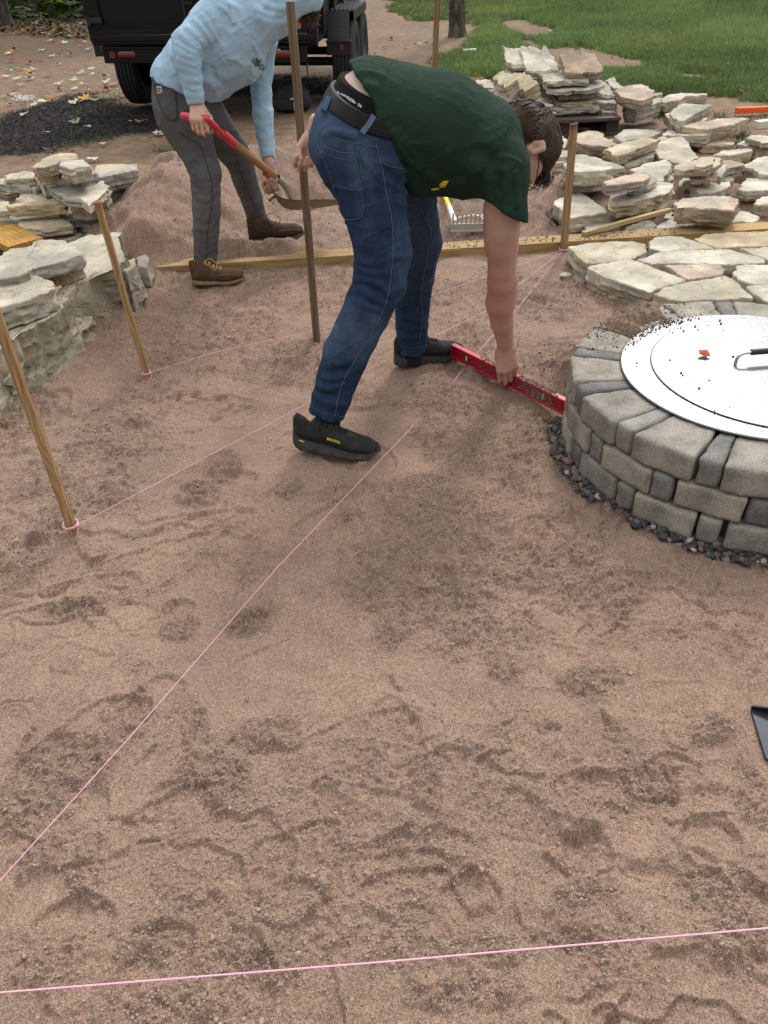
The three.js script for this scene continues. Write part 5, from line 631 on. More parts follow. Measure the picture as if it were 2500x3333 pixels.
function mesher(f, min, max, c) {
  const nx = Math.ceil((max.x - min.x) / c) + 1, ny = Math.ceil((max.y - min.y) / c) + 1, nz = Math.ceil((max.z - min.z) / c) + 1, A = new Float32Array(nx * ny * nz), B = 8, hd = B * c * .5 * 1.75;
  for (let k = 0; k < nz; k += B) for (let j = 0; j < ny; j += B) for (let i = 0; i < nx; i += B) {
    const d = f(min.x + (i + B / 2) * c, min.y + (j + B / 2) * c, min.z + (k + B / 2) * c), skip = Math.abs(d) > hd * 1.35 + .012, i1 = Math.min(nx, i + B), j1 = Math.min(ny, j + B), k1 = Math.min(nz, k + B);
    for (let z = k; z < k1; z++) for (let y = j; y < j1; y++) for (let x = i; x < i1; x++) A[(z * ny + y) * nx + x] = skip ? d : f(min.x + x * c, min.y + y * c, min.z + z * c);
  }
  const id = new Int32Array(nx * ny * nz).fill(-1), pos = [], idx = []; const at = (x, y, z) => (z * ny + y) * nx + x;
  for (let z = 0; z < nz - 1; z++) for (let y = 0; y < ny - 1; y++) for (let x = 0; x < nx - 1; x++) {
    let m = 0; const v = []; for (let q = 0; q < 8; q++) { const w = A[at(x + (q & 1), y + ((q >> 1) & 1), z + (q >> 2))]; v.push(w); if (w < 0) m |= 1 << q; } if (m === 0 || m === 255) continue;
    let sx = 0, sy = 0, sz = 0, n = 0; for (const [a, b] of EDGES) if ((v[a] < 0) !== (v[b] < 0)) { const t = v[a] / (v[a] - v[b]); sx += lerp(a & 1, b & 1, t); sy += lerp((a >> 1) & 1, (b >> 1) & 1, t); sz += lerp(a >> 2, b >> 2, t); n++; }
    id[at(x, y, z)] = pos.length / 3; pos.push(min.x + (x + sx / n) * c, min.y + (y + sy / n) * c, min.z + (z + sz / n) * c);
  }
  const quad = (a, b, d, e, flip) => { if (a < 0 || b < 0 || d < 0 || e < 0) return; flip ? idx.push(a, d, b, a, e, d) : idx.push(a, b, d, a, d, e); };
  for (let z = 1; z < nz - 1; z++) for (let y = 1; y < ny - 1; y++) for (let x = 1; x < nx - 1; x++) {
    const s = A[at(x, y, z)] < 0; if (s !== A[at(x + 1, y, z)] < 0) quad(id[at(x, y - 1, z - 1)], id[at(x, y, z - 1)], id[at(x, y, z)], id[at(x, y - 1, z)], !s);
    if (s !== A[at(x, y + 1, z)] < 0) quad(id[at(x - 1, y, z - 1)], id[at(x - 1, y, z)], id[at(x, y, z)], id[at(x, y, z - 1)], !s);
    if (s !== A[at(x, y, z + 1)] < 0) quad(id[at(x - 1, y - 1, z)], id[at(x, y - 1, z)], id[at(x, y, z)], id[at(x - 1, y, z)], !s);
  }
  const g = new THREE.BufferGeometry(); g.setAttribute('position', new THREE.Float32BufferAttribute(pos, 3)); g.setIndex(idx);
  const nor = new Float32Array(pos.length), e = c * .6; for (let i = 0; i < pos.length; i += 3) { const x = pos[i], y = pos[i + 1], z = pos[i + 2], gx2 = f(x + e, y, z) - f(x - e, y, z), gy = f(x, y + e, z) - f(x, y - e, z), gz = f(x, y, z + e) - f(x, y, z - e), l = Math.hypot(gx2, gy, gz) || 1; nor[i] = gx2 / l; nor[i + 1] = gy / l; nor[i + 2] = gz / l; }
  g.setAttribute('normal', new THREE.BufferAttribute(nor, 3)); return g;
}
const EDGES = [[0, 1], [2, 3], [4, 5], [6, 7], [0, 2], [1, 3], [4, 6], [5, 7], [0, 4], [1, 5], [2, 6], [3, 7]];
const grad = (f, p, e = .004) => V3(f(p.x + e, p.y, p.z) - f(p.x - e, p.y, p.z), f(p.x, p.y + e, p.z) - f(p.x, p.y - e, p.z), f(p.x, p.y, p.z + e) - f(p.x, p.y, p.z - e)).normalize();
function onSurface(f, px, py, off = 0, near = 1.2) { const r = ray(px, py).normalize(); let t = near; const p = V3(0, EYE, 0); for (let i = 0; i < 160; i++) { p.set(0, EYE, 0).addScaledVector(r, t); const d = f(p.x, p.y, p.z); if (d < .0004) break; t += Math.min(d * .7, .12); if (t > 8) return null; } return off ? p.addScaledVector(grad(f, p), off) : p; }
const dense = (pts, n = 8) => { const o = []; for (let i = 1; i < pts.length; i++) for (let k = 0; k < n; k++) o.push([lerp(pts[i - 1][0], pts[i][0], k / n), lerp(pts[i - 1][1], pts[i][1], k / n)]); o.push(pts[pts.length - 1]); return o; };
const smoothPx = (pts, n = 24) => new THREE.CatmullRomCurve3(pts.map((q) => V3(q[0], q[1], 0))).getPoints(n).map((v) => [v.x, v.y]);
function seam(f, pts, r = .0013, off = .0006) { const p = smoothPx(pts, pts.length * 8).map((q) => onSurface(f, q[0], q[1], off)).filter(Boolean); return p.length > 3 ? tube(p, r, p.length * 2, 5) : null; }
function patch(f, pts, off = .003, rings = 7) { // a piece of cloth lying on the surface, outlined as seen from the front
  const o = dense(pts, 8), cx = o.reduce((s, q) => s + q[0], 0) / o.length, cy = o.reduce((s, q) => s + q[1], 0) / o.length, pos = [], idx = [], N = o.length; let ok = true;
  const hit = (x, y, h) => { let p = null; for (let k = 0; k < 14 && !p; k++) { const t = 1 - k * .03; p = onSurface(f, cx + (x - cx) * t, cy + (y - cy) * t, h); } if (!p) ok = false; return p ?? V3(); };
  for (let r = 0; r <= rings; r++) { const k = r === 0 ? 1 : 1 - (r - 1) / (rings - .0) * 1 ; for (const q of o) pos.push(...hit(cx + (q[0] - cx) * k, cy + (q[1] - cy) * k, r === 0 ? -.001 : off).toArray()); }
  const c = pos.length / 3; pos.push(...hit(cx, cy, off).toArray()); for (let r = 0; r < rings; r++) for (let i = 0; i < N; i++) { const a = r * N + i, b = r * N + (i + 1) % N; idx.push(a, a + N, b, b, a + N, b + N); } for (let i = 0; i < N; i++) idx.push(rings * N + i, c, rings * N + (i + 1) % N);
  const g = new THREE.BufferGeometry(); g.setAttribute('position', new THREE.Float32BufferAttribute(pos, 3)); g.setIndex(idx); g.computeVertexNormals(); const n = g.attributes.normal; if (ok && n.getZ(c) < 0) { const t = g.index.array; for (let i = 0; i < t.length; i += 3) { const s = t[i]; t[i] = t[i + 1]; t[i + 1] = s; } g.computeVertexNormals(); } return ok ? g : null;
}
function lettering(f, text, ox, oy, ux, uy, size, off = .0016) { // flat print on cloth: text from (ox, oy) along (ux, uy)
  const sh = font.generateShapes(text, 1), g = new THREE.ShapeGeometry(sh, 4), p = g.attributes.position, l = Math.hypot(ux, uy), ax = ux / l * size, ay = uy / l * size; for (let i = 0; i < p.count; i++) { const x = p.getX(i), y = p.getY(i), q = onSurface(f, ox + ax * x + ay * y, oy + ay * x - ax * y, off); if (!q) return null; p.setXYZ(i, q.x, q.y, q.z); } g.deleteAttribute('uv'); g.computeVertexNormals(); return g;
}
function boundsOf(list, pad) { const a = V3(1e9, 1e9, 1e9), b = V3(-1e9, -1e9, -1e9); for (const L of list) for (const t of [0, 1]) { const r = Math.max(L.ra, L.rb) / (L.f || 1) + pad; for (let i = 0; i < 3; i++) { const v = L.a[i] + L.ab[i] * t; a.setComponent(i, Math.min(a.getComponent(i), v - r)); b.setComponent(i, Math.max(b.getComponent(i), v + r)); } } return [a, b]; }
// a hand: X along the fingers, Y out of its back, thumb on the side of Z
function hand(wrist, X, Y, thumbSide, curl, o = {}) {
  X = X.clone().normalize(); Y = Y.clone().addScaledVector(X, -Y.dot(X)).normalize(); const Z = X.clone().cross(Y).multiplyScalar(thumbSide), s = o.scale ?? 1, L = [], P = (x, y, z) => wrist.clone().addScaledVector(X, x * s).addScaledVector(Y, y * s).addScaledVector(Z, z * s);
  L.push(limb(P(-.05, 0, 0), P(.0, 0, 0), .026 * s, .025 * s, .02, [Z, .8]));
  const kz = [.030, .010, -.010, -.028], kx = [.088, .092, .087, .078], len = [[.044, .027, .021], [.049, .031, .022], [.045, .029, .021], [.035, .022, .019]];
  for (let i = 0; i < 4; i++) L.push(limb(P(.012, 0, kz[i] * .55), P(kx[i] - .004, .002, kz[i]), .0165 * s, .0125 * s, .014));
  L.push(limb(P(.02, -.008, .018), P(.05, -.010, .026), .017 * s, .013 * s, .014));
  const F = field(L), fin = [];
  for (let i = 0; i < 4; i++) { let a = (o.base ?? 0), p = P(kx[i], .001, kz[i]); const c = curl[i], seg = []; for (let k = 0; k < 3; k++) { a += c[k]; const d = X.clone().multiplyScalar(Math.cos(a)).addScaledVector(Y, -Math.sin(a)).addScaledVector(Z, (o.spread ?? 0) * kz[i]), q = p.clone().addScaledVector(d, len[i][k] * s); seg.push(limb(p, q, (.0098 - k * .0009) * s * (i === 3 ? .88 : 1), (.0091 - k * .0011) * s * (i === 3 ? .88 : 1), .004)); p = q; } fin.push(field(seg)); }
  const tp = o.thumb ?? [[.05, -.012, .045], [.078, -.024, .05], [.1, -.036, .042]]; const t = [limb(P(.022, -.006, .026), P(...tp[0]), .0150 * s, .0118 * s, .006), limb(P(...tp[0]), P(...tp[1]), .0116 * s, .0102 * s, .004), limb(P(...tp[1]), P(...tp[2]), .0102 * s, .0078 * s, .004)], TF = field(t);
  const f = (x, y, z) => { let d = F(x, y, z); if (d > .14) return d - .02; let e = 9; for (const q of fin) e = smin(e, q(x, y, z), .0012); d = smin(d, e, .008); return smin(d, TF(x, y, z), .009); };
  const c = P(.06, -.02, 0), e = .125 * s; return { f, geo: mesher(f, c.clone().addScalar(-e), c.clone().addScalar(e), .003), P };
}
const noisy = (c, n, amp, fx = 40) => (x, y, z) => { const m = 1 + amp * fbm3(x * fx + n, y * fx, z * fx, 3); return [c[0] * m, c[1] * m, c[2] * m]; };
// a shoe lofted from heel to toe
function shoe(heel, toe, o) {
  const X = toe.clone().sub(heel), L = X.length(); X.normalize(); const Zs = X.clone().cross(V3(0, 1, 0)).normalize(), Y = Zs.clone().cross(X); const S = L / .3, B = new THREE.Matrix4().makeBasis(X, Y, Zs).setPosition(heel);
  const curve = (pts) => (x) => { for (let i = 1; i < pts.length; i++) if (x <= pts[i][0]) { const t = (x - pts[i - 1][0]) / (pts[i][0] - pts[i - 1][0]), u = t * t * (3 - 2 * t); return lerp(pts[i - 1][1], pts[i][1], u * .6 + t * .4); } return pts[pts.length - 1][1]; };
  const w = curve([[0, .012], [.012, .028], [.04, .036], [.11, .036], [.2, .048], [.25, .046], [.285, .028], [.3, .008]]), loft = (yb, yt, ws, x0, x1, ex, n = 54) => { const m = 36, pos = [], idx = []; for (let i = 0; i <= n; i++) { const x = lerp(x0, x1, i / n), b = yb(x), t = Math.max(b + .001, yt(x)), cw = w(x) * ws(x); for (let k = 0; k < m; k++) { const a = k / m * Math.PI * 2, c = Math.cos(a), s2 = Math.sin(a), q = Math.sign(c) * Math.pow(Math.abs(c), ex), r = Math.sign(s2) * Math.pow(Math.abs(s2), ex); pos.push(x * S, lerp(b, t, (r + 1) / 2) * S, q * cw * S * (1 - .28 * Math.max(0, r) * (o.narrow ?? 1))); } } for (let i = 0; i < n; i++) for (let k = 0; k < m; k++) { const a = i * m + k, b = i * m + (k + 1) % m, c = a + m, d = b + m; idx.push(a, c, b, b, c, d); } for (const [r0, fl] of [[0, 1], [n * m, 0]]) for (let k = 1; k < m - 1; k++) fl ? idx.push(r0, r0 + k, r0 + k + 1) : idx.push(r0, r0 + k + 1, r0 + k); const g = new THREE.BufferGeometry(); g.setAttribute('position', new THREE.Float32BufferAttribute(pos, 3)); g.setIndex(idx); g.computeVertexNormals(); g.applyMatrix4(B); return g; };
  const yb = curve(o.bottom), ys = curve(o.sole), yu = curve(o.upper), sole = loft(yb, ys, () => 1.06, 0, .3, .55), upper = loft((x) => ys(x) - .008, yu, curve(o.wide ?? [[0, .92], [.3, .94]]), .002, .292, .8); const at = (x, y, z) => V3(x * S, y * S, z * S).applyMatrix4(B); return { sole, upper, at, yu, w, S };
}
const SNEAK = { bottom: [[0, .018], [.03, .004], [.1, .0], [.2, 0], [.25, .006], [.3, .03]], sole: [[0, .070], [.03, .058], [.1, .046], [.2, .036], [.26, .036], [.3, .044]], upper: [[0, .12], [.014, .138], [.03, .128], [.055, .106], [.085, .135], [.12, .122], [.17, .092], [.22, .074], [.26, .064], [.29, .052], [.3, .04]], wide: [[0, .8], [.03, .86], [.1, .95], [.3, .96]] };
const BOOT = { bottom: [[0, .0], [.1, 0], [.22, 0], [.3, .014]], sole: [[0, .030], [.1, .024], [.2, .022], [.3, .034]], upper: [[0, .13], [.02, .138], [.08, .135], [.105, .125], [.14, .098], [.19, .082], [.25, .076], [.285, .062], [.3, .04]], wide: [[0, .86], [.05, .92], [.3, 1]], narrow: .8 };
// ---------- the man in the green T-shirt ----------
const vc = (rough, more = {}) => new THREE.MeshPhysicalMaterial({ vertexColors: true, roughness: rough, specularIntensity: .25, ...more });
const skinM = new THREE.MeshPhysicalMaterial({ vertexColors: true, roughness: .55, specularIntensity: .4 }), clothM = vc(.93), denimM = vc(.95);
const Xa = V3(1, 0, 0), Ya = V3(0, 1, 0), Za = V3(0, 0, 1);
function finish(list, name, mat, col, parent, base) { const g = mergeGeometries(list.filter(Boolean).map((q) => { const k = q.index ? q.toNonIndexed() : q.clone(); for (const n of Object.keys(k.attributes)) if (!['position', 'normal'].includes(n)) k.deleteAttribute(n); return k; })); paint(g, col); g.translate(-base.x, -base.y, -base.z); return mk(name, g, mat, parent); }
{
  const base = V3(.06, 0, -2.55), man = thing('person', 'person in a dark green T-shirt and blue jeans bending to press a red level', 'person', base.clone());
  const J5 = crop(900, 150, 1.58), Q = (x, y) => J5([x, y]);
  // jeans
  const hipA = D(1148, 448, -2.53), hipB = D(1215, 318, -2.55);
  const hips = [limb(hipA, hipB, .128, .118, .03, [Za, .68]), limb(D(1150, 470, -2.45), D(1165, 520, -2.44), .108, .105, .05), limb(D(1150, 470, -2.63), D(1200, 520, -2.64), .105, .10, .05), limb(D(1235, 470, -2.54), D(1275, 500, -2.54), .115, .10, .04, [Za, .75])];
  const legs = [limb(D(1182, 500, -2.445), D(1246, 815, -2.37), .108, .086, .05), limb(D(1246, 815, -2.37), D(1236, 925, -2.355), .086, .080, .012), limb(D(1236, 925, -2.355), D(1125, 1155, -2.315), .080, .071, .012), limb(D(1125, 1155, -2.315), D(1066, 1340, -2.285), .071, .061, .012),
    limb(D(1300, 520, -2.65), D(1365, 790, -2.80), .104, .080, .05), limb(D(1365, 790, -2.80), D(1340, 960, -2.85), .080, .070, .012), limb(D(1340, 960, -2.85), D(1343, 1130, -2.885), .070, .058, .012)];
  const lower = field([...hips, ...legs]);
  const bN = V3(.40, .915, .05).normalize(), bP = D(1125, 378, -2.42), band = half(bP, bN);
  const hemN = half(D(1067, 1350, -2.28), D(1067, 1350, -2.28).sub(D(1125, 1155, -2.31)).normalize().add(V3(.08, -.02, 0))), hemF = half(D(1343, 1142, -2.885), V3(.02, -1, 0));
  const openN = limb(D(1090, 1290, -2.29), D(1060, 1370, -2.28), .049, .049), openF = limb(D(1343, 1090, -2.88), D(1343, 1170, -2.89), .048, .048);
  const jeans0 = (x, y, z) => { let d = smax(lower(x, y, z), band(x, y, z) - .012, .006); if (y < .35) { d = Math.max(d, z > -2.6 ? hemN(x, y, z) : hemF(x, y, z)); if (y < .26) d = Math.max(d, -limbD(z > -2.6 ? openN : openF, x, y, z)); } return d; };
  const fl = (list, f, s = 1) => list.map(([pts, a, w]) => ({ p: smoothPx(pts.map((q) => Q(...q)), 7).map((q) => onSurface(f, q[0], q[1])).filter(Boolean), a: a * s, w: w ?? .011 })).filter((q) => q.p.length > 1);
  const jf = fl([[[[400, 1195], [520, 1225], [600, 1290]], .008], [[[412, 1245], [500, 1295], [575, 1330]], .007], [[[395, 1300], [480, 1345], [540, 1360]], .006], [[[660, 1235], [590, 1262]], .005], [[[700, 1065], [640, 1085], [590, 1080]], .005], [[[535, 590], [600, 615], [668, 640]], .006], [[[545, 690], [620, 720], [700, 790]], .006], [[[560, 790], [640, 810], [715, 800]], .004], [[[712, 930], [650, 955], [600, 960]], .004], [[[190, 1785], [265, 1835], [360, 1845]], .010, .013], [[[180, 1735], [270, 1765], [355, 1730]], .008], [[[200, 1690], [300, 1712], [370, 1690]], .006], [[[255, 1645], [330, 1640], [385, 1605]], .005], [[[300, 720], [380, 735], [440, 738]], .004], [[[235, 470], [300, 440], [360, 455], [420, 470]], .006], [[[345, 900], [450, 930], [560, 920]], .003], [[[390, 1090], [470, 1120], [560, 1110]], .005], [[[405, 1150], [500, 1170], [590, 1160]], .005],
    [[[640, 1390], [700, 1400], [785, 1440]], .005], [[[620, 1490], [700, 1500], [780, 1480]], .007], [[[625, 1440], [710, 1455], [790, 1450]], .005], [[[700, 1120], [760, 1150], [810, 1130]], .004], [[[730, 1250], [780, 1270], [800, 1255]], .004], [[[715, 860], [760, 900], [790, 960]], .004],
    [[[230, 1790], [300, 1800]], -.007], [[[440, 1210], [540, 1262]], -.005], [[[300, 1665], [380, 1650]], -.004], [[[250, 455], [400, 500]], -.003], [[[560, 640], [690, 740]], -.005]], jeans0);
  jf.forEach((q) => { q.a *= 1.7; q.w *= .9; });
  const jeansF0 = folds(jeans0, jf), jeans = (x, y, z) => { const d = jeansF0(x, y, z); return Math.abs(d) > .02 ? d : d - .003 * n3(x * 30, y * 22, z * 30) - .0014 * n3(x * 85, y * 70, z * 85) - .0035 * Math.pow(1 - Math.abs(n3(x * 11 + y * 5, y * 26 - x * 9, z * 12)), 5); };
  const [ja, jb] = boundsOf([...hips, ...legs], .02); jb.y = 1.12;
  const jg = mesher(jeans, ja, jb, .0058);
  const denim = (x, y, z, nx, ny, nz) => { const wear = sstep(-.1, .5, fbm3(x * 7, y * 5, z * 7, 3)) * .5 + .35 * sstep(.15, -.25, Math.abs(y - .66) - .25) * sstep(.05, .12, x + .03 * n3(x * 20, y * 20, z)), thr = n3(x * 240, y * 35, z * 240) * .14 + n3(x * 50, y * 18, z * 50) * .16 + .14 * fbm3(x * 16, y * 30, z * 16, 3), dust = sstep(.30, .6, fbm3(x * 13 + 9, y * 13, z * 13, 4)) * .35 * sstep(.9, .2, y), m = 1 + thr; let c = [lerp(.019, .080, wear) * m, lerp(.034, .124, wear) * m, lerp(.070, .190, wear) * m]; return [lerp(c[0], .20, dust * .55), lerp(c[1], .17, dust * .55), lerp(c[2], .15, dust * .55)]; };
  const jm = finish([jg], 'jeans', denimM, denim, man, base); tag(jm, 'worn blue jeans');
  const stitchM = std(lin(.065, .095, .15), .95), add = (name, list, mat, parent) => { const l = list.filter(Boolean); if (!l.length) return null; const g = merge(l.map((q) => { const k = q.clone(); return k; })); g.translate(-base.x, -base.y, -base.z); return mk(name, g, mat, parent); };
  const SQ = (pts) => pts.map((q) => Q(...q));
  add('stitching', [seam(jeans, SQ([[515, 512], [545, 640], [565, 760], [590, 880], [600, 1000], [592, 1150], [562, 1320], [480, 1495], [400, 1620], [330, 1760], [300, 1905]]), .0016), seam(jeans, SQ([[715, 800], [760, 880], [790, 960], [770, 1100], [745, 1260], [748, 1400], [730, 1550]]), .0016), seam(jeans, SQ([[170, 1850], [240, 1885], [352, 1908]]), .001), seam(jeans, SQ([[612, 1535], [680, 1552], [770, 1542]]), .001), seam(jeans, SQ([[236, 446], [330, 482], [515, 520]]), .0014), seam(jeans, SQ([[210, 440], [225, 540], [262, 620]]), .0016), seam(jeans, SQ([[525, 588], [590, 620], [668, 632]]), .0013), seam(jeans, SQ([[262, 322], [350, 350], [440, 392]]), .0013)], stitchM, jm);
  const pk = SQ([[233, 512], [330, 545], [418, 560], [432, 690], [446, 850], [420, 888], [340, 878], [318, 780], [296, 712], [262, 610]]), pg = patch(jeans, pk, .0035); if (pg) { const p = finish([pg], 'back_pocket', denimM, (x, y, z) => denim(x, y, z).map((c, i) => c * 1.12), jm, base); add('stitching', [seam(jeans, [...pk, pk[0]], .0013, .0042), seam(jeans, SQ([[238, 545], [330, 578], [420, 592]]), .001, .0045), seam(jeans, SQ([[300, 715], [380, 735], [436, 740]]), .001, .0045)], stitchM, p); }
  // belt, loops, waistband
  const ringF = (grow, lo, hi) => (x, y, z) => { const s = band(x, y, z); return smax(lower(x, y, z) - grow, Math.max(lo - s, s - hi), .002); };
  const leather = finish([mesher(ringF(.006, .0, .040), V3(-.22, .8, -2.85), V3(.35, 1.2, -2.2), .0042)], 'belt', vc(.42), (x, y, z) => noisy([.009, .008, .0085], 3, .6, 30)(x, y, z), man, base);
  const under = ringF(-.004, .036, .070), uw = finish([mesher(under, V3(-.22, .8, -2.85), V3(.35, 1.25, -2.2), .0042)], 'waistband', clothM, () => [.007, .007, .008], man, base); tag(uw, 'black underwear waistband with white lettering');
  const white = std(lin(.62, .62, .64), .8), E7 = crop(900, 150, 3.318), tx = (s, x, y, dx, dy, size) => { const o = E7([x, y]); return lettering(under, s, o[0], o[1], dx, dy, size / 3.318, .0018); };
  add('lettering', [tx('R', 652, 512, .9, .38, 24), tx('OF', 674, 521, .9, .42, 13), tx('THIS', 694, 533, .9, .35, 21), tx('PAIR', 750, 566, .84, .54, 31), tx('OF', 824, 612, .84, .54, 20), tx('TH', 868, 643, .82, .57, 30)], white, uw);
  const beltF = ringF(.0085, -.004, .046); const loop = (pts) => { const p = smoothPx(SQ(pts), 10).map((q) => onSurface(beltF, q[0], q[1], .003) ?? onSurface(jeans, q[0], q[1], .004)).filter(Boolean); if (p.length < 3) return null; const g = new THREE.BufferGeometry(), pos = [], idx = []; const side = p[p.length - 1].clone().sub(p[0]).normalize().cross(ray(1150, 380)).normalize().multiplyScalar(.0075); for (const v of p) { const n = ray(1150, 380).normalize().multiplyScalar(-.003); pos.push(...v.clone().add(side).toArray(), ...v.clone().sub(side).toArray(), ...v.clone().add(side).add(n).toArray(), ...v.clone().sub(side).add(n).toArray()); } for (let i = 0; i + 1 < p.length; i++) { const a = i * 4, b = a + 4; for (const [u, w] of [[2, 3], [0, 2], [3, 1]]) idx.push(a + u, b + u, a + w, a + w, b + u, b + w); } g.setAttribute('position', new THREE.Float32BufferAttribute(pos, 3)); g.setIndex(idx); const k = g.toNonIndexed(); k.computeVertexNormals(); return k; };
  for (const l of [[[500, 358], [472, 405], [440, 445]], [[275, 262], [255, 310], [238, 352]]]) { const k = loop(l); if (k) finish([k], 'belt_loop', new THREE.MeshStandardMaterial({ vertexColors: true, roughness: .95, side: THREE.DoubleSide }), (x, y, z) => denim(x, y, z).map((c) => c * 1.6), jm, base); }
  // T-shirt
  const tors = [limb(D(1205, 352, -2.56), D(1300, 384, -2.57), .136, .144, .012, [Za, .70]), limb(D(1300, 386, -2.57), D(1430, 415, -2.56), .142, .154, .012, [Za, .70]), limb(D(1430, 415, -2.56), D(1550, 470, -2.56), .154, .140, .012, [Za, .70]), limb(D(1550, 470, -2.56), D(1600, 520, -2.56), .138, .10, .012, [Za, .62]), limb(D(1635, 548, -2.45), D(1592, 480, -2.69), .070, .070, .05), limb(D(1365, 520, -2.5), D(1480, 530, -2.5), .08, .09, .07), limb(D(1296, 470, -2.50), D(1370, 545, -2.48), .095, .075, .05)];
  const hemA = half(D(1268, 386, -2.4), V3(.74, .62, -.02)), hemB = half(D(1242, 410, -2.4), V3(.93, .36, 0)), hem = (x, y, z) => Math.max(hemA(x, y, z), hemB(x, y, z)), slv = limb(D(1632, 560, -2.405), D(1640, 720, -2.385), .068, .072, .05), slvCut = half(D(1640, 680, -2.385), V3(.50, .86, 0)), slvF = limb(D(1590, 440, -2.75), D(1520, 400, -2.93), .075, .085, .05), slvFCut = half(D(1535, 410, -2.90), V3(.6, .1, .75));
  const trunk = field(tors), armHole = limb(D(1640, 600, -2.40), D(1640, 760, -2.385), .058, .064), armHoleF = limb(D(1590, 440, -2.75), D(1480, 390, -3.0), .062, .074);
  const shirt0 = (x, y, z) => { const T = smax(trunk(x, y, z), -hem(x, y, z), .008); let d = smin(T, Math.max(limbD(slv, x, y, z), -slvCut(x, y, z)), .05); d = smin(d, Math.max(limbD(slvF, x, y, z), -slvFCut(x, y, z)), .05); d = Math.max(d, -limbD(armHole, x, y, z) ); d = Math.max(d, -limbD(armHoleF, x, y, z)); const inner = trunk(x, y, z) + .018; return hem(x, y, z) < .05 ? Math.max(d, -inner) : d; };
  const sf = fl([[[[345, 205], [430, 200], [520, 215]], .004, .016], [[[480, 290], [520, 360], [545, 440]], .006, .016], [[[540, 400], [590, 520], [640, 590]], .009, .018], [[[585, 430], [650, 540], [705, 610]], .008, .018], [[[640, 470], [700, 570], [740, 640]], .006, .018], [[[1130, 575], [1190, 570], [1262, 605]], .0045, .006], [[[1180, 620], [1170, 720], [1140, 790]], .006, .016], [[[1225, 640], [1235, 740], [1240, 830]], .005, .014], [[[1080, 640], [1090, 720], [1080, 790]], .007, .02], [[[850, 560], [960, 620], [1060, 640]], .005, .03], [[[760, 650], [860, 700], [980, 700]], .006, .025], [[[420, 130], [500, 140], [560, 160]], .003, .014], [[[1010, 520], [1080, 560], [1120, 580]], -.006, .02], [[[1150, 660], [1140, 740]], -.006, .014]], shirt0);
  sf.forEach((q) => { q.a *= 1.5; q.w *= .8; }); const crease = (x, y, z, f) => { const u = x * f + .8 * n3(x * 5, y * 5, z * 5), k = 1 - Math.abs(n3(u * .55 + y * f * .35, y * f * .9 - x * f * .3, z * f * .6)); return k * k * k * k; };
  const shirtF = folds(shirt0, sf), shirt = (x, y, z) => { const d = shirtF(x, y, z); return Math.abs(d) > .03 ? d : d - .005 * fbm3(x * 9, y * 9, z * 9, 3) - .0042 * (crease(x, y, z, 13) - .3) * sstep(1.06, .88, y) - .0014 * (crease(x + 3, y, z, 30) - .3) - .001 * n3(x * 60, y * 60, z * 60); };
  const [ta, tb] = boundsOf([...tors, slv, slvF], .02), sg = mesher(shirt, ta, tb, .0058);
  const green = (x, y, z) => { const m = 1 + .10 * fbm3(x * 12, y * 12, z * 12, 3) + .07 * n3(x * 260, y * 260, z * 260), dust = sstep(.42, .62, fbm3(x * 18 + 3, y * 18, z * 18, 4)) * .16; return [lerp(.0165 * m, .2, dust * .3), lerp(.036 * m, .2, dust * .3), lerp(.0225 * m, .17, dust * .3)]; };
  const sh = finish([sg], 'shirt', clothM, green, man, base); tag(sh, 'dark green short-sleeved T-shirt');
  add('print', [patch(shirt, SQ([[838, 712], [858, 695], [886, 692], [868, 722], [840, 726]]), .002, 3), patch(shirt, SQ([[795, 735], [830, 728], [838, 736], [805, 740]]), .002, 3)], std(lin(.62, .46, .02), .8), sh);
  // the body itself
  const sL = D(1612, 470, -2.72), neckA = D(1585, 505, -2.58), headC = D(1688, 492, -2.60), U = V3(.87, .10, -.42).normalize(), Fw = V3(-.14, -.96, .14); Fw.addScaledVector(U, -Fw.dot(U)).normalize(); const La = U.clone().cross(Fw).normalize(); // La: lateral
  const Hd = (u, f, l) => headC.clone().addScaledVector(U, u).addScaledVector(Fw, f).addScaledVector(La, l);
  const elbN = D(1632, 915, -2.50), wrN = D(1644, 1120, -2.615), elbF = D(1196, 236, -3.02), wrF = D(1030, 425, -3.09);
  const bodyL = [...tors.map((L) => ({ ...L, ra: L.ra - .03, rb: L.rb - .03 })), limb(hipA, D(1190, 372, -2.55), .110, .10, .03, [Za, .7]), limb(D(1190, 372, -2.55), D(1255, 352, -2.56), .108, .118, .02, [Za, .7]), limb(D(1182, 500, -2.45), D(1240, 860, -2.365), .085, .06, .04), limb(D(1240, 860, -2.365), D(1068, 1340, -2.285), .055, .036, .03), limb(D(1300, 520, -2.65), D(1360, 820, -2.81), .085, .058, .04), limb(D(1360, 820, -2.81), D(1343, 1150, -2.885), .052, .036, .03),
    limb(D(1640, 560, -2.41), D(1638, 740, -2.43), .056, .052, .04), limb(D(1638, 740, -2.43), elbN, .052, .0455, .01), limb(elbN, D(1628, 985, -2.54), .0445, .047, .012), limb(D(1628, 985, -2.54), D(1634, 1050, -2.575), .047, .0395, .02), limb(D(1634, 1050, -2.575), wrN, .0395, .0295, .012), limb(D(1622, 690, -2.42), D(1624, 800, -2.44), .040, .040, .03), limb(D(1656, 905, -2.50), D(1652, 960, -2.53), .024, .024, .03),
    limb(sL, D(1400, 330, -2.95), .055, .047, .05), limb(D(1400, 330, -2.95), elbF, .047, .037, .01), limb(elbF, D(1130, 320, -3.05), .037, .040, .01), limb(D(1130, 320, -3.05), wrF, .040, .027, .01), limb(neckA, Hd(-.08, -.01, 0), .062, .056, .03)];
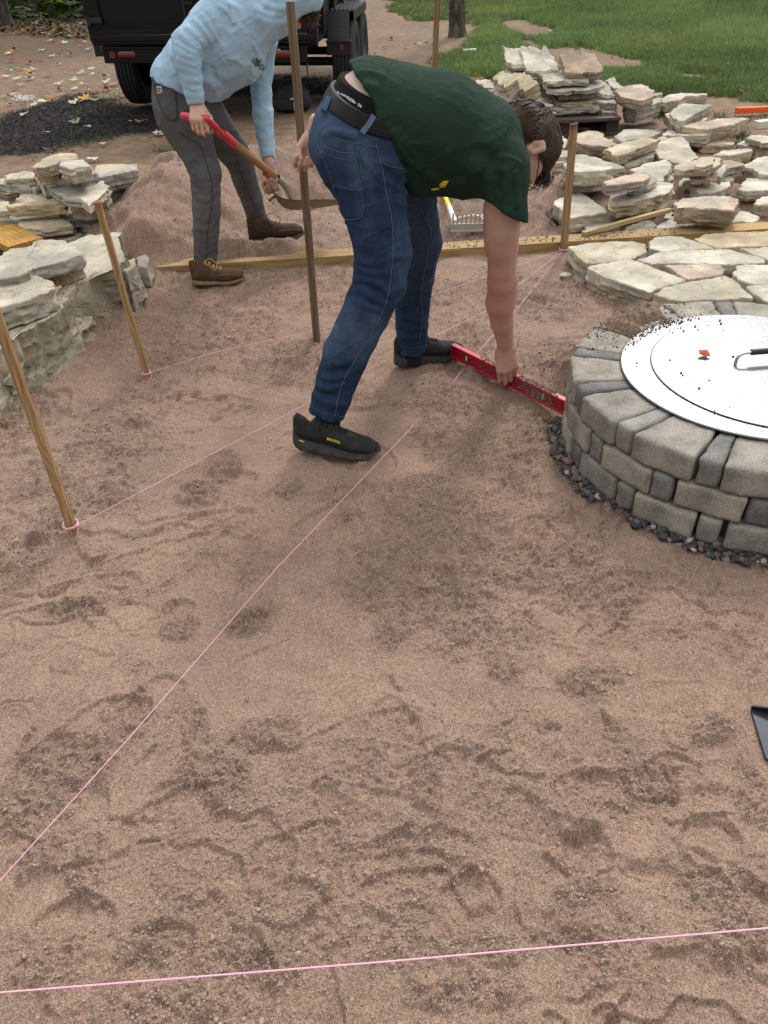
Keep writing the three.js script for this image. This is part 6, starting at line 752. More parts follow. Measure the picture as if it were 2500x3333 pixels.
  const headL = [limb(Hd(.02, -.025, 0), Hd(.035, -.03, 0), .088, .086, .03, [La, 1.12]), limb(Hd(-.02, .02, 0), Hd(.02, .03, 0), .066, .066, .04, [La, 1.05]), limb(Hd(-.085, .05, 0), Hd(-.03, .04, 0), .036, .055, .04), limb(Hd(-.055, .01, .045), Hd(-.08, .05, .02), .022, .02, .03), limb(Hd(-.055, .01, -.045), Hd(-.08, .05, -.02), .022, .02, .03), limb(Hd(.005, .088, 0), Hd(-.035, .112, 0), .010, .014, .014), limb(Hd(.018, .082, .03), Hd(.018, .082, -.03), .014, .014, .02), limb(Hd(-.062, .09, .014), Hd(-.062, .09, -.014), .010, .010, .012), limb(Hd(-.09, .085, 0), Hd(-.088, .08, 0), .018, .018, .02)];
  const eyeD = (x, y, z) => Math.min(limbD(EL, x, y, z), limbD(ER, x, y, z)), EL = limb(Hd(.0, .088, .031), Hd(.0, .089, .031), .014, .014), ER = limb(Hd(.0, .088, -.031), Hd(.0, .089, -.031), .014, .014);
  const earAt = (s) => [limb(Hd(.022, -.012, s * .083), Hd(-.012, -.008, s * .080), .013, .010, .01, [La, .55]), limb(Hd(.024, -.026, s * .089), Hd(.002, -.034, s * .09), .008, .007, .012), limb(Hd(.002, -.034, s * .09), Hd(-.022, -.02, s * .084), .007, .007, .012), limb(Hd(-.022, -.02, s * .084), Hd(-.028, -.008, s * .078), .008, .007, .01), limb(Hd(.024, -.026, s * .089), Hd(.026, -.008, s * .084), .007, .006, .01)];
  const head = (() => { const h = field(headL), e1 = field(earAt(1)), e2 = field(earAt(-1)), b = field(bodyL.slice(-1)); return (x, y, z) => { let d = smin(h(x, y, z), b(x, y, z), .03); d = smax(d, -eyeD(x, y, z), .008); d = Math.min(d, eyeD(x, y, z) + .004); d = smin(d, e1(x, y, z), .006); return smin(d, e2(x, y, z), .006); }; })();
  const hN = hand(wrN.clone().add(V3(.004, -.014, -.004)), V3(.08, -.86, .18), V3(-.10, .20, 1), 1, [[.35, .75, .4], [.3, .8, .4], [.35, .85, .45], [.45, .9, .45]], { thumb: [[.045, -.028, .030], [.072, -.045, .028], [.095, -.055, .02]] });
  const hF = hand(wrF.clone().add(V3(-.012, -.018, -.003)), V3(-.30, -.72, .05), V3(.15, -.1, -1), -1, [[.95, 1.2, .7], [1.0, 1.25, .7], [1.05, 1.25, .7], [1.1, 1.25, .6]], { thumb: [[.05, -.03, .035], [.075, -.05, .022], [.095, -.055, .004]] });
  const body = (() => { const f = field(bodyL); return (x, y, z) => f(x, y, z) - .0012 * n3(x * 30, y * 30, z * 30); })(), [ba, bb] = boundsOf(bodyL, .02);
  const skinC = (x, y, z) => { const m = 1 + .05 * fbm3(x * 40, y * 40, z * 40, 3), red = z > -2.75 && x > .35 ? sstep(.72, .55, y) * (.6 + 1.1 * fbm3(x * 9, y * 9, z * 9, 3)) : 0, pale = y > .9 && x < .3 ? 1 : 0, hn = y < .16 && x > .35 ? 1 : (z < -2.95 && y < .85 ? .7 : 0), kn = hn * sstep(.1, .5, fbm3(x * 60, y * 60, z * 60, 2)); let c = [.50, .315, .235]; c = c.map((a, i) => lerp(a, [.46, .225, .165][i], clamp(red * .95 + kn * .7, 0, 1))); c = c.map((a, i) => lerp(a, [.60, .45, .37][i], pale)); return c.map((a) => a * m); };
  const bm = finish([mesher(body, ba, bb, .0065), mesher(head, headC.clone().addScalar(-.16), headC.clone().addScalar(.16), .0036), hN.geo, hF.geo], 'body', skinM, skinC, man, base);
  add('mole', [new THREE.SphereGeometry(.0022, 8, 6).translate(...(onSurface(body, 1632, 692, 0) ?? V3()).toArray())], std(lin(.12, .06, .04), .7), bm);
  // eyes and brow
  add('eye', [new THREE.SphereGeometry(.0115, 16, 12).translate(...Hd(0, .0885, .031).toArray()), new THREE.SphereGeometry(.0115, 16, 12).translate(...Hd(0, .0885, -.031).toArray())], std(lin(.7, .68, .65), .3), bm);
  // hair
  const hairF = (() => { const L = [limb(Hd(.022, -.028, 0), Hd(.042, -.03, 0), .096, .094, .03, [La, 1.12]), limb(Hd(.075, .02, 0), Hd(.062, .062, 0), .048, .03, .05, [La, .72]), limb(Hd(-.04, -.075, 0), Hd(.0, -.06, 0), .05, .07, .05, [La, .9])], f = field(L), cut = half(Hd(.046, .05, 0), V3().addScaledVector(U, -.72).addScaledVector(Fw, .70)), nape = half(Hd(-.065, -.06, 0), U.clone().multiplyScalar(-1)), e1 = limb(Hd(.0, -.012, .085), Hd(-.03, .02, .085), .030, .034), e2 = limb(Hd(.0, -.012, -.085), Hd(-.03, .02, -.085), .030, .034); const side = half(Hd(-.012, -.02, 0), V3().addScaledVector(U, -.85).addScaledVector(Fw, .5)); return (x, y, z) => { let d = f(x, y, z); d = smax(d, cut(x, y, z) - .0, .012); d = smax(d, nape(x, y, z), .01); d = smax(d, side(x, y, z) - .02, .012); d = smax(d, -limbD(e1, x, y, z), .01); d = smax(d, -limbD(e2, x, y, z), .01); const q = V3(x, y, z).sub(headC), u = q.dot(U), fr = q.dot(Fw), l = q.dot(La); return Math.abs(d) > .03 ? d : d - .006 * fbm3(u * 16, fr * 16, l * 60, 2) - .004 * n3(u * 30, fr * 30, l * 130); }; })();
  const hair = finish([mesher(hairF, headC.clone().addScalar(-.17), headC.clone().addScalar(.17), .0034)], 'hair', vc(.8), (x, y, z) => { const m = 1 + .4 * fbm3(x * 70, y * 70, z * 70, 2); return [.050 * m, .029 * m, .020 * m]; }, man, base);
  { const r = rng(88), st = []; const crown = Hd(.085, -.07, .01); for (let i = 0; i < 1100; i++) { const a = r() * Math.PI * 2, b = .15 + 1.35 * Math.sqrt(r()); let d = V3().addScaledVector(U, Math.cos(b)).addScaledVector(Fw, Math.sin(b) * Math.cos(a)).addScaledVector(La, Math.sin(b) * Math.sin(a)); const c0 = Hd(.03, -.02, 0); let p = c0.clone().addScaledVector(d, .1); const pts = [], flow = p.clone().sub(crown); let bad = false; const wv = (r() - .5) * .5; for (let k = 0; k < 6; k++) { const n = grad(hairF, p); const dd = hairF(p.x, p.y, p.z); p.addScaledVector(n, -dd + .0015 + .001 * k * r()); if (Math.abs(hairF(p.x, p.y, p.z)) > .012) { bad = true; break; } pts.push(p.clone()); const t = flow.clone().addScaledVector(n, -flow.dot(n)).normalize().addScaledVector(n.clone().cross(flow).normalize(), wv); p = p.clone().addScaledVector(t, .0085 + .004 * r()); } if (bad || pts.length < 5) continue; st.push(tube(pts, .0011 + .0007 * r(), 6, 3)); }
    for (let i = 0; i < 130; i++) { const l = (r() - .5) * .12, p = Hd(.062 + .03 * r(), .075 + .02 * r(), l), e = p.clone().addScaledVector(Fw, .015 + .022 * r()).addScaledVector(U, -.008 - .02 * r()).addScaledVector(La, (r() - .5) * .012), m = p.clone().lerp(e, .5).addScaledVector(U, .006); st.push(tube([p, m, e], .0013, 5, 3)); }
    if (st.length) add('hair_strands', st, std(lin(.062, .036, .025), .7), hair); const hs = hair.children[0]; if (hs) tag(hs, 'strands of brown hair', null, null, 'stuff'); }
  // glasses
  { const b = std(lin(.01, .01, .012), .35), list = []; for (const s of [1, -1]) { const c = Hd(-.004, .107, s * .034), pts = []; for (let k = 0; k < 20; k++) { const a = k / 20 * 6.283, q = (v, e) => Math.sign(v) * Math.pow(Math.abs(v), e); pts.push(c.clone().addScaledVector(La, q(Math.cos(a), .6) * .026).addScaledVector(U, q(Math.sin(a), .6) * .019)); } list.push(tube(pts, .0017, 60, 6, true)); list.push(tube([Hd(.006, .106, s * .060), Hd(.008, .06, s * .081), Hd(.012, .0, s * .091), Hd(.0, -.03, s * .092)], .0019, 20, 6)); } list.push(tube([Hd(.004, .109, .009), Hd(.008, .112, 0), Hd(.004, .109, -.009)], .0016, 10, 6)); const gl = add('glasses', list, b, man); tag(gl, 'black-rimmed glasses');
    const lens = []; for (const s of [1, -1]) { const c = Hd(-.004, .107, s * .034), g = new THREE.CircleGeometry(.0235, 24); g.applyMatrix4(new THREE.Matrix4().makeBasis(La, U, Fw).setPosition(c)); lens.push(g); } const lm = new THREE.MeshPhysicalMaterial({ color: lin(1, 1, 1), transmission: 1, roughness: .02, thickness: 0, side: THREE.DoubleSide }); add('lens', lens, lm, gl); }
  // bracelet
  { const c = wrF.clone().lerp(D(1130, 320, -3.05), .12), ax = wrF.clone().sub(D(1130, 320, -3.05)).normalize(), q = new THREE.Quaternion().setFromUnitVectors(Za, ax), g = new THREE.TorusGeometry(.031, .0024, 8, 40).applyQuaternion(q).translate(c.x, c.y, c.z); add('wristband', [g], std(lin(.06, .075, .08), .7), man); }
  // shoes
  for (const [h, t, k] of [[G(958, 1456, .012), G(1238, 1490, -.01), 0], [G(1286, 1200, -.01), G(1506, 1154, -.008), 1]]) {
    const s = shoe(h, t, SNEAK), grp = new THREE.Group(); grp.name = 'sneaker'; man.add(grp);
    const bl = noisy([.026, .026, .027], k, .4, 60); finish([s.upper], 'upper', vc(.85), (x, y, z) => { const c = bl(x, y, z), dst = sstep(.15, .5, fbm3(x * 50, y * 50, z * 50, 3)) * .02; return c.map((v, i) => v + dst * [1, .85, .7][i]); }, grp, base);
    finish([s.sole], 'sole', vc(.8), (x, y, z) => { const st = Math.sin((y - h.y) * 900 + 6 * n3(x * 18, y * 18, z * 18)) > .2 ? 1.0 : .6; const d = .5 + .5 * n3(x * 45, y * 45, z * 45); return [.045 * st + .035 * d, .045 * st + .032 * d, .046 * st + .028 * d]; }, grp, base);
    const lace = []; for (let i = 0; i < 6; i++) { const x = .085 + i * .018; for (const sgn of [-1, 1]) lace.push(tube([s.at(x, s.yu(x) - .012, .024), s.at(x + .006, s.yu(x + .006) + .004, 0), s.at(x + .014, s.yu(x + .014) - .012, -.024)].map((v, q) => v), .0024, 10, 5)); lace.push(tube([s.at(x, s.yu(x) - .012, -.024), s.at(x + .006, s.yu(x + .006) + .005, 0), s.at(x + .014, s.yu(x + .014) - .012, .024)], .0024, 10, 5)); } lace.push(tube([s.at(.085, .116, 0), s.at(.08, .13, .02), s.at(.095, .122, .035), s.at(.1, .1, .03)], .002, 14, 5)); add('laces', lace, std(lin(.012, .012, .012), .9), grp);
    if (k === 0) { const c = [s.at(.03, .045, .0).clone()], f = (x, y, z) => { let d = 1e9; return d; }; const gS = new THREE.ShapeGeometry(font.generateShapes('BROOKS', .0088), 3), p = gS.attributes.position; for (let i = 0; i < p.count; i++) { const x = p.getX(i), y = p.getY(i); const v = s.at(.125 + x * .95, .074 + y - x * .20, .0395 * 1.0 + .0035 - (y + .0) * .25); p.setXYZ(i, v.x, v.y, v.z); } gS.deleteAttribute('uv'); gS.computeVertexNormals(); add('lettering', [gS], std(lin(.72, .62, .02), .6), grp); add('mark', [aimed(new THREE.CapsuleGeometry(.002, .016, 4, 8).translate(0, .01, 0), s.at(.028, .056, .0375), s.at(.05, .052, .0385))], std(lin(.55, .45, .05), .6), grp); }
    const an = k ? D(1343, 1130, -2.885) : D(1066, 1345, -2.285); add('sock', [aimed(new THREE.CylinderGeometry(.042, .044, .09, 20).translate(0, -.0, 0), an.clone().add(V3(0, -.02, 0)), an.clone().add(V3(.01, .05, 0)))], std(lin(.008, .008, .008), .95), grp);
  }
}
// ---------- the man with the shovel ----------
{
  const base = V3(-.75, 0, -4.2), man = thing('person', 'person in a light blue hooded shirt and grey work trousers digging with a red-handled shovel', 'person', base.clone()), J4 = crop(400, 0, 2.212), SQ = (pts) => pts.map((q) => J4(q));
  const add = (name, list, mat, parent) => { const l = list.filter(Boolean); if (!l.length) return null; const g = merge(l); g.translate(-base.x, -base.y, -base.z); return mk(name, g, mat, parent); };
  const hips = [limb(D(592, 345, -4.15), D(590, 262, -4.16), .132, .135, .05, [Za, .75]), limb(D(585, 365, -4.07), D(600, 400, -4.05), .105, .1, .05)];
  const legs = [limb(D(606, 395, -4.05), D(668, 560, -3.975), .104, .074, .05), limb(D(668, 560, -3.975), D(672, 690, -3.955), .074, .066, .012), limb(D(672, 690, -3.955), D(668, 862, -3.945), .066, .058, .012), limb(D(668, 375, -4.22), D(778, 520, -4.40), .104, .073, .05), limb(D(778, 520, -4.40), D(820, 650, -4.47), .073, .058, .012), limb(D(820, 650, -4.47), D(848, 752, -4.53), .058, .054, .012)];
  const lower = field([...hips, ...legs]), hemN = half(D(668, 866, -3.945), V3(0, -1, .1)), hemF = half(D(850, 752, -4.53), V3(.2, -1, 0)), oN = limb(D(668, 830, -3.95), D(668, 890, -3.94), .050, .050), oF = limb(D(842, 725, -4.52), D(856, 780, -4.54), .047, .047), top = half(D(545, 262, -4.15), V3(.25, .95, 0));
  const pants0 = (x, y, z) => { let d = smax(lower(x, y, z), top(x, y, z) - .03, .01); if (y < .3) { d = Math.max(d, z > -4.2 ? hemN(x, y, z) : hemF(x, y, z)); d = Math.max(d, -limbD(z > -4.2 ? oN : oF, x, y, z)); } return d; };
  const fl = (list, f) => list.map(([pts, a, w]) => ({ p: smoothPx(SQ(pts), 7).map((q) => onSurface(f, q[0], q[1], 0, 2)).filter(Boolean), a: a * (.8 + .6 * Math.abs(n2(pts[0][0] * .37, pts[0][1] * .41))), w: (w ?? .012) * (.75 + .6 * Math.abs(n2(pts[0][1] * .3, 7))) })).filter((q) => q.p.length > 1);
  const pf = fl([[[[260, 800], [330, 860], [390, 830]], .006], [[[400, 960], [480, 1000], [570, 1060]], .009], [[[420, 1060], [520, 1090], [640, 1080]], .007], [[[470, 1170], [570, 1190], [700, 1140]], .008], [[[500, 1240], [600, 1255], [700, 1220]], .007], [[[510, 1310], [610, 1330], [720, 1290]], .009], [[[500, 1390], [600, 1400], [710, 1360]], .008], [[[500, 1470], [600, 1490], [700, 1450]], .007], [[[495, 1560], [600, 1590], [690, 1540]], .006], [[[490, 1650], [580, 1680], [690, 1640]], .006], [[[490, 1760], [590, 1800], [690, 1770]], .007], [[[500, 1850], [590, 1880], [680, 1850]], .010], [[[690, 900], [740, 960], [840, 980]], .007], [[[760, 800], [820, 850], [870, 930]], .006], [[[740, 1130], [820, 1150], [930, 1110]], .008], [[[770, 1230], [850, 1250], [960, 1200]], .007], [[[800, 1330], [880, 1350], [980, 1310]], .007], [[[840, 1440], [920, 1460], [1010, 1420]], .007], [[[880, 1540], [960, 1560], [1040, 1520]], .007], [[[670, 680], [720, 720], [790, 740]], .007], [[[620, 700], [650, 800], [690, 880]], -.008]], pants0);
  pf.forEach((q, i) => { q.a *= .55; q.p.forEach((v) => { v.y += .03 * n2(v.x * 25 + i * 3, i); }); }); const crs = (x, y, z, f) => { const k = 1 - Math.abs(n3(x * f + y * f * .5, y * f * 1.5 - x * f * .6, z * f)); return k * k * k * k; };
  const pantsF = folds(pants0, pf), pants = (x, y, z) => { const d = pantsF(x, y, z); return Math.abs(d) > .03 ? d : d - .005 * fbm3(x * 12, y * 10, z * 12, 3) - .006 * (crs(x, y, z, 8) - .3) - .0025 * (crs(x + 4, y, z, 17) - .3); };
  const [pa, pb] = boundsOf([...hips, ...legs], .03), pm = finish([mesher(pants, pa, pb, .0075)], 'trousers', clothM, (x, y, z) => { const m = 1 + .18 * fbm3(x * 14, y * 10, z * 14, 3) + .06 * n3(x * 200, y * 200, z * 200), w = sstep(.2, .5, fbm3(x * 9 + 5, y * 7, z * 9, 3)) * .35; return [lerp(.095, .15, w) * m, lerp(.093, .146, w) * m, lerp(.093, .145, w) * m]; }, man, base); tag(pm, 'grey canvas work trousers');
  const stM = std(lin(.035, .033, .032), .9); const pkt = SQ([[228, 600], [300, 630], [372, 650], [388, 780], [396, 840], [370, 868], [330, 860], [290, 800], [250, 700]]), pg = patch(pants, pkt, .004); if (pg) { const p = finish([pg], 'pocket', clothM, (x, y, z) => { const m = 1 + .15 * fbm3(x * 20, y * 20, z * 20, 3); return [.082 * m, .078 * m, .075 * m]; }, pm, base); add('stitching', [seam(pants, [...pkt, pkt[0]], .002, .004)], stM, p); }
  add('stitching', [seam(pants, SQ([[400, 950], [480, 1000], [560, 1050], [600, 1180], [640, 1300], [640, 1480], [610, 1680], [600, 1880]]), .0018), seam(pants, SQ([[820, 1150], [870, 1300], [930, 1440], [980, 1560]]), .0018)], stM, pm);
  const lg = patch(pants, SQ([[252, 625], [284, 618], [290, 672], [258, 680]]), .0065, 4); if (lg) { const p = add('cloth_label', [lg], std(lin(.42, .40, .40), .8), pm); const arc = []; for (let k = 0; k <= 14; k++) { const a = .8 + k / 14 * 4.9, q = J4([271 + Math.cos(a) * 9, 648 + Math.sin(a) * 13]); const v = onSurface(pants, q[0], q[1], .008, 2); if (v) arc.push(v); } if (arc.length > 4) add('label_mark', [tube(arc, .002, 24, 5)], std(lin(.10, .04, .03), .8), p); }
  // shirt with hood
  const tor = [limb(D(592, 268, -4.16), D(650, 222, -4.17), .142, .152, .05, [Za, .76]), limb(D(650, 222, -4.17), D(735, 128, -4.19), .152, .168, .05, [Za, .76]), limb(D(735, 128, -4.19), D(810, 48, -4.21), .168, .15, .05, [Za, .7]), limb(D(720, 222, -4.15), D(790, 200, -4.18), .07, .08, .08)];
  const armN = [limb(D(712, 38, -4.03), D(610, 140, -3.92), .078, .058, .04), limb(D(610, 140, -3.92), D(606, 185, -3.90), .058, .056, .03), limb(D(606, 185, -3.90), D(640, 338, -3.885), .056, .037, .03)], armF = [limb(D(862, 100, -4.38), D(848, 240, -4.36), .070, .056, .04), limb(D(848, 240, -4.36), D(856, 380, -4.29), .054, .047, .03), limb(D(856, 380, -4.29), D(877, 540, -4.20), .047, .035, .03)];
  const hood = [limb(D(930, -6, -4.22), D(975, -20, -4.22), .122, .108, .05, [Za, .95]), limb(D(862, 52, -4.22), D(905, 30, -4.22), .095, .105, .05)];
  const sTrunk = field([...tor, ...hood]), sArm = field(armN), sArmF = field(armF), sCut = half(D(600, 300, -4.05), V3(.42, .9, 0)), cuffN = half(D(638, 336, -3.885), V3(-.1, 1, 0)), cuffF = half(D(876, 540, -4.2), V3(-.1, 1, 0)), face = limb(D(975, 66, -4.22), D(1020, 110, -4.2), .075, .10);
  const cN = limb(D(636, 320, -3.885), D(646, 380, -3.885), .031, .031), cF = limb(D(875, 525, -4.2), D(882, 590, -4.2), .028, .028);
  const shirt0 = (x, y, z) => { let d = smax(sTrunk(x, y, z), -limbD(face, x, y, z), .012); d = smax(d, -sCut(x, y, z), .008); d = smin(d, Math.max(sArm(x, y, z), -cuffN(x, y, z), -limbD(cN, x, y, z)), .03); d = smin(d, Math.max(sArmF(x, y, z), -cuffF(x, y, z), -limbD(cF, x, y, z)), .03); return d; };
  const sf = fl([[[[600, 60], [660, 140], [700, 260]], .007], [[[560, 90], [620, 180], [680, 280]], .007], [[[500, 130], [580, 210], [640, 310]], .007], [[[450, 180], [530, 260], [600, 340]], .008], [[[400, 240], [480, 310], [560, 360]], .008], [[[380, 300], [450, 350], [540, 390]], .007], [[[380, 360], [450, 400], [530, 430]], .006], [[[385, 420], [450, 450], [540, 480]], .007], [[[390, 480], [460, 510], [545, 530]], .006], [[[410, 540], [470, 570], [560, 580]], .006], [[[430, 610], [490, 640], [575, 640]], .006], [[[450, 670], [510, 695], [585, 690]], .005], [[[470, 735], [530, 728], [590, 740]], .004, .008], [[[300, 250], [330, 350], [330, 480]], .006], [[[350, 180], [330, 320], [370, 560]], .006, .02], [[[420, 80], [400, 140], [380, 220]], .006], [[[680, 40], [760, 90], [800, 180]], .008], [[[740, 20], [830, 60], [870, 160]], .007], [[[560, 560], [640, 600], [700, 620]], .010, .02], [[[720, 560], [800, 540], [880, 500]], .008, .03], [[[900, 560], [960, 600], [1040, 620]], .006], [[[920, 680], [980, 700], [1055, 690]], .005], [[[930, 800], [990, 820], [1065, 790]], .006], [[[940, 880], [1000, 910], [1075, 880]], .005], [[[960, 980], [1020, 1000], [1085, 970]], .005], [[[980, 1080], [1040, 1090], [1100, 1070]], .005], [[[930, 300], [980, 400], [1020, 480]], .006], [[[960, 120], [1060, 160], [1180, 150]], .007], [[[940, 60], [1040, 110], [1160, 110]], .006], [[[1000, 20], [1100, 60], [1240, 60]], .006], [[[640, 480], [660, 560], [650, 610]], -.008]], shirt0);
  const sF = folds(shirt0, sf), shirt = (x, y, z) => { const d = sF(x, y, z); return Math.abs(d) > .03 ? d : d - .004 * fbm3(x * 12, y * 12, z * 12, 3) - .0055 * (crs(x - 2, y + 1, z, 10) - .3) - .0025 * (crs(x + 4, y, z, 22) - .3); };
  const [sa, sb] = boundsOf([...tor, ...armN, ...armF, ...hood], .03); const sm = finish([mesher(shirt, sa, sb, .0075)], 'shirt', clothM, (x, y, z) => { const m = 1 + .05 * fbm3(x * 20, y * 20, z * 20, 3), st = sstep(.25, .55, fbm3(x * 10 + 4, y * 10, z * 10, 3)) * .16, h = n3(x * 300, y * 300, z * 300) * .04; return [lerp(.335, .27, st) * (m + h), lerp(.485, .41, st) * (m + h), lerp(.60, .52, st) * (m + h)]; }, man, base); tag(sm, 'light blue hooded long-sleeved shirt');
  const tq = J4([921, 443]); add('lettering', [lettering(shirt, 'UpCr', tq[0], tq[1], .80, .60, 34 / 2.212, .003)], std(lin(.012, .03, .02), .8), sm);
  add('leaf_logo', [patch(shirt, SQ([[955, 432], [962, 418], [970, 416], [973, 432], [964, 446]]), .003, 3), patch(shirt, SQ([[970, 446], [978, 432], [992, 430], [990, 448], [975, 456]]), .003, 3)], std(lin(.07, .17, .03), .8), sm);
  // body: face in the hood, hands
  const wN = D(640, 345, -3.885), wF = D(879, 548, -4.2);
  const bodyL = [...tor.slice(0, 3).map((L) => ({ ...L, ra: L.ra - .02, rb: L.rb - .02 })), { ...hips[0], ra: .11, rb: .11 }, ...legs.map((L) => ({ ...L, ra: L.ra - .022, rb: L.rb - .018 })), ...armN.map((L) => ({ ...L, ra: L.ra - .02, rb: L.rb - .012 })), ...armF.map((L) => ({ ...L, ra: L.ra - .02, rb: L.rb - .011 })), limb(D(810, 48, -4.21), D(880, 40, -4.22), .06, .06, .04), limb(armN[2] && D(638, 330, -3.885), wN, .027, .026, .02), limb(D(876, 530, -4.2), wF, .026, .025, .02)];
  const headL = [limb(D(940, 0, -4.22), D(952, -8, -4.22), .092, .09, .03), limb(D(905, 72, -4.22), D(935, 45, -4.22), .045, .06, .04), limb(D(902, 88, -4.20), D(918, 92, -4.20), .024, .02, .02), limb(D(958, 72, -4.2), D(972, 84, -4.2), .016, .013, .02)];
  const body = field(bodyL), hd = field(headL);
  const hN = hand(wN.clone().add(V3(.004, -.004, .006)), V3(.10, -.46, .86), V3(.0, .88, .46), -1, [[1.0, 1.25, .6], [1.0, 1.25, .6], [1.0, 1.25, .6], [1.0, 1.2, .6]], { thumb: [[.05, -.022, .048], [.07, -.045, .052], [.082, -.066, .045]], scale: 1.02 });
  const hF = hand(wF.clone().add(V3(0, -.01, 0)), V3(.05, -.85, .25), V3(.75, .1, .6), -1, [[1.35, 1.5, .9], [1.35, 1.5, .9], [1.4, 1.5, .9], [1.4, 1.5, .8]], { thumb: [[.045, -.03, .034], [.062, -.048, .022], [.072, -.056, .004]] });
  const [ba, bb] = boundsOf(bodyL, .02); finish([mesher(body, ba, bb, .0085), mesher(hd, D(935, 20, -4.22).addScalar(-.17), D(935, 20, -4.22).addScalar(.17), .006), hN.geo, hF.geo], 'body', skinM, (x, y, z) => { const m = 1 + .05 * fbm3(x * 40, y * 40, z * 40, 3), k = sstep(.15, .5, fbm3(x * 55, y * 55, z * 55, 2)) * .5; return [lerp(.50, .46, k) * m, lerp(.30, .23, k) * m, lerp(.225, .17, k) * m]; }, man, base);
  { const r = rng(61), st = [], c = D(1004, 52, -4.2); for (let i = 0; i < 300; i++) { const a = r() * 6.283, b = Math.acos(2 * r() - 1), d = V3(Math.sin(b) * Math.cos(a), Math.cos(b), Math.sin(b) * Math.sin(a)), p = c.clone().add(V3(d.x * .034, d.y * .032, d.z * .05)), k = (q) => V3((r() - .5) * q, (r() - .5) * q, (r() - .5) * q); const q1 = p.clone().addScaledVector(d, .008).add(k(.014)), q2 = q1.clone().addScaledVector(d, .006).add(k(.02)); st.push(tube([p.clone().addScaledVector(d, -.02), p, q1, q2], .0016, 7, 3)); } const h = add('hair', st, std(lin(.10, .05, .028), .7), man); tag(h, 'curly reddish hair sticking out of the hood'); }
  // boots
  for (const [h, t, k] of [[G(628, 926, .018), G(800, 917, .022), 0], [G(812, 794, .035), G(992, 771, .032), 1]]) { const s = shoe(h, t, BOOT), grp = new THREE.Group(); grp.name = 'boot'; man.add(grp); finish([s.upper], 'upper', vc(.85), (x, y, z) => { const m = 1 + .35 * fbm3(x * 30, y * 30, z * 30, 3), d = sstep(.1, .5, fbm3(x * 40, y * 40, z * 40, 3)) * .4; const c = k ? [.055, .040, .028] : [.095, .058, .034]; return c.map((v, i) => lerp(v * m, [.19, .14, .10][i], d * .6)); }, grp, base); finish([s.sole], 'sole', vc(.85), (x, y, z) => { const m = 1 + .3 * n3(x * 60, y * 60, z * 60); return k ? [.10 * m, .075 * m, .05 * m] : [.22 * m, .145 * m, .08 * m]; }, grp, base);
    const lc = []; for (let i = 0; i < 5; i++) { const x = .09 + i * .019; lc.push(tube([s.at(x, s.yu(x) - .014, .026), s.at(x + .008, s.yu(x + .008) + .004, 0), s.at(x + .012, s.yu(x + .012) - .014, -.026)], .0024, 10, 5), tube([s.at(x, s.yu(x) - .014, -.026), s.at(x + .008, s.yu(x + .008) + .005, 0), s.at(x + .012, s.yu(x + .012) - .014, .026)], .0024, 10, 5)); } lc.push(tube([s.at(.10, .128, 0), s.at(.13, .15, .03), s.at(.17, .12, .05), s.at(.15, .09, .05)], .0022, 16, 5)); add('laces', lc, std(k ? lin(.1, .07, .04) : lin(.5, .27, .06), .8), grp); add('seam_welt', [tube([s.at(.16, .06, .046), s.at(.2, .062, .05), s.at(.25, .056, .046), s.at(.285, .045, .02), s.at(.285, .045, -.02), s.at(.25, .056, -.046)], .0022, 30, 5)], std(lin(.14, .09, .05), .85), grp); }
  // the shovel he holds
  const gA = D(598, 377, -3.86), gB = D(676, 388, -3.80), yk = D(745, 452, -3.95), sk = D(884, 577, -4.12), so = D(930, 604, -4.17); const gm = gA.clone().lerp(gB, .5);
  const sv = thing('shovel', 'shovel with red D-grip, wooden shaft and steel blade, held by the man in blue', 'shovel', yk.clone()), rel = (v) => v.clone().sub(yk), red = new THREE.MeshPhysicalMaterial({ color: lin(.55, .015, .03), roughness: .35, clearcoat: .4 });
  mk('grip', aimed(new THREE.CapsuleGeometry(.0165, gA.distanceTo(gB), 6, 16).translate(0, gA.distanceTo(gB) / 2, 0), rel(gA), rel(gB)), red, sv); mk('rivet', new THREE.SphereGeometry(.006, 10, 8).translate(...rel(gB.clone().add(V3(.016, 0, .004))).toArray()), std(lin(.6, .6, .6), .3, { metalness: .9 }), sv);
  for (const e of [gA, gB]) mk('yoke', tube([rel(e), rel(e.clone().lerp(yk, .25).add(V3(.012, -.014, 0))), rel(e.clone().lerp(yk, .62).lerp(gm.clone().lerp(yk, .62), .35)), rel(yk.clone().addScaledVector(sk.clone().sub(yk).normalize(), .03))], .014, 24, 10), red, sv);
  const dir = sk.clone().sub(yk).normalize(), L = yk.distanceTo(so); mk('collar', aimed(new THREE.CylinderGeometry(.0195, .021, .085, 18).translate(0, 0, 0), rel(yk), rel(sk)), red, sv);
  const shaft = aimed(new THREE.CylinderGeometry(.0185, .0185, L * .80, 18).translate(0, L * .40, 0), V3(), rel(so)); { const uv = shaft.attributes.uv; for (let i = 0; i < uv.count; i++) uv.setXY(i, uv.getY(i) * .6, uv.getX(i) * .35); } mk('shaft', shaft, paintless(wood(lin(.40, .25, .13), 1)), sv);
  const band = aimed(new THREE.CylinderGeometry(.0193, .0193, .03, 18), dir.clone().multiplyScalar(L * .69), rel(so)); mk('red_band', band, red, sv); mk('worn_band', aimed(new THREE.CylinderGeometry(.0194, .0194, .05, 18), dir.clone().multiplyScalar(L * .78), rel(so)), std(lin(.42, .40, .38), .5), sv);
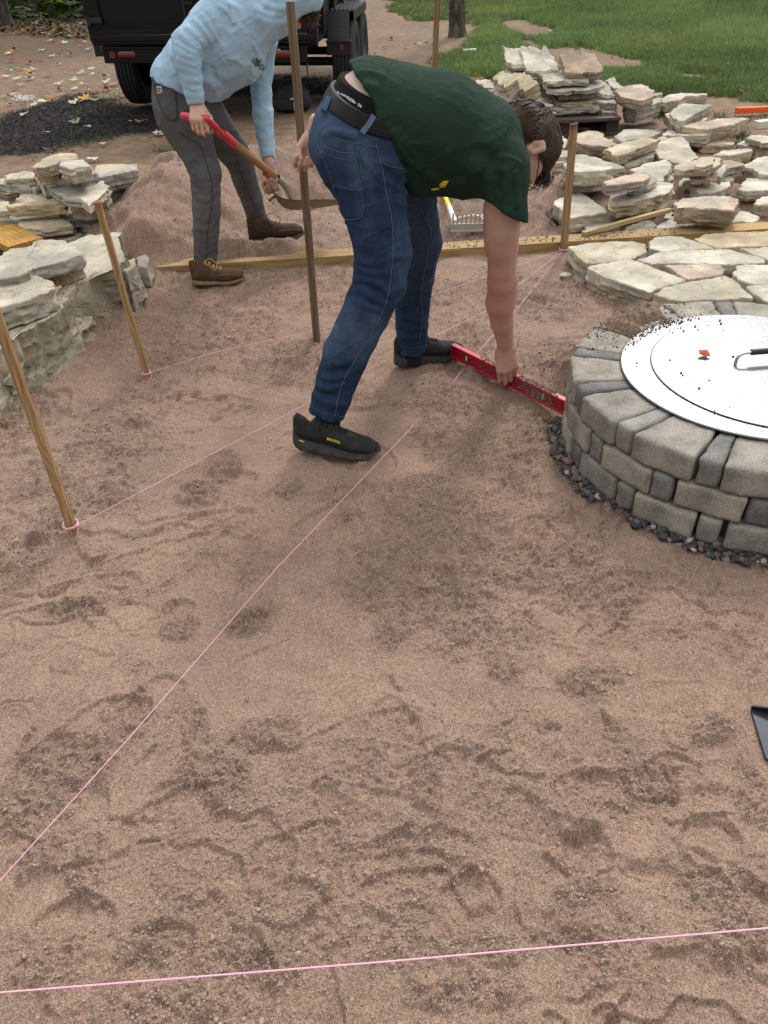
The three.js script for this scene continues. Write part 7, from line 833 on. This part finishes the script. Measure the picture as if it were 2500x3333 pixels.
  // blade: lifted step at the left, long dished sheet running to the right
  const pL = D(872, 655, -4.10), stp = D(912, 640, -4.2), bB = D(972, 690, -4.22), tip = D(1112, 664, -4.34), grid = (u, v) => { // u along the blade, v across
    const P0 = D(895, 648, -4.2), ctrl = [P0, D(930, 678, -4.21), D(985, 682, -4.24), D(1050, 674, -4.29), tip], cv = new THREE.CatmullRomCurve3(ctrl), c = cv.getPoint(u), w = .115 * (u < .12 ? .95 : 1) * Math.pow(Math.max(0, 1 - Math.pow(u, 3.2)), .55), s = (v * 2 - 1); return c.clone().add(V3(-.25 * s * w * .35, .045 * s * s * (1 - u * .6) + .42 * s * w + (u < .1 ? .02 * (1 - u / .1) : 0), s * w)); };
  const bg = gridGeo(30, 18, (u, v) => grid(u, v).sub(yk).toArray(), 1), p2 = bg.clone(), pp = p2.attributes.position, nn = bg.attributes.normal; for (let i = 0; i < pp.count; i++) pp.setXYZ(i, pp.getX(i) - nn.getX(i) * .002, pp.getY(i) - nn.getY(i) * .002, pp.getZ(i) - nn.getZ(i) * .002); const steel = new THREE.MeshStandardMaterial({ color: lin(.20, .16, .12), metalness: .45, roughness: .45, side: THREE.DoubleSide }); mk('blade', merge([bg, p2]), steel, sv);
  mk('socket', tube([rel(so.clone().addScaledVector(dir, -.07)), rel(so), rel(D(946, 636, -4.19)), rel(D(965, 664, -4.215)), rel(D(1010, 676, -4.25))], .019, 30, 12), new THREE.MeshStandardMaterial({ color: lin(.40, .36, .30), metalness: .8, roughness: .35 }), sv);
  mk('step', tube([rel(D(878, 652, -4.11)), rel(D(895, 640, -4.16)), rel(D(897, 640, -4.24)), rel(D(890, 640, -4.30))], .008, 20, 8), std(lin(.55, .5, .42), .4, { metalness: .6 }), sv);
}
// ---------- lawn, trees, woods, fallen leaves, mulch ----------
{
  const r = rng(404), q = new THREE.Quaternion(), E = (x, y, z) => q.setFromEuler(new THREE.Euler(x, y, z));
  const tuft = (n, h, w, lean) => { const pos = [], idx = []; for (let i = 0; i < n; i++) { const a = r() * 6.283, d = .5 * Math.sqrt(r()), x = Math.cos(a) * d * .09, z = Math.sin(a) * d * .09, hh = h * (.55 + .6 * r()), la = r() * 6.283, l = lean * hh * (.3 + r()), lx = Math.cos(la) * l, lz = Math.sin(la) * l, fa = r() * 3.14, wx = Math.cos(fa) * w / 2, wz = Math.sin(fa) * w / 2, b = pos.length / 3; pos.push(x - wx, 0, z - wz, x + wx, 0, z + wz, x - wx * .8 + lx * .35, hh * .6, z - wz * .8 + lz * .35, x + wx * .8 + lx * .35, hh * .6, z + wz * .8 + lz * .35, x + lx, hh, z + lz); idx.push(b, b + 1, b + 2, b + 1, b + 3, b + 2, b + 2, b + 3, b + 4); } const g = new THREE.BufferGeometry(); g.setAttribute('position', new THREE.Float32BufferAttribute(pos, 3)); g.setIndex(idx); g.computeVertexNormals(); return g; };
  const gm = new THREE.MeshPhysicalMaterial({ color: lin(1, 1, 1), roughness: .65, side: THREE.DoubleSide, specularIntensity: .35 });
  for (let v = 0; v < 3; v++) { const g = tuft(22, .085, .0055, .8), L = []; let k = 0; while (L.length < 17000 && k++ < 400000) { const z = -6.2 - 21 * Math.pow(r(), 1.25), x = .25 + r() * (.55 * -z + .8); const m = lawnAt(x, z); if (r() > m) continue; L.push([x, z, m]); }
    tag(inst('grass', g, gm, L.length, (i, M, c) => { const [x, z, m] = L[i], s = (.8 + .5 * r()) * (.7 + .3 * m) * (1 + .035 * Math.max(0, -z - 8)); E((r() - .5) * .3, r() * 6.28, (r() - .5) * .3); M.compose(V3(x, groundY(x, z) - .005, z), q, V3(s * 1.1, s, s * 1.1)); const p = fbm2(x * .7, z * .7, 3), t = .8 + .5 * r() + .5 * p; { const dry = sstep(.0, .5, fbm2(x * .5 + 9, z * .5, 3)) * .6, b = r() < .10 ? .09 : 0; c.setRGB(lerp(.20, .30, dry) * t + b, lerp(.285, .30, dry) * t + b * .7, .105 * t); }; return true; }), 'mown green lawn with bare patches beyond the stones', null, null, 'stuff'); }
  { const g = tuft(16, .07, .004, 1.1), spots = []; for (const [px, py, n, sp] of [[300, 740, 26, 60], [345, 720, 14, 30], [690, 545, 10, 70], [1900, 470, 12, 60], [2130, 370, 40, 60], [2300, 440, 40, 130], [2420, 400, 30, 120], [2100, 330, 30, 80], [1840, 720, 12, 30], [2390, 545, 16, 60], [1620, 260, 40, 80], [1180, 420, 14, 60], [300, 460, 10, 100], [560, 500, 20, 60], [2460, 500, 20, 50]]) for (let i = 0; i < n; i++) { const w = G(px + (r() - .5) * sp * 2, py + (r() - .5) * sp * .5); spots.push(w); } tag(inst('grass', g, gm, spots.length, (i, M, c) => { const w = spots[i], s = .6 + .8 * r(); E(0, r() * 6, 0); const y = w.z > BACK ? Math.max(sandH(w.x, w.z), groundY(w.x, w.z)) : groundY(w.x, w.z); M.compose(V3(w.x, y - .004, w.z), q, V3(s, s, s)); const t = .7 + .5 * r(); c.setRGB(.075 * t, .12 * t, .035 * t); return true; }), 'thin weeds and grass growing between the stones and on the dirt', null, null, 'stuff'); }
  // bark and trunks
  const bark = tex(256, 512, (u, v) => { const k = .60 + .34 * tn(u * 14, v * 10, 14, 3) * (.6 + .4 * tn(u * 40, v * 24, 40, 4)) + .18 * tfbm(u, v, 12, 3, 9); return [k, k * .96, k * .9]; }), barkB = tex(256, 512, (u, v) => { const k = .5 + .5 * tn(u * 14, v * 10, 14, 3) * (.6 + .4 * tn(u * 40, v * 24, 40, 4)); return [k, k, k]; }, false);
  const leafShape = (n, s, curl) => { const P = [[0, 0], [.10, .03], [.34, -.10], [.30, .10], [.55, .22], [.36, .34], [.40, .52], [.20, .46], [.12, .62], [0, 1], [-.12, .62], [-.20, .46], [-.40, .52], [-.36, .34], [-.55, .22], [-.30, .10], [-.34, -.10], [-.10, .03]], pos = [0, .02, .35 * s], idx = []; for (const [x, y] of P) pos.push(x * s, curl * s * (Math.abs(x) * .7 + (y - .35) * (y - .35) * .9 + .12 * n3(x * 4 + n, y * 4, n)), y * s); for (let i = 0; i < P.length; i++) idx.push(0, 1 + (i + 1) % P.length, 1 + i); const g = new THREE.BufferGeometry(); g.setAttribute('position', new THREE.Float32BufferAttribute(pos, 3)); g.setIndex(idx); g.translate(0, 0, -.35 * s); const st = new THREE.CylinderGeometry(.008 * s, .012 * s, .4 * s, 4).rotateX(Math.PI / 2).translate(0, .02 * s, -.55 * s); st.deleteAttribute('uv'); g.computeVertexNormals(); return mergeGeometries([g.toNonIndexed(), st.toNonIndexed()]); };
  const leafMat = (c) => new THREE.MeshPhysicalMaterial({ color: c, roughness: .7, side: THREE.DoubleSide, transmission: .0, specularIntensity: .4 });
  const crownLeaf = (() => { const l = []; for (let i = 0; i < 26; i++) { const g = leafShape(i, .12 + .05 * r(), .3); g.rotateX((r() - .5) * 2); g.rotateY(r() * 6); g.translate((r() - .5) * .8, (r() - .5) * .6, (r() - .5) * .8); l.push(g); } return mergeGeometries(l); })();
  const gMats = [leafMat(lin(.045, .085, .02)), leafMat(lin(.07, .11, .022)), leafMat(lin(.16, .14, .02))];
  function tree(base, rad, h, lean, tint, label, group, crownR = 1.7) {
    const t = thing('tree', label, 'tree', base, group), n = 16, sg = 22, pos = [], uv = [], idx = []; const ph = base.x * 3.1 + base.z;
    for (let j = 0; j <= sg; j++) { const f = j / sg, y = h * f - .15, rr = rad * (1 - .55 * f) * (1 + .55 * Math.exp(-f * h / .12)), cx = lean[0] * f * h + .05 * Math.sin(f * 7 + ph), cz = lean[1] * f * h + .05 * Math.cos(f * 6 + ph); for (let i = 0; i <= n; i++) { const a = i / n * 6.2832, k = rr * (1 + .07 * n3(Math.cos(a) * 2 + ph, y * 2, Math.sin(a) * 2) + .05 * n3(Math.cos(a) * 7, y * 3, Math.sin(a) * 7 + ph)); pos.push(cx + Math.cos(a) * k, y, cz + Math.sin(a) * k); uv.push(i / n * Math.max(1, Math.round(rad * 8)), y * .8); } }
    for (let j = 0; j < sg; j++) for (let i = 0; i < n; i++) { const a = j * (n + 1) + i, b = a + n + 1; idx.push(a, b, a + 1, a + 1, b, b + 1); }
    const g = new THREE.BufferGeometry(); g.setAttribute('position', new THREE.Float32BufferAttribute(pos, 3)); g.setAttribute('uv', new THREE.Float32BufferAttribute(uv, 2)); g.setIndex(idx); g.computeVertexNormals();
    mk('trunk', g, new THREE.MeshStandardMaterial({ map: bark, bumpMap: barkB, bumpScale: .02, color: tint, roughness: .95 }), t);
    const limbs = [], tips = []; for (let i = 0; i < 7; i++) { const f = .55 + .45 * i / 7, p = V3(lean[0] * f * h, h * f - .2, lean[1] * f * h), a = i * 2.4 + ph, e = p.clone().add(V3(Math.cos(a) * crownR * .7, .5 + .6 * r(), Math.sin(a) * crownR * .7)); limbs.push(tube([p, p.clone().lerp(e, .5).add(V3(0, .1, 0)), e], rad * .22, 8, 5)); tips.push(e, p.clone().lerp(e, .6)); } mk('limb', merge(limbs), std(tint.clone().multiplyScalar(.8), .95), t);
    const N = 60; tag(inst('crown', crownLeaf, gMats[Math.abs(Math.round(ph)) % 2], N, (i, M) => { const c = tips[i % tips.length], s = .8 + .7 * r(); E(r() * 6, r() * 6, r() * 6); M.compose(c.clone().add(V3((r() - .5) * 1.2, (r() - .3) * 1.0, (r() - .5) * 1.2)), q, V3(s, s, s)); return false; }, t), 'leafy crown', null, null, 'stuff'); return t;
  }
  { const b = G(1491, 120), t = tree(b, .135, 5.5, [.004, 0], lin(.30, .27, .235), 'grey-brown tree trunk at the edge of the lawn with wire wrapped round it', 'trees around the yard', 2); const wire = []; for (let k = 0; k < 2; k++) wire.push(new THREE.TorusGeometry(.152, .006, 6, 28).rotateX(Math.PI / 2 + .25 * (k ? 1 : -.6)).translate(0, .33 + k * .12, 0)); mk('wire', merge(wire), std(lin(.06, .05, .045), .8), t); }
  const wood8 = (x0, x1, yb) => { const b = G((x0 + x1) / 2 / 2.37, yb / 2.37), w = (x1 - x0) / 2 / 2.37 / FPX * b.distanceTo(camera.position); b.y = groundH(b.x, b.z); return [b, w]; };
  for (const [x0, x1, yb, tint, label] of [[-6, 92, 268, lin(.20, .165, .13), 'thick rough-barked tree trunk at the upper left corner'], [124, 168, 128, lin(.12, .125, .075), 'slim mossy trunk next to the thick corner trunk'], [216, 255, 165, lin(.24, .22, .17), 'thin pale trunk, second right of the thick corner trunk'], [268, 328, 212, lin(.20, .19, .115), 'medium trunk with greenish bark in the middle of the woods edge'], [336, 384, 190, lin(.05, .055, .03), 'dark trunk just behind the medium greenish one'], [400, 430, 140, lin(.10, .10, .06), 'thin dark trunk behind the yellow seedling'], [470, 492, 100, lin(.09, .09, .06), 'thin trunk deepest in the woods near the trailer'], [560, 596, 95, lin(.06, .06, .04), 'shadowed trunk in the woods just left of the trailer']]) { const [b, w] = wood8(x0, x1, yb); tree(b, w, 6.5 + 2 * r(), [(r() - .5) * .05, (r() - .5) * .04], tint, label, 'trees at the edge of the woods', 2.2); }
  // seedlings at the woods' edge
  const seedling = (px, py, h, wd, n, m, size, label) => { const b = G(px / 2.37, py / 2.37); b.y = groundH(b.x, b.z); const t = thing('shrub', label, 'shrub', b, 'seedlings at the edge of the woods'), st = [], lv = []; const ns = 4 + Math.round(r() * 3); for (let i = 0; i < ns; i++) { const e = V3((r() - .5) * wd, h * (.5 + .5 * r()), (r() - .5) * wd * .6); st.push(tube([V3((r() - .5) * .06, -.05, 0), e.clone().multiplyScalar(.5).add(V3(0, .05, 0)), e], .008, 8, 5)); for (let k = 0; k < n / ns; k++) { const f = .35 + .65 * r(), p = V3(e.x * f + (r() - .5) * wd * .4, e.y * f + (r() - .5) * .08, e.z * f + (r() - .5) * wd * .4), g = leafShape(k + i * 9, size * (.6 + .7 * r()), .35); g.rotateX(.3 + (r() - .5) * 1.0); g.rotateY(r() * 6.28); g.translate(p.x, p.y, p.z); lv.push(g); } } mk('stem', merge(st), std(lin(.09, .07, .045), .9), t); const gg = mergeGeometries(lv); mk('foliage', gg, m, t); };
  const bright = leafMat(lin(.135, .23, .035)), mid = leafMat(lin(.055, .12, .025)), yel = leafMat(lin(.36, .30, .045)), ol = leafMat(lin(.10, .13, .035));
  for (const [x, y, h, w, n, m, s, l] of [[20, 225, .75, .5, 50, bright, .15, 'bright green seedling right in front of the thick corner trunk'], [150, 215, .75, 1.2, 120, mid, .13, 'mid-green shrub right of the thick corner trunk'], [375, 205, .8, .5, 46, yel, .15, 'yellow-leaved seedling in front of the dark trunk'], [440, 205, .5, .5, 50, bright, .15, 'low bright green seedling beside the yellow one'], [510, 195, .95, 1.0, 110, bright, .16, 'tall bright green seedling between the yellow one and the trailer'], [600, 175, .9, .8, 90, mid, .15, 'green shrub half hidden by the trailer\'s left corner'], [260, 262, .45, .7, 70, ol, .09, 'small olive shrub low on the bank below the medium trunk'], [90, 150, .9, 1.3, 90, mid, .13, 'dark green shrub deeper in the woods behind the corner trunk'], [300, 130, 1.0, 1.4, 90, mid, .13, 'shrub behind the medium greenish trunk'], [460, 120, 1.1, 1.4, 90, mid, .14, 'shrub behind the seedlings, deep in the woods']]) seedling(x, y, h, w, n, m, s, l);
  const oneLeaf = leafShape(3, .16, .3);
  tag(inst('undergrowth', oneLeaf, leafMat(lin(1, 1, 1)), 15000, (i, M, c) => { const z = -20 - 15 * Math.pow(r(), .7), x = -30 + r() * 27; const y = groundH(x, z) + 2.6 * Math.pow(r(), 1.3) * (z < -24 ? 1 : .35), s = .8 + 1.6 * r(); E(.6 + (r() - .5) * 2, r() * 6, (r() - .5)); M.compose(V3(x, y, z), q, V3(s, s, s)); const t = .4 + .7 * r(); c.setRGB(.03 * t, .055 * t, .015 * t); return true; }), 'dark undergrowth deep in the woods behind the trailer', null, null, 'stuff');
  // litter at the edge of the woods
  tag(inst('leaf_litter', leafShape(7, .10, .35), leafMat(lin(1, 1, 1)), 1500, (i, M, c) => { const p = G((20 + 660 * r()) / 2.37, (150 + 160 * Math.pow(r(), 1.3)) / 2.37), s = .5 + .8 * r(); E((r() - .5) * 1.4, r() * 6, (r() - .5) * 1.4); M.compose(V3(p.x, groundY(p.x, p.z) + .02 + .04 * r(), p.z), q, V3(s, s, s)); const t = r(), v = .6 + .7 * r(); t < .6 ? c.setRGB(.11 * v, .075 * v, .045 * v) : t < .78 ? c.setRGB(.24 * v, .13 * v, .05 * v) : t < .92 ? c.setRGB(.09 * v, .13 * v, .03 * v) : c.setRGB(.45 * v, .40 * v, .30 * v); return true; }), 'brown leaf litter and twigs along the edge of the woods', null, null, 'stuff');
  // fallen leaves one by one
  const LV = [0, 1, 2, 3].map((k) => leafShape(k * 5 + 1, .13, .28 + .12 * k)), kinds = { pale: [leafMat(lin(.56, .50, .38)), leafMat(lin(.47, .40, .29)), leafMat(lin(.60, .57, .47))], orange: [leafMat(lin(.46, .17, .03)), leafMat(lin(.52, .28, .05)), leafMat(lin(.35, .11, .03))], green: [leafMat(lin(.12, .19, .05)), leafMat(lin(.22, .30, .14))], red: [leafMat(lin(.22, .035, .03)), leafMat(lin(.28, .06, .04))] };
  const drop = (kind, list, c, where, sc = 1) => list.forEach(([x, y], i) => { const p = c([x, y]), w = G(p[0], p[1]); let yy = groundY(w.x, w.z); if (w.z > BACK && 1 - sandEdge(w.x, w.z) > .4) yy = sandH(w.x, w.z); const k = Math.floor(r() * kinds[kind].length), m = mk('fallen_leaf', LV[Math.floor(r() * 4)], kinds[kind][k]); m.position.set(w.x, yy + .022, w.z); m.rotation.set((r() - .5) * .7, r() * 6.28, (r() - .5) * .7); m.scale.setScalar((.7 + .6 * r()) * sc); const spot = where === yard ? (mulchAt(w.x, w.z) > .5 ? (w.x < -2.6 ? 'the left part of the black mulch' : 'the black mulch near the trailer') : w.z < -15 ? 'the bank below the woods' : w.z < -12 ? (w.x < -4.4 ? 'the dirt below the bank, far left' : 'the dirt below the bank, near the trailer') : w.x < -3.6 ? 'the dirt at the left frame edge' : 'the dirt by the trailer tyre') : where, size = m.scale.x > 1 * sc ? 'larger' : 'smaller'; tag(m, `${size} ${kind} fallen maple leaf lying on ${spot}`, 'leaf', `${kind} fallen leaves on ${spot}`); });
  const c8 = crop(0, 0, 2.37), yard = 'the dirt and mulch left of the trailer';
  drop('pale', [[370, 252], [402, 300], [390, 338], [545, 250], [680, 397], [335, 413], [545, 436], [655, 335], [500, 347], [405, 450], [265, 542], [235, 620], [75, 557], [135, 625], [165, 670], [240, 585], [460, 660], [465, 702], [580, 630], [635, 573], [715, 583], [710, 540], [450, 502], [815, 605], [825, 642], [880, 663], [640, 660], [585, 697], [675, 712], [405, 790], [245, 850], [325, 800], [580, 812], [640, 800], [200, 905], [555, 950], [675, 983], [360, 1030], [1030, 945], [1230, 1040], [80, 820], [120, 410], [50, 604], [930, 745], [975, 744], [110, 745], [270, 825]], c8, yard, .8);
  drop('orange', [[95, 437], [225, 497], [320, 475], [530, 400], [615, 330], [370, 590], [155, 540], [595, 535], [825, 700], [380, 760], [1105, 945], [640, 165], [660, 235], [665, 785], [220, 555]], c8, yard);
  drop('green', [[600, 955], [875, 768], [560, 300], [785, 775], [730, 790], [110, 530], [530, 300], [600, 298], [35, 763], [700, 440], [330, 790]], c8, yard, .9);
  drop('red', [[470, 418], [100, 490], [425, 345], [35, 320], [640, 165], [120, 700]], c8, yard, .9);
  const c1 = crop(0, 0, 1.3272), c2 = crop(1250, 0, 1.3272);
  drop('pale', [[685, 583], [445, 630], [205, 655], [400, 700], [40, 250], [735, 615]], c1, 'the dirt behind the left stone pile', .7);
  drop('orange', [[1290, 72], [1345, 250], [1600, 357], [1330, 215], [1000, 470]], c2, 'the lawn', .9);
  drop('pale', [[1258, 197], [1540, 135], [1385, 138], [1225, 150], [715, 135], [760, 130], [430, 200], [155, 198], [1275, 352], [1300, 345], [1285, 365], [950, 95], [30, 172]], c2, 'the lawn and the dirt beside it', .8);
  drop('red', [[1010, 327], [620, 175], [510, 322], [5, 210]], c2, 'the dirt beside the lawn', .8); drop('red', [[1560, 415]], c2, 'the grass above the orange bar', 1.2);
  { const w = G(2290, 1163, .268), m = mk('maple_leaf', leafShape(2, .042, .5), leafMat(lin(.50, .13, .04))); m.position.set(w.x, .277, w.z); m.rotation.set(.1, 2.4, .15); tag(m, 'small curled orange maple leaf lying on the steel cover of the fire pit', 'leaf'); const s = G(1838, 904), k = mk('pale_leaf', leafShape(4, .05, .25), leafMat(lin(.42, .52, .40))); k.position.set(s.x, sandH(s.x, s.z) + .012, s.z); k.scale.set(.7, 1, 1.2); k.rotation.y = 1.5; tag(k, 'small pale green leaf on the sand near the corner of the flagstones', 'leaf'); }
  // mulch and white litter
  { const g = new THREE.BoxGeometry(1, .22, .3, 3, 1, 1); { const p = g.attributes.position; for (let i = 0; i < p.count; i++) { p.setY(i, p.getY(i) + .12 * n3(p.getX(i) * 3, 1, p.getZ(i) * 5)); p.setZ(i, p.getZ(i) * (1 - .6 * Math.abs(p.getX(i)))); } g.computeVertexNormals(); } const L = []; let k = 0; while (L.length < 14000 && k++ < 200000) { const x = -4.6 + 5.2 * r(), z = -6.2 - 5.2 * r(); if (r() < mulchAt(x, z) + (polyDist(MULCH, x, z) > -.5 ? .03 : 0)) L.push([x, z]); }
    tag(inst('black_mulch', g, std(lin(1, 1, 1), .9), L.length, (i, M, c) => { const [x, z] = L[i], s = .014 + .026 * r() * r(); E((r() - .5) * .6, r() * 6, (r() - .5) * .8); M.compose(V3(x, groundY(x, z) + .004 + .010 * r(), z), q, V3(s * 1.3, s * .5, s * .8)); const v = .5 + r(); c.setRGB(.014 * v, .012 * v, .0125 * v); return true; }), 'black shredded bark mulch spilled across the dirt', null, null, 'stuff'); }
  tag(inst('white_chips', new THREE.IcosahedronGeometry(1, 0), std(lin(.6, .58, .52), .8), 170, (i, M) => { const p = G((190 + (r() + r() - 1) * 110) / 2.37, (766 + (r() + r() - 1) * 30) / 2.37), s = .006 + .014 * r() * r(); E(r() * 6, r() * 6, 0); M.compose(V3(p.x, groundY(p.x, p.z) + .012, p.z), q, V3(s, s, s)); return false; }), 'white chips scattered on the dirt beside the mulch', null, null, 'stuff');
  tag(inst('debris', new THREE.BoxGeometry(1, .3, .5), std(lin(1, 1, 1), .9), 900, (i, M, c) => { const z = -6 - 8 * r(), x = -4.5 + 8 * r(), s = .008 + .02 * r() * r(); E((r() - .5), r() * 6, (r() - .5)); M.compose(V3(x, groundY(x, z) + .012, z), q, V3(s * 1.6, s, s)); const v = r(); v < .6 ? c.setRGB(.09, .06, .045) : v < .85 ? c.setRGB(.2, .15, .11) : c.setRGB(.42, .38, .32); return true; }), 'twigs and small clods on the bare dirt', null, null, 'stuff');
}
renderer.render(scene, camera);
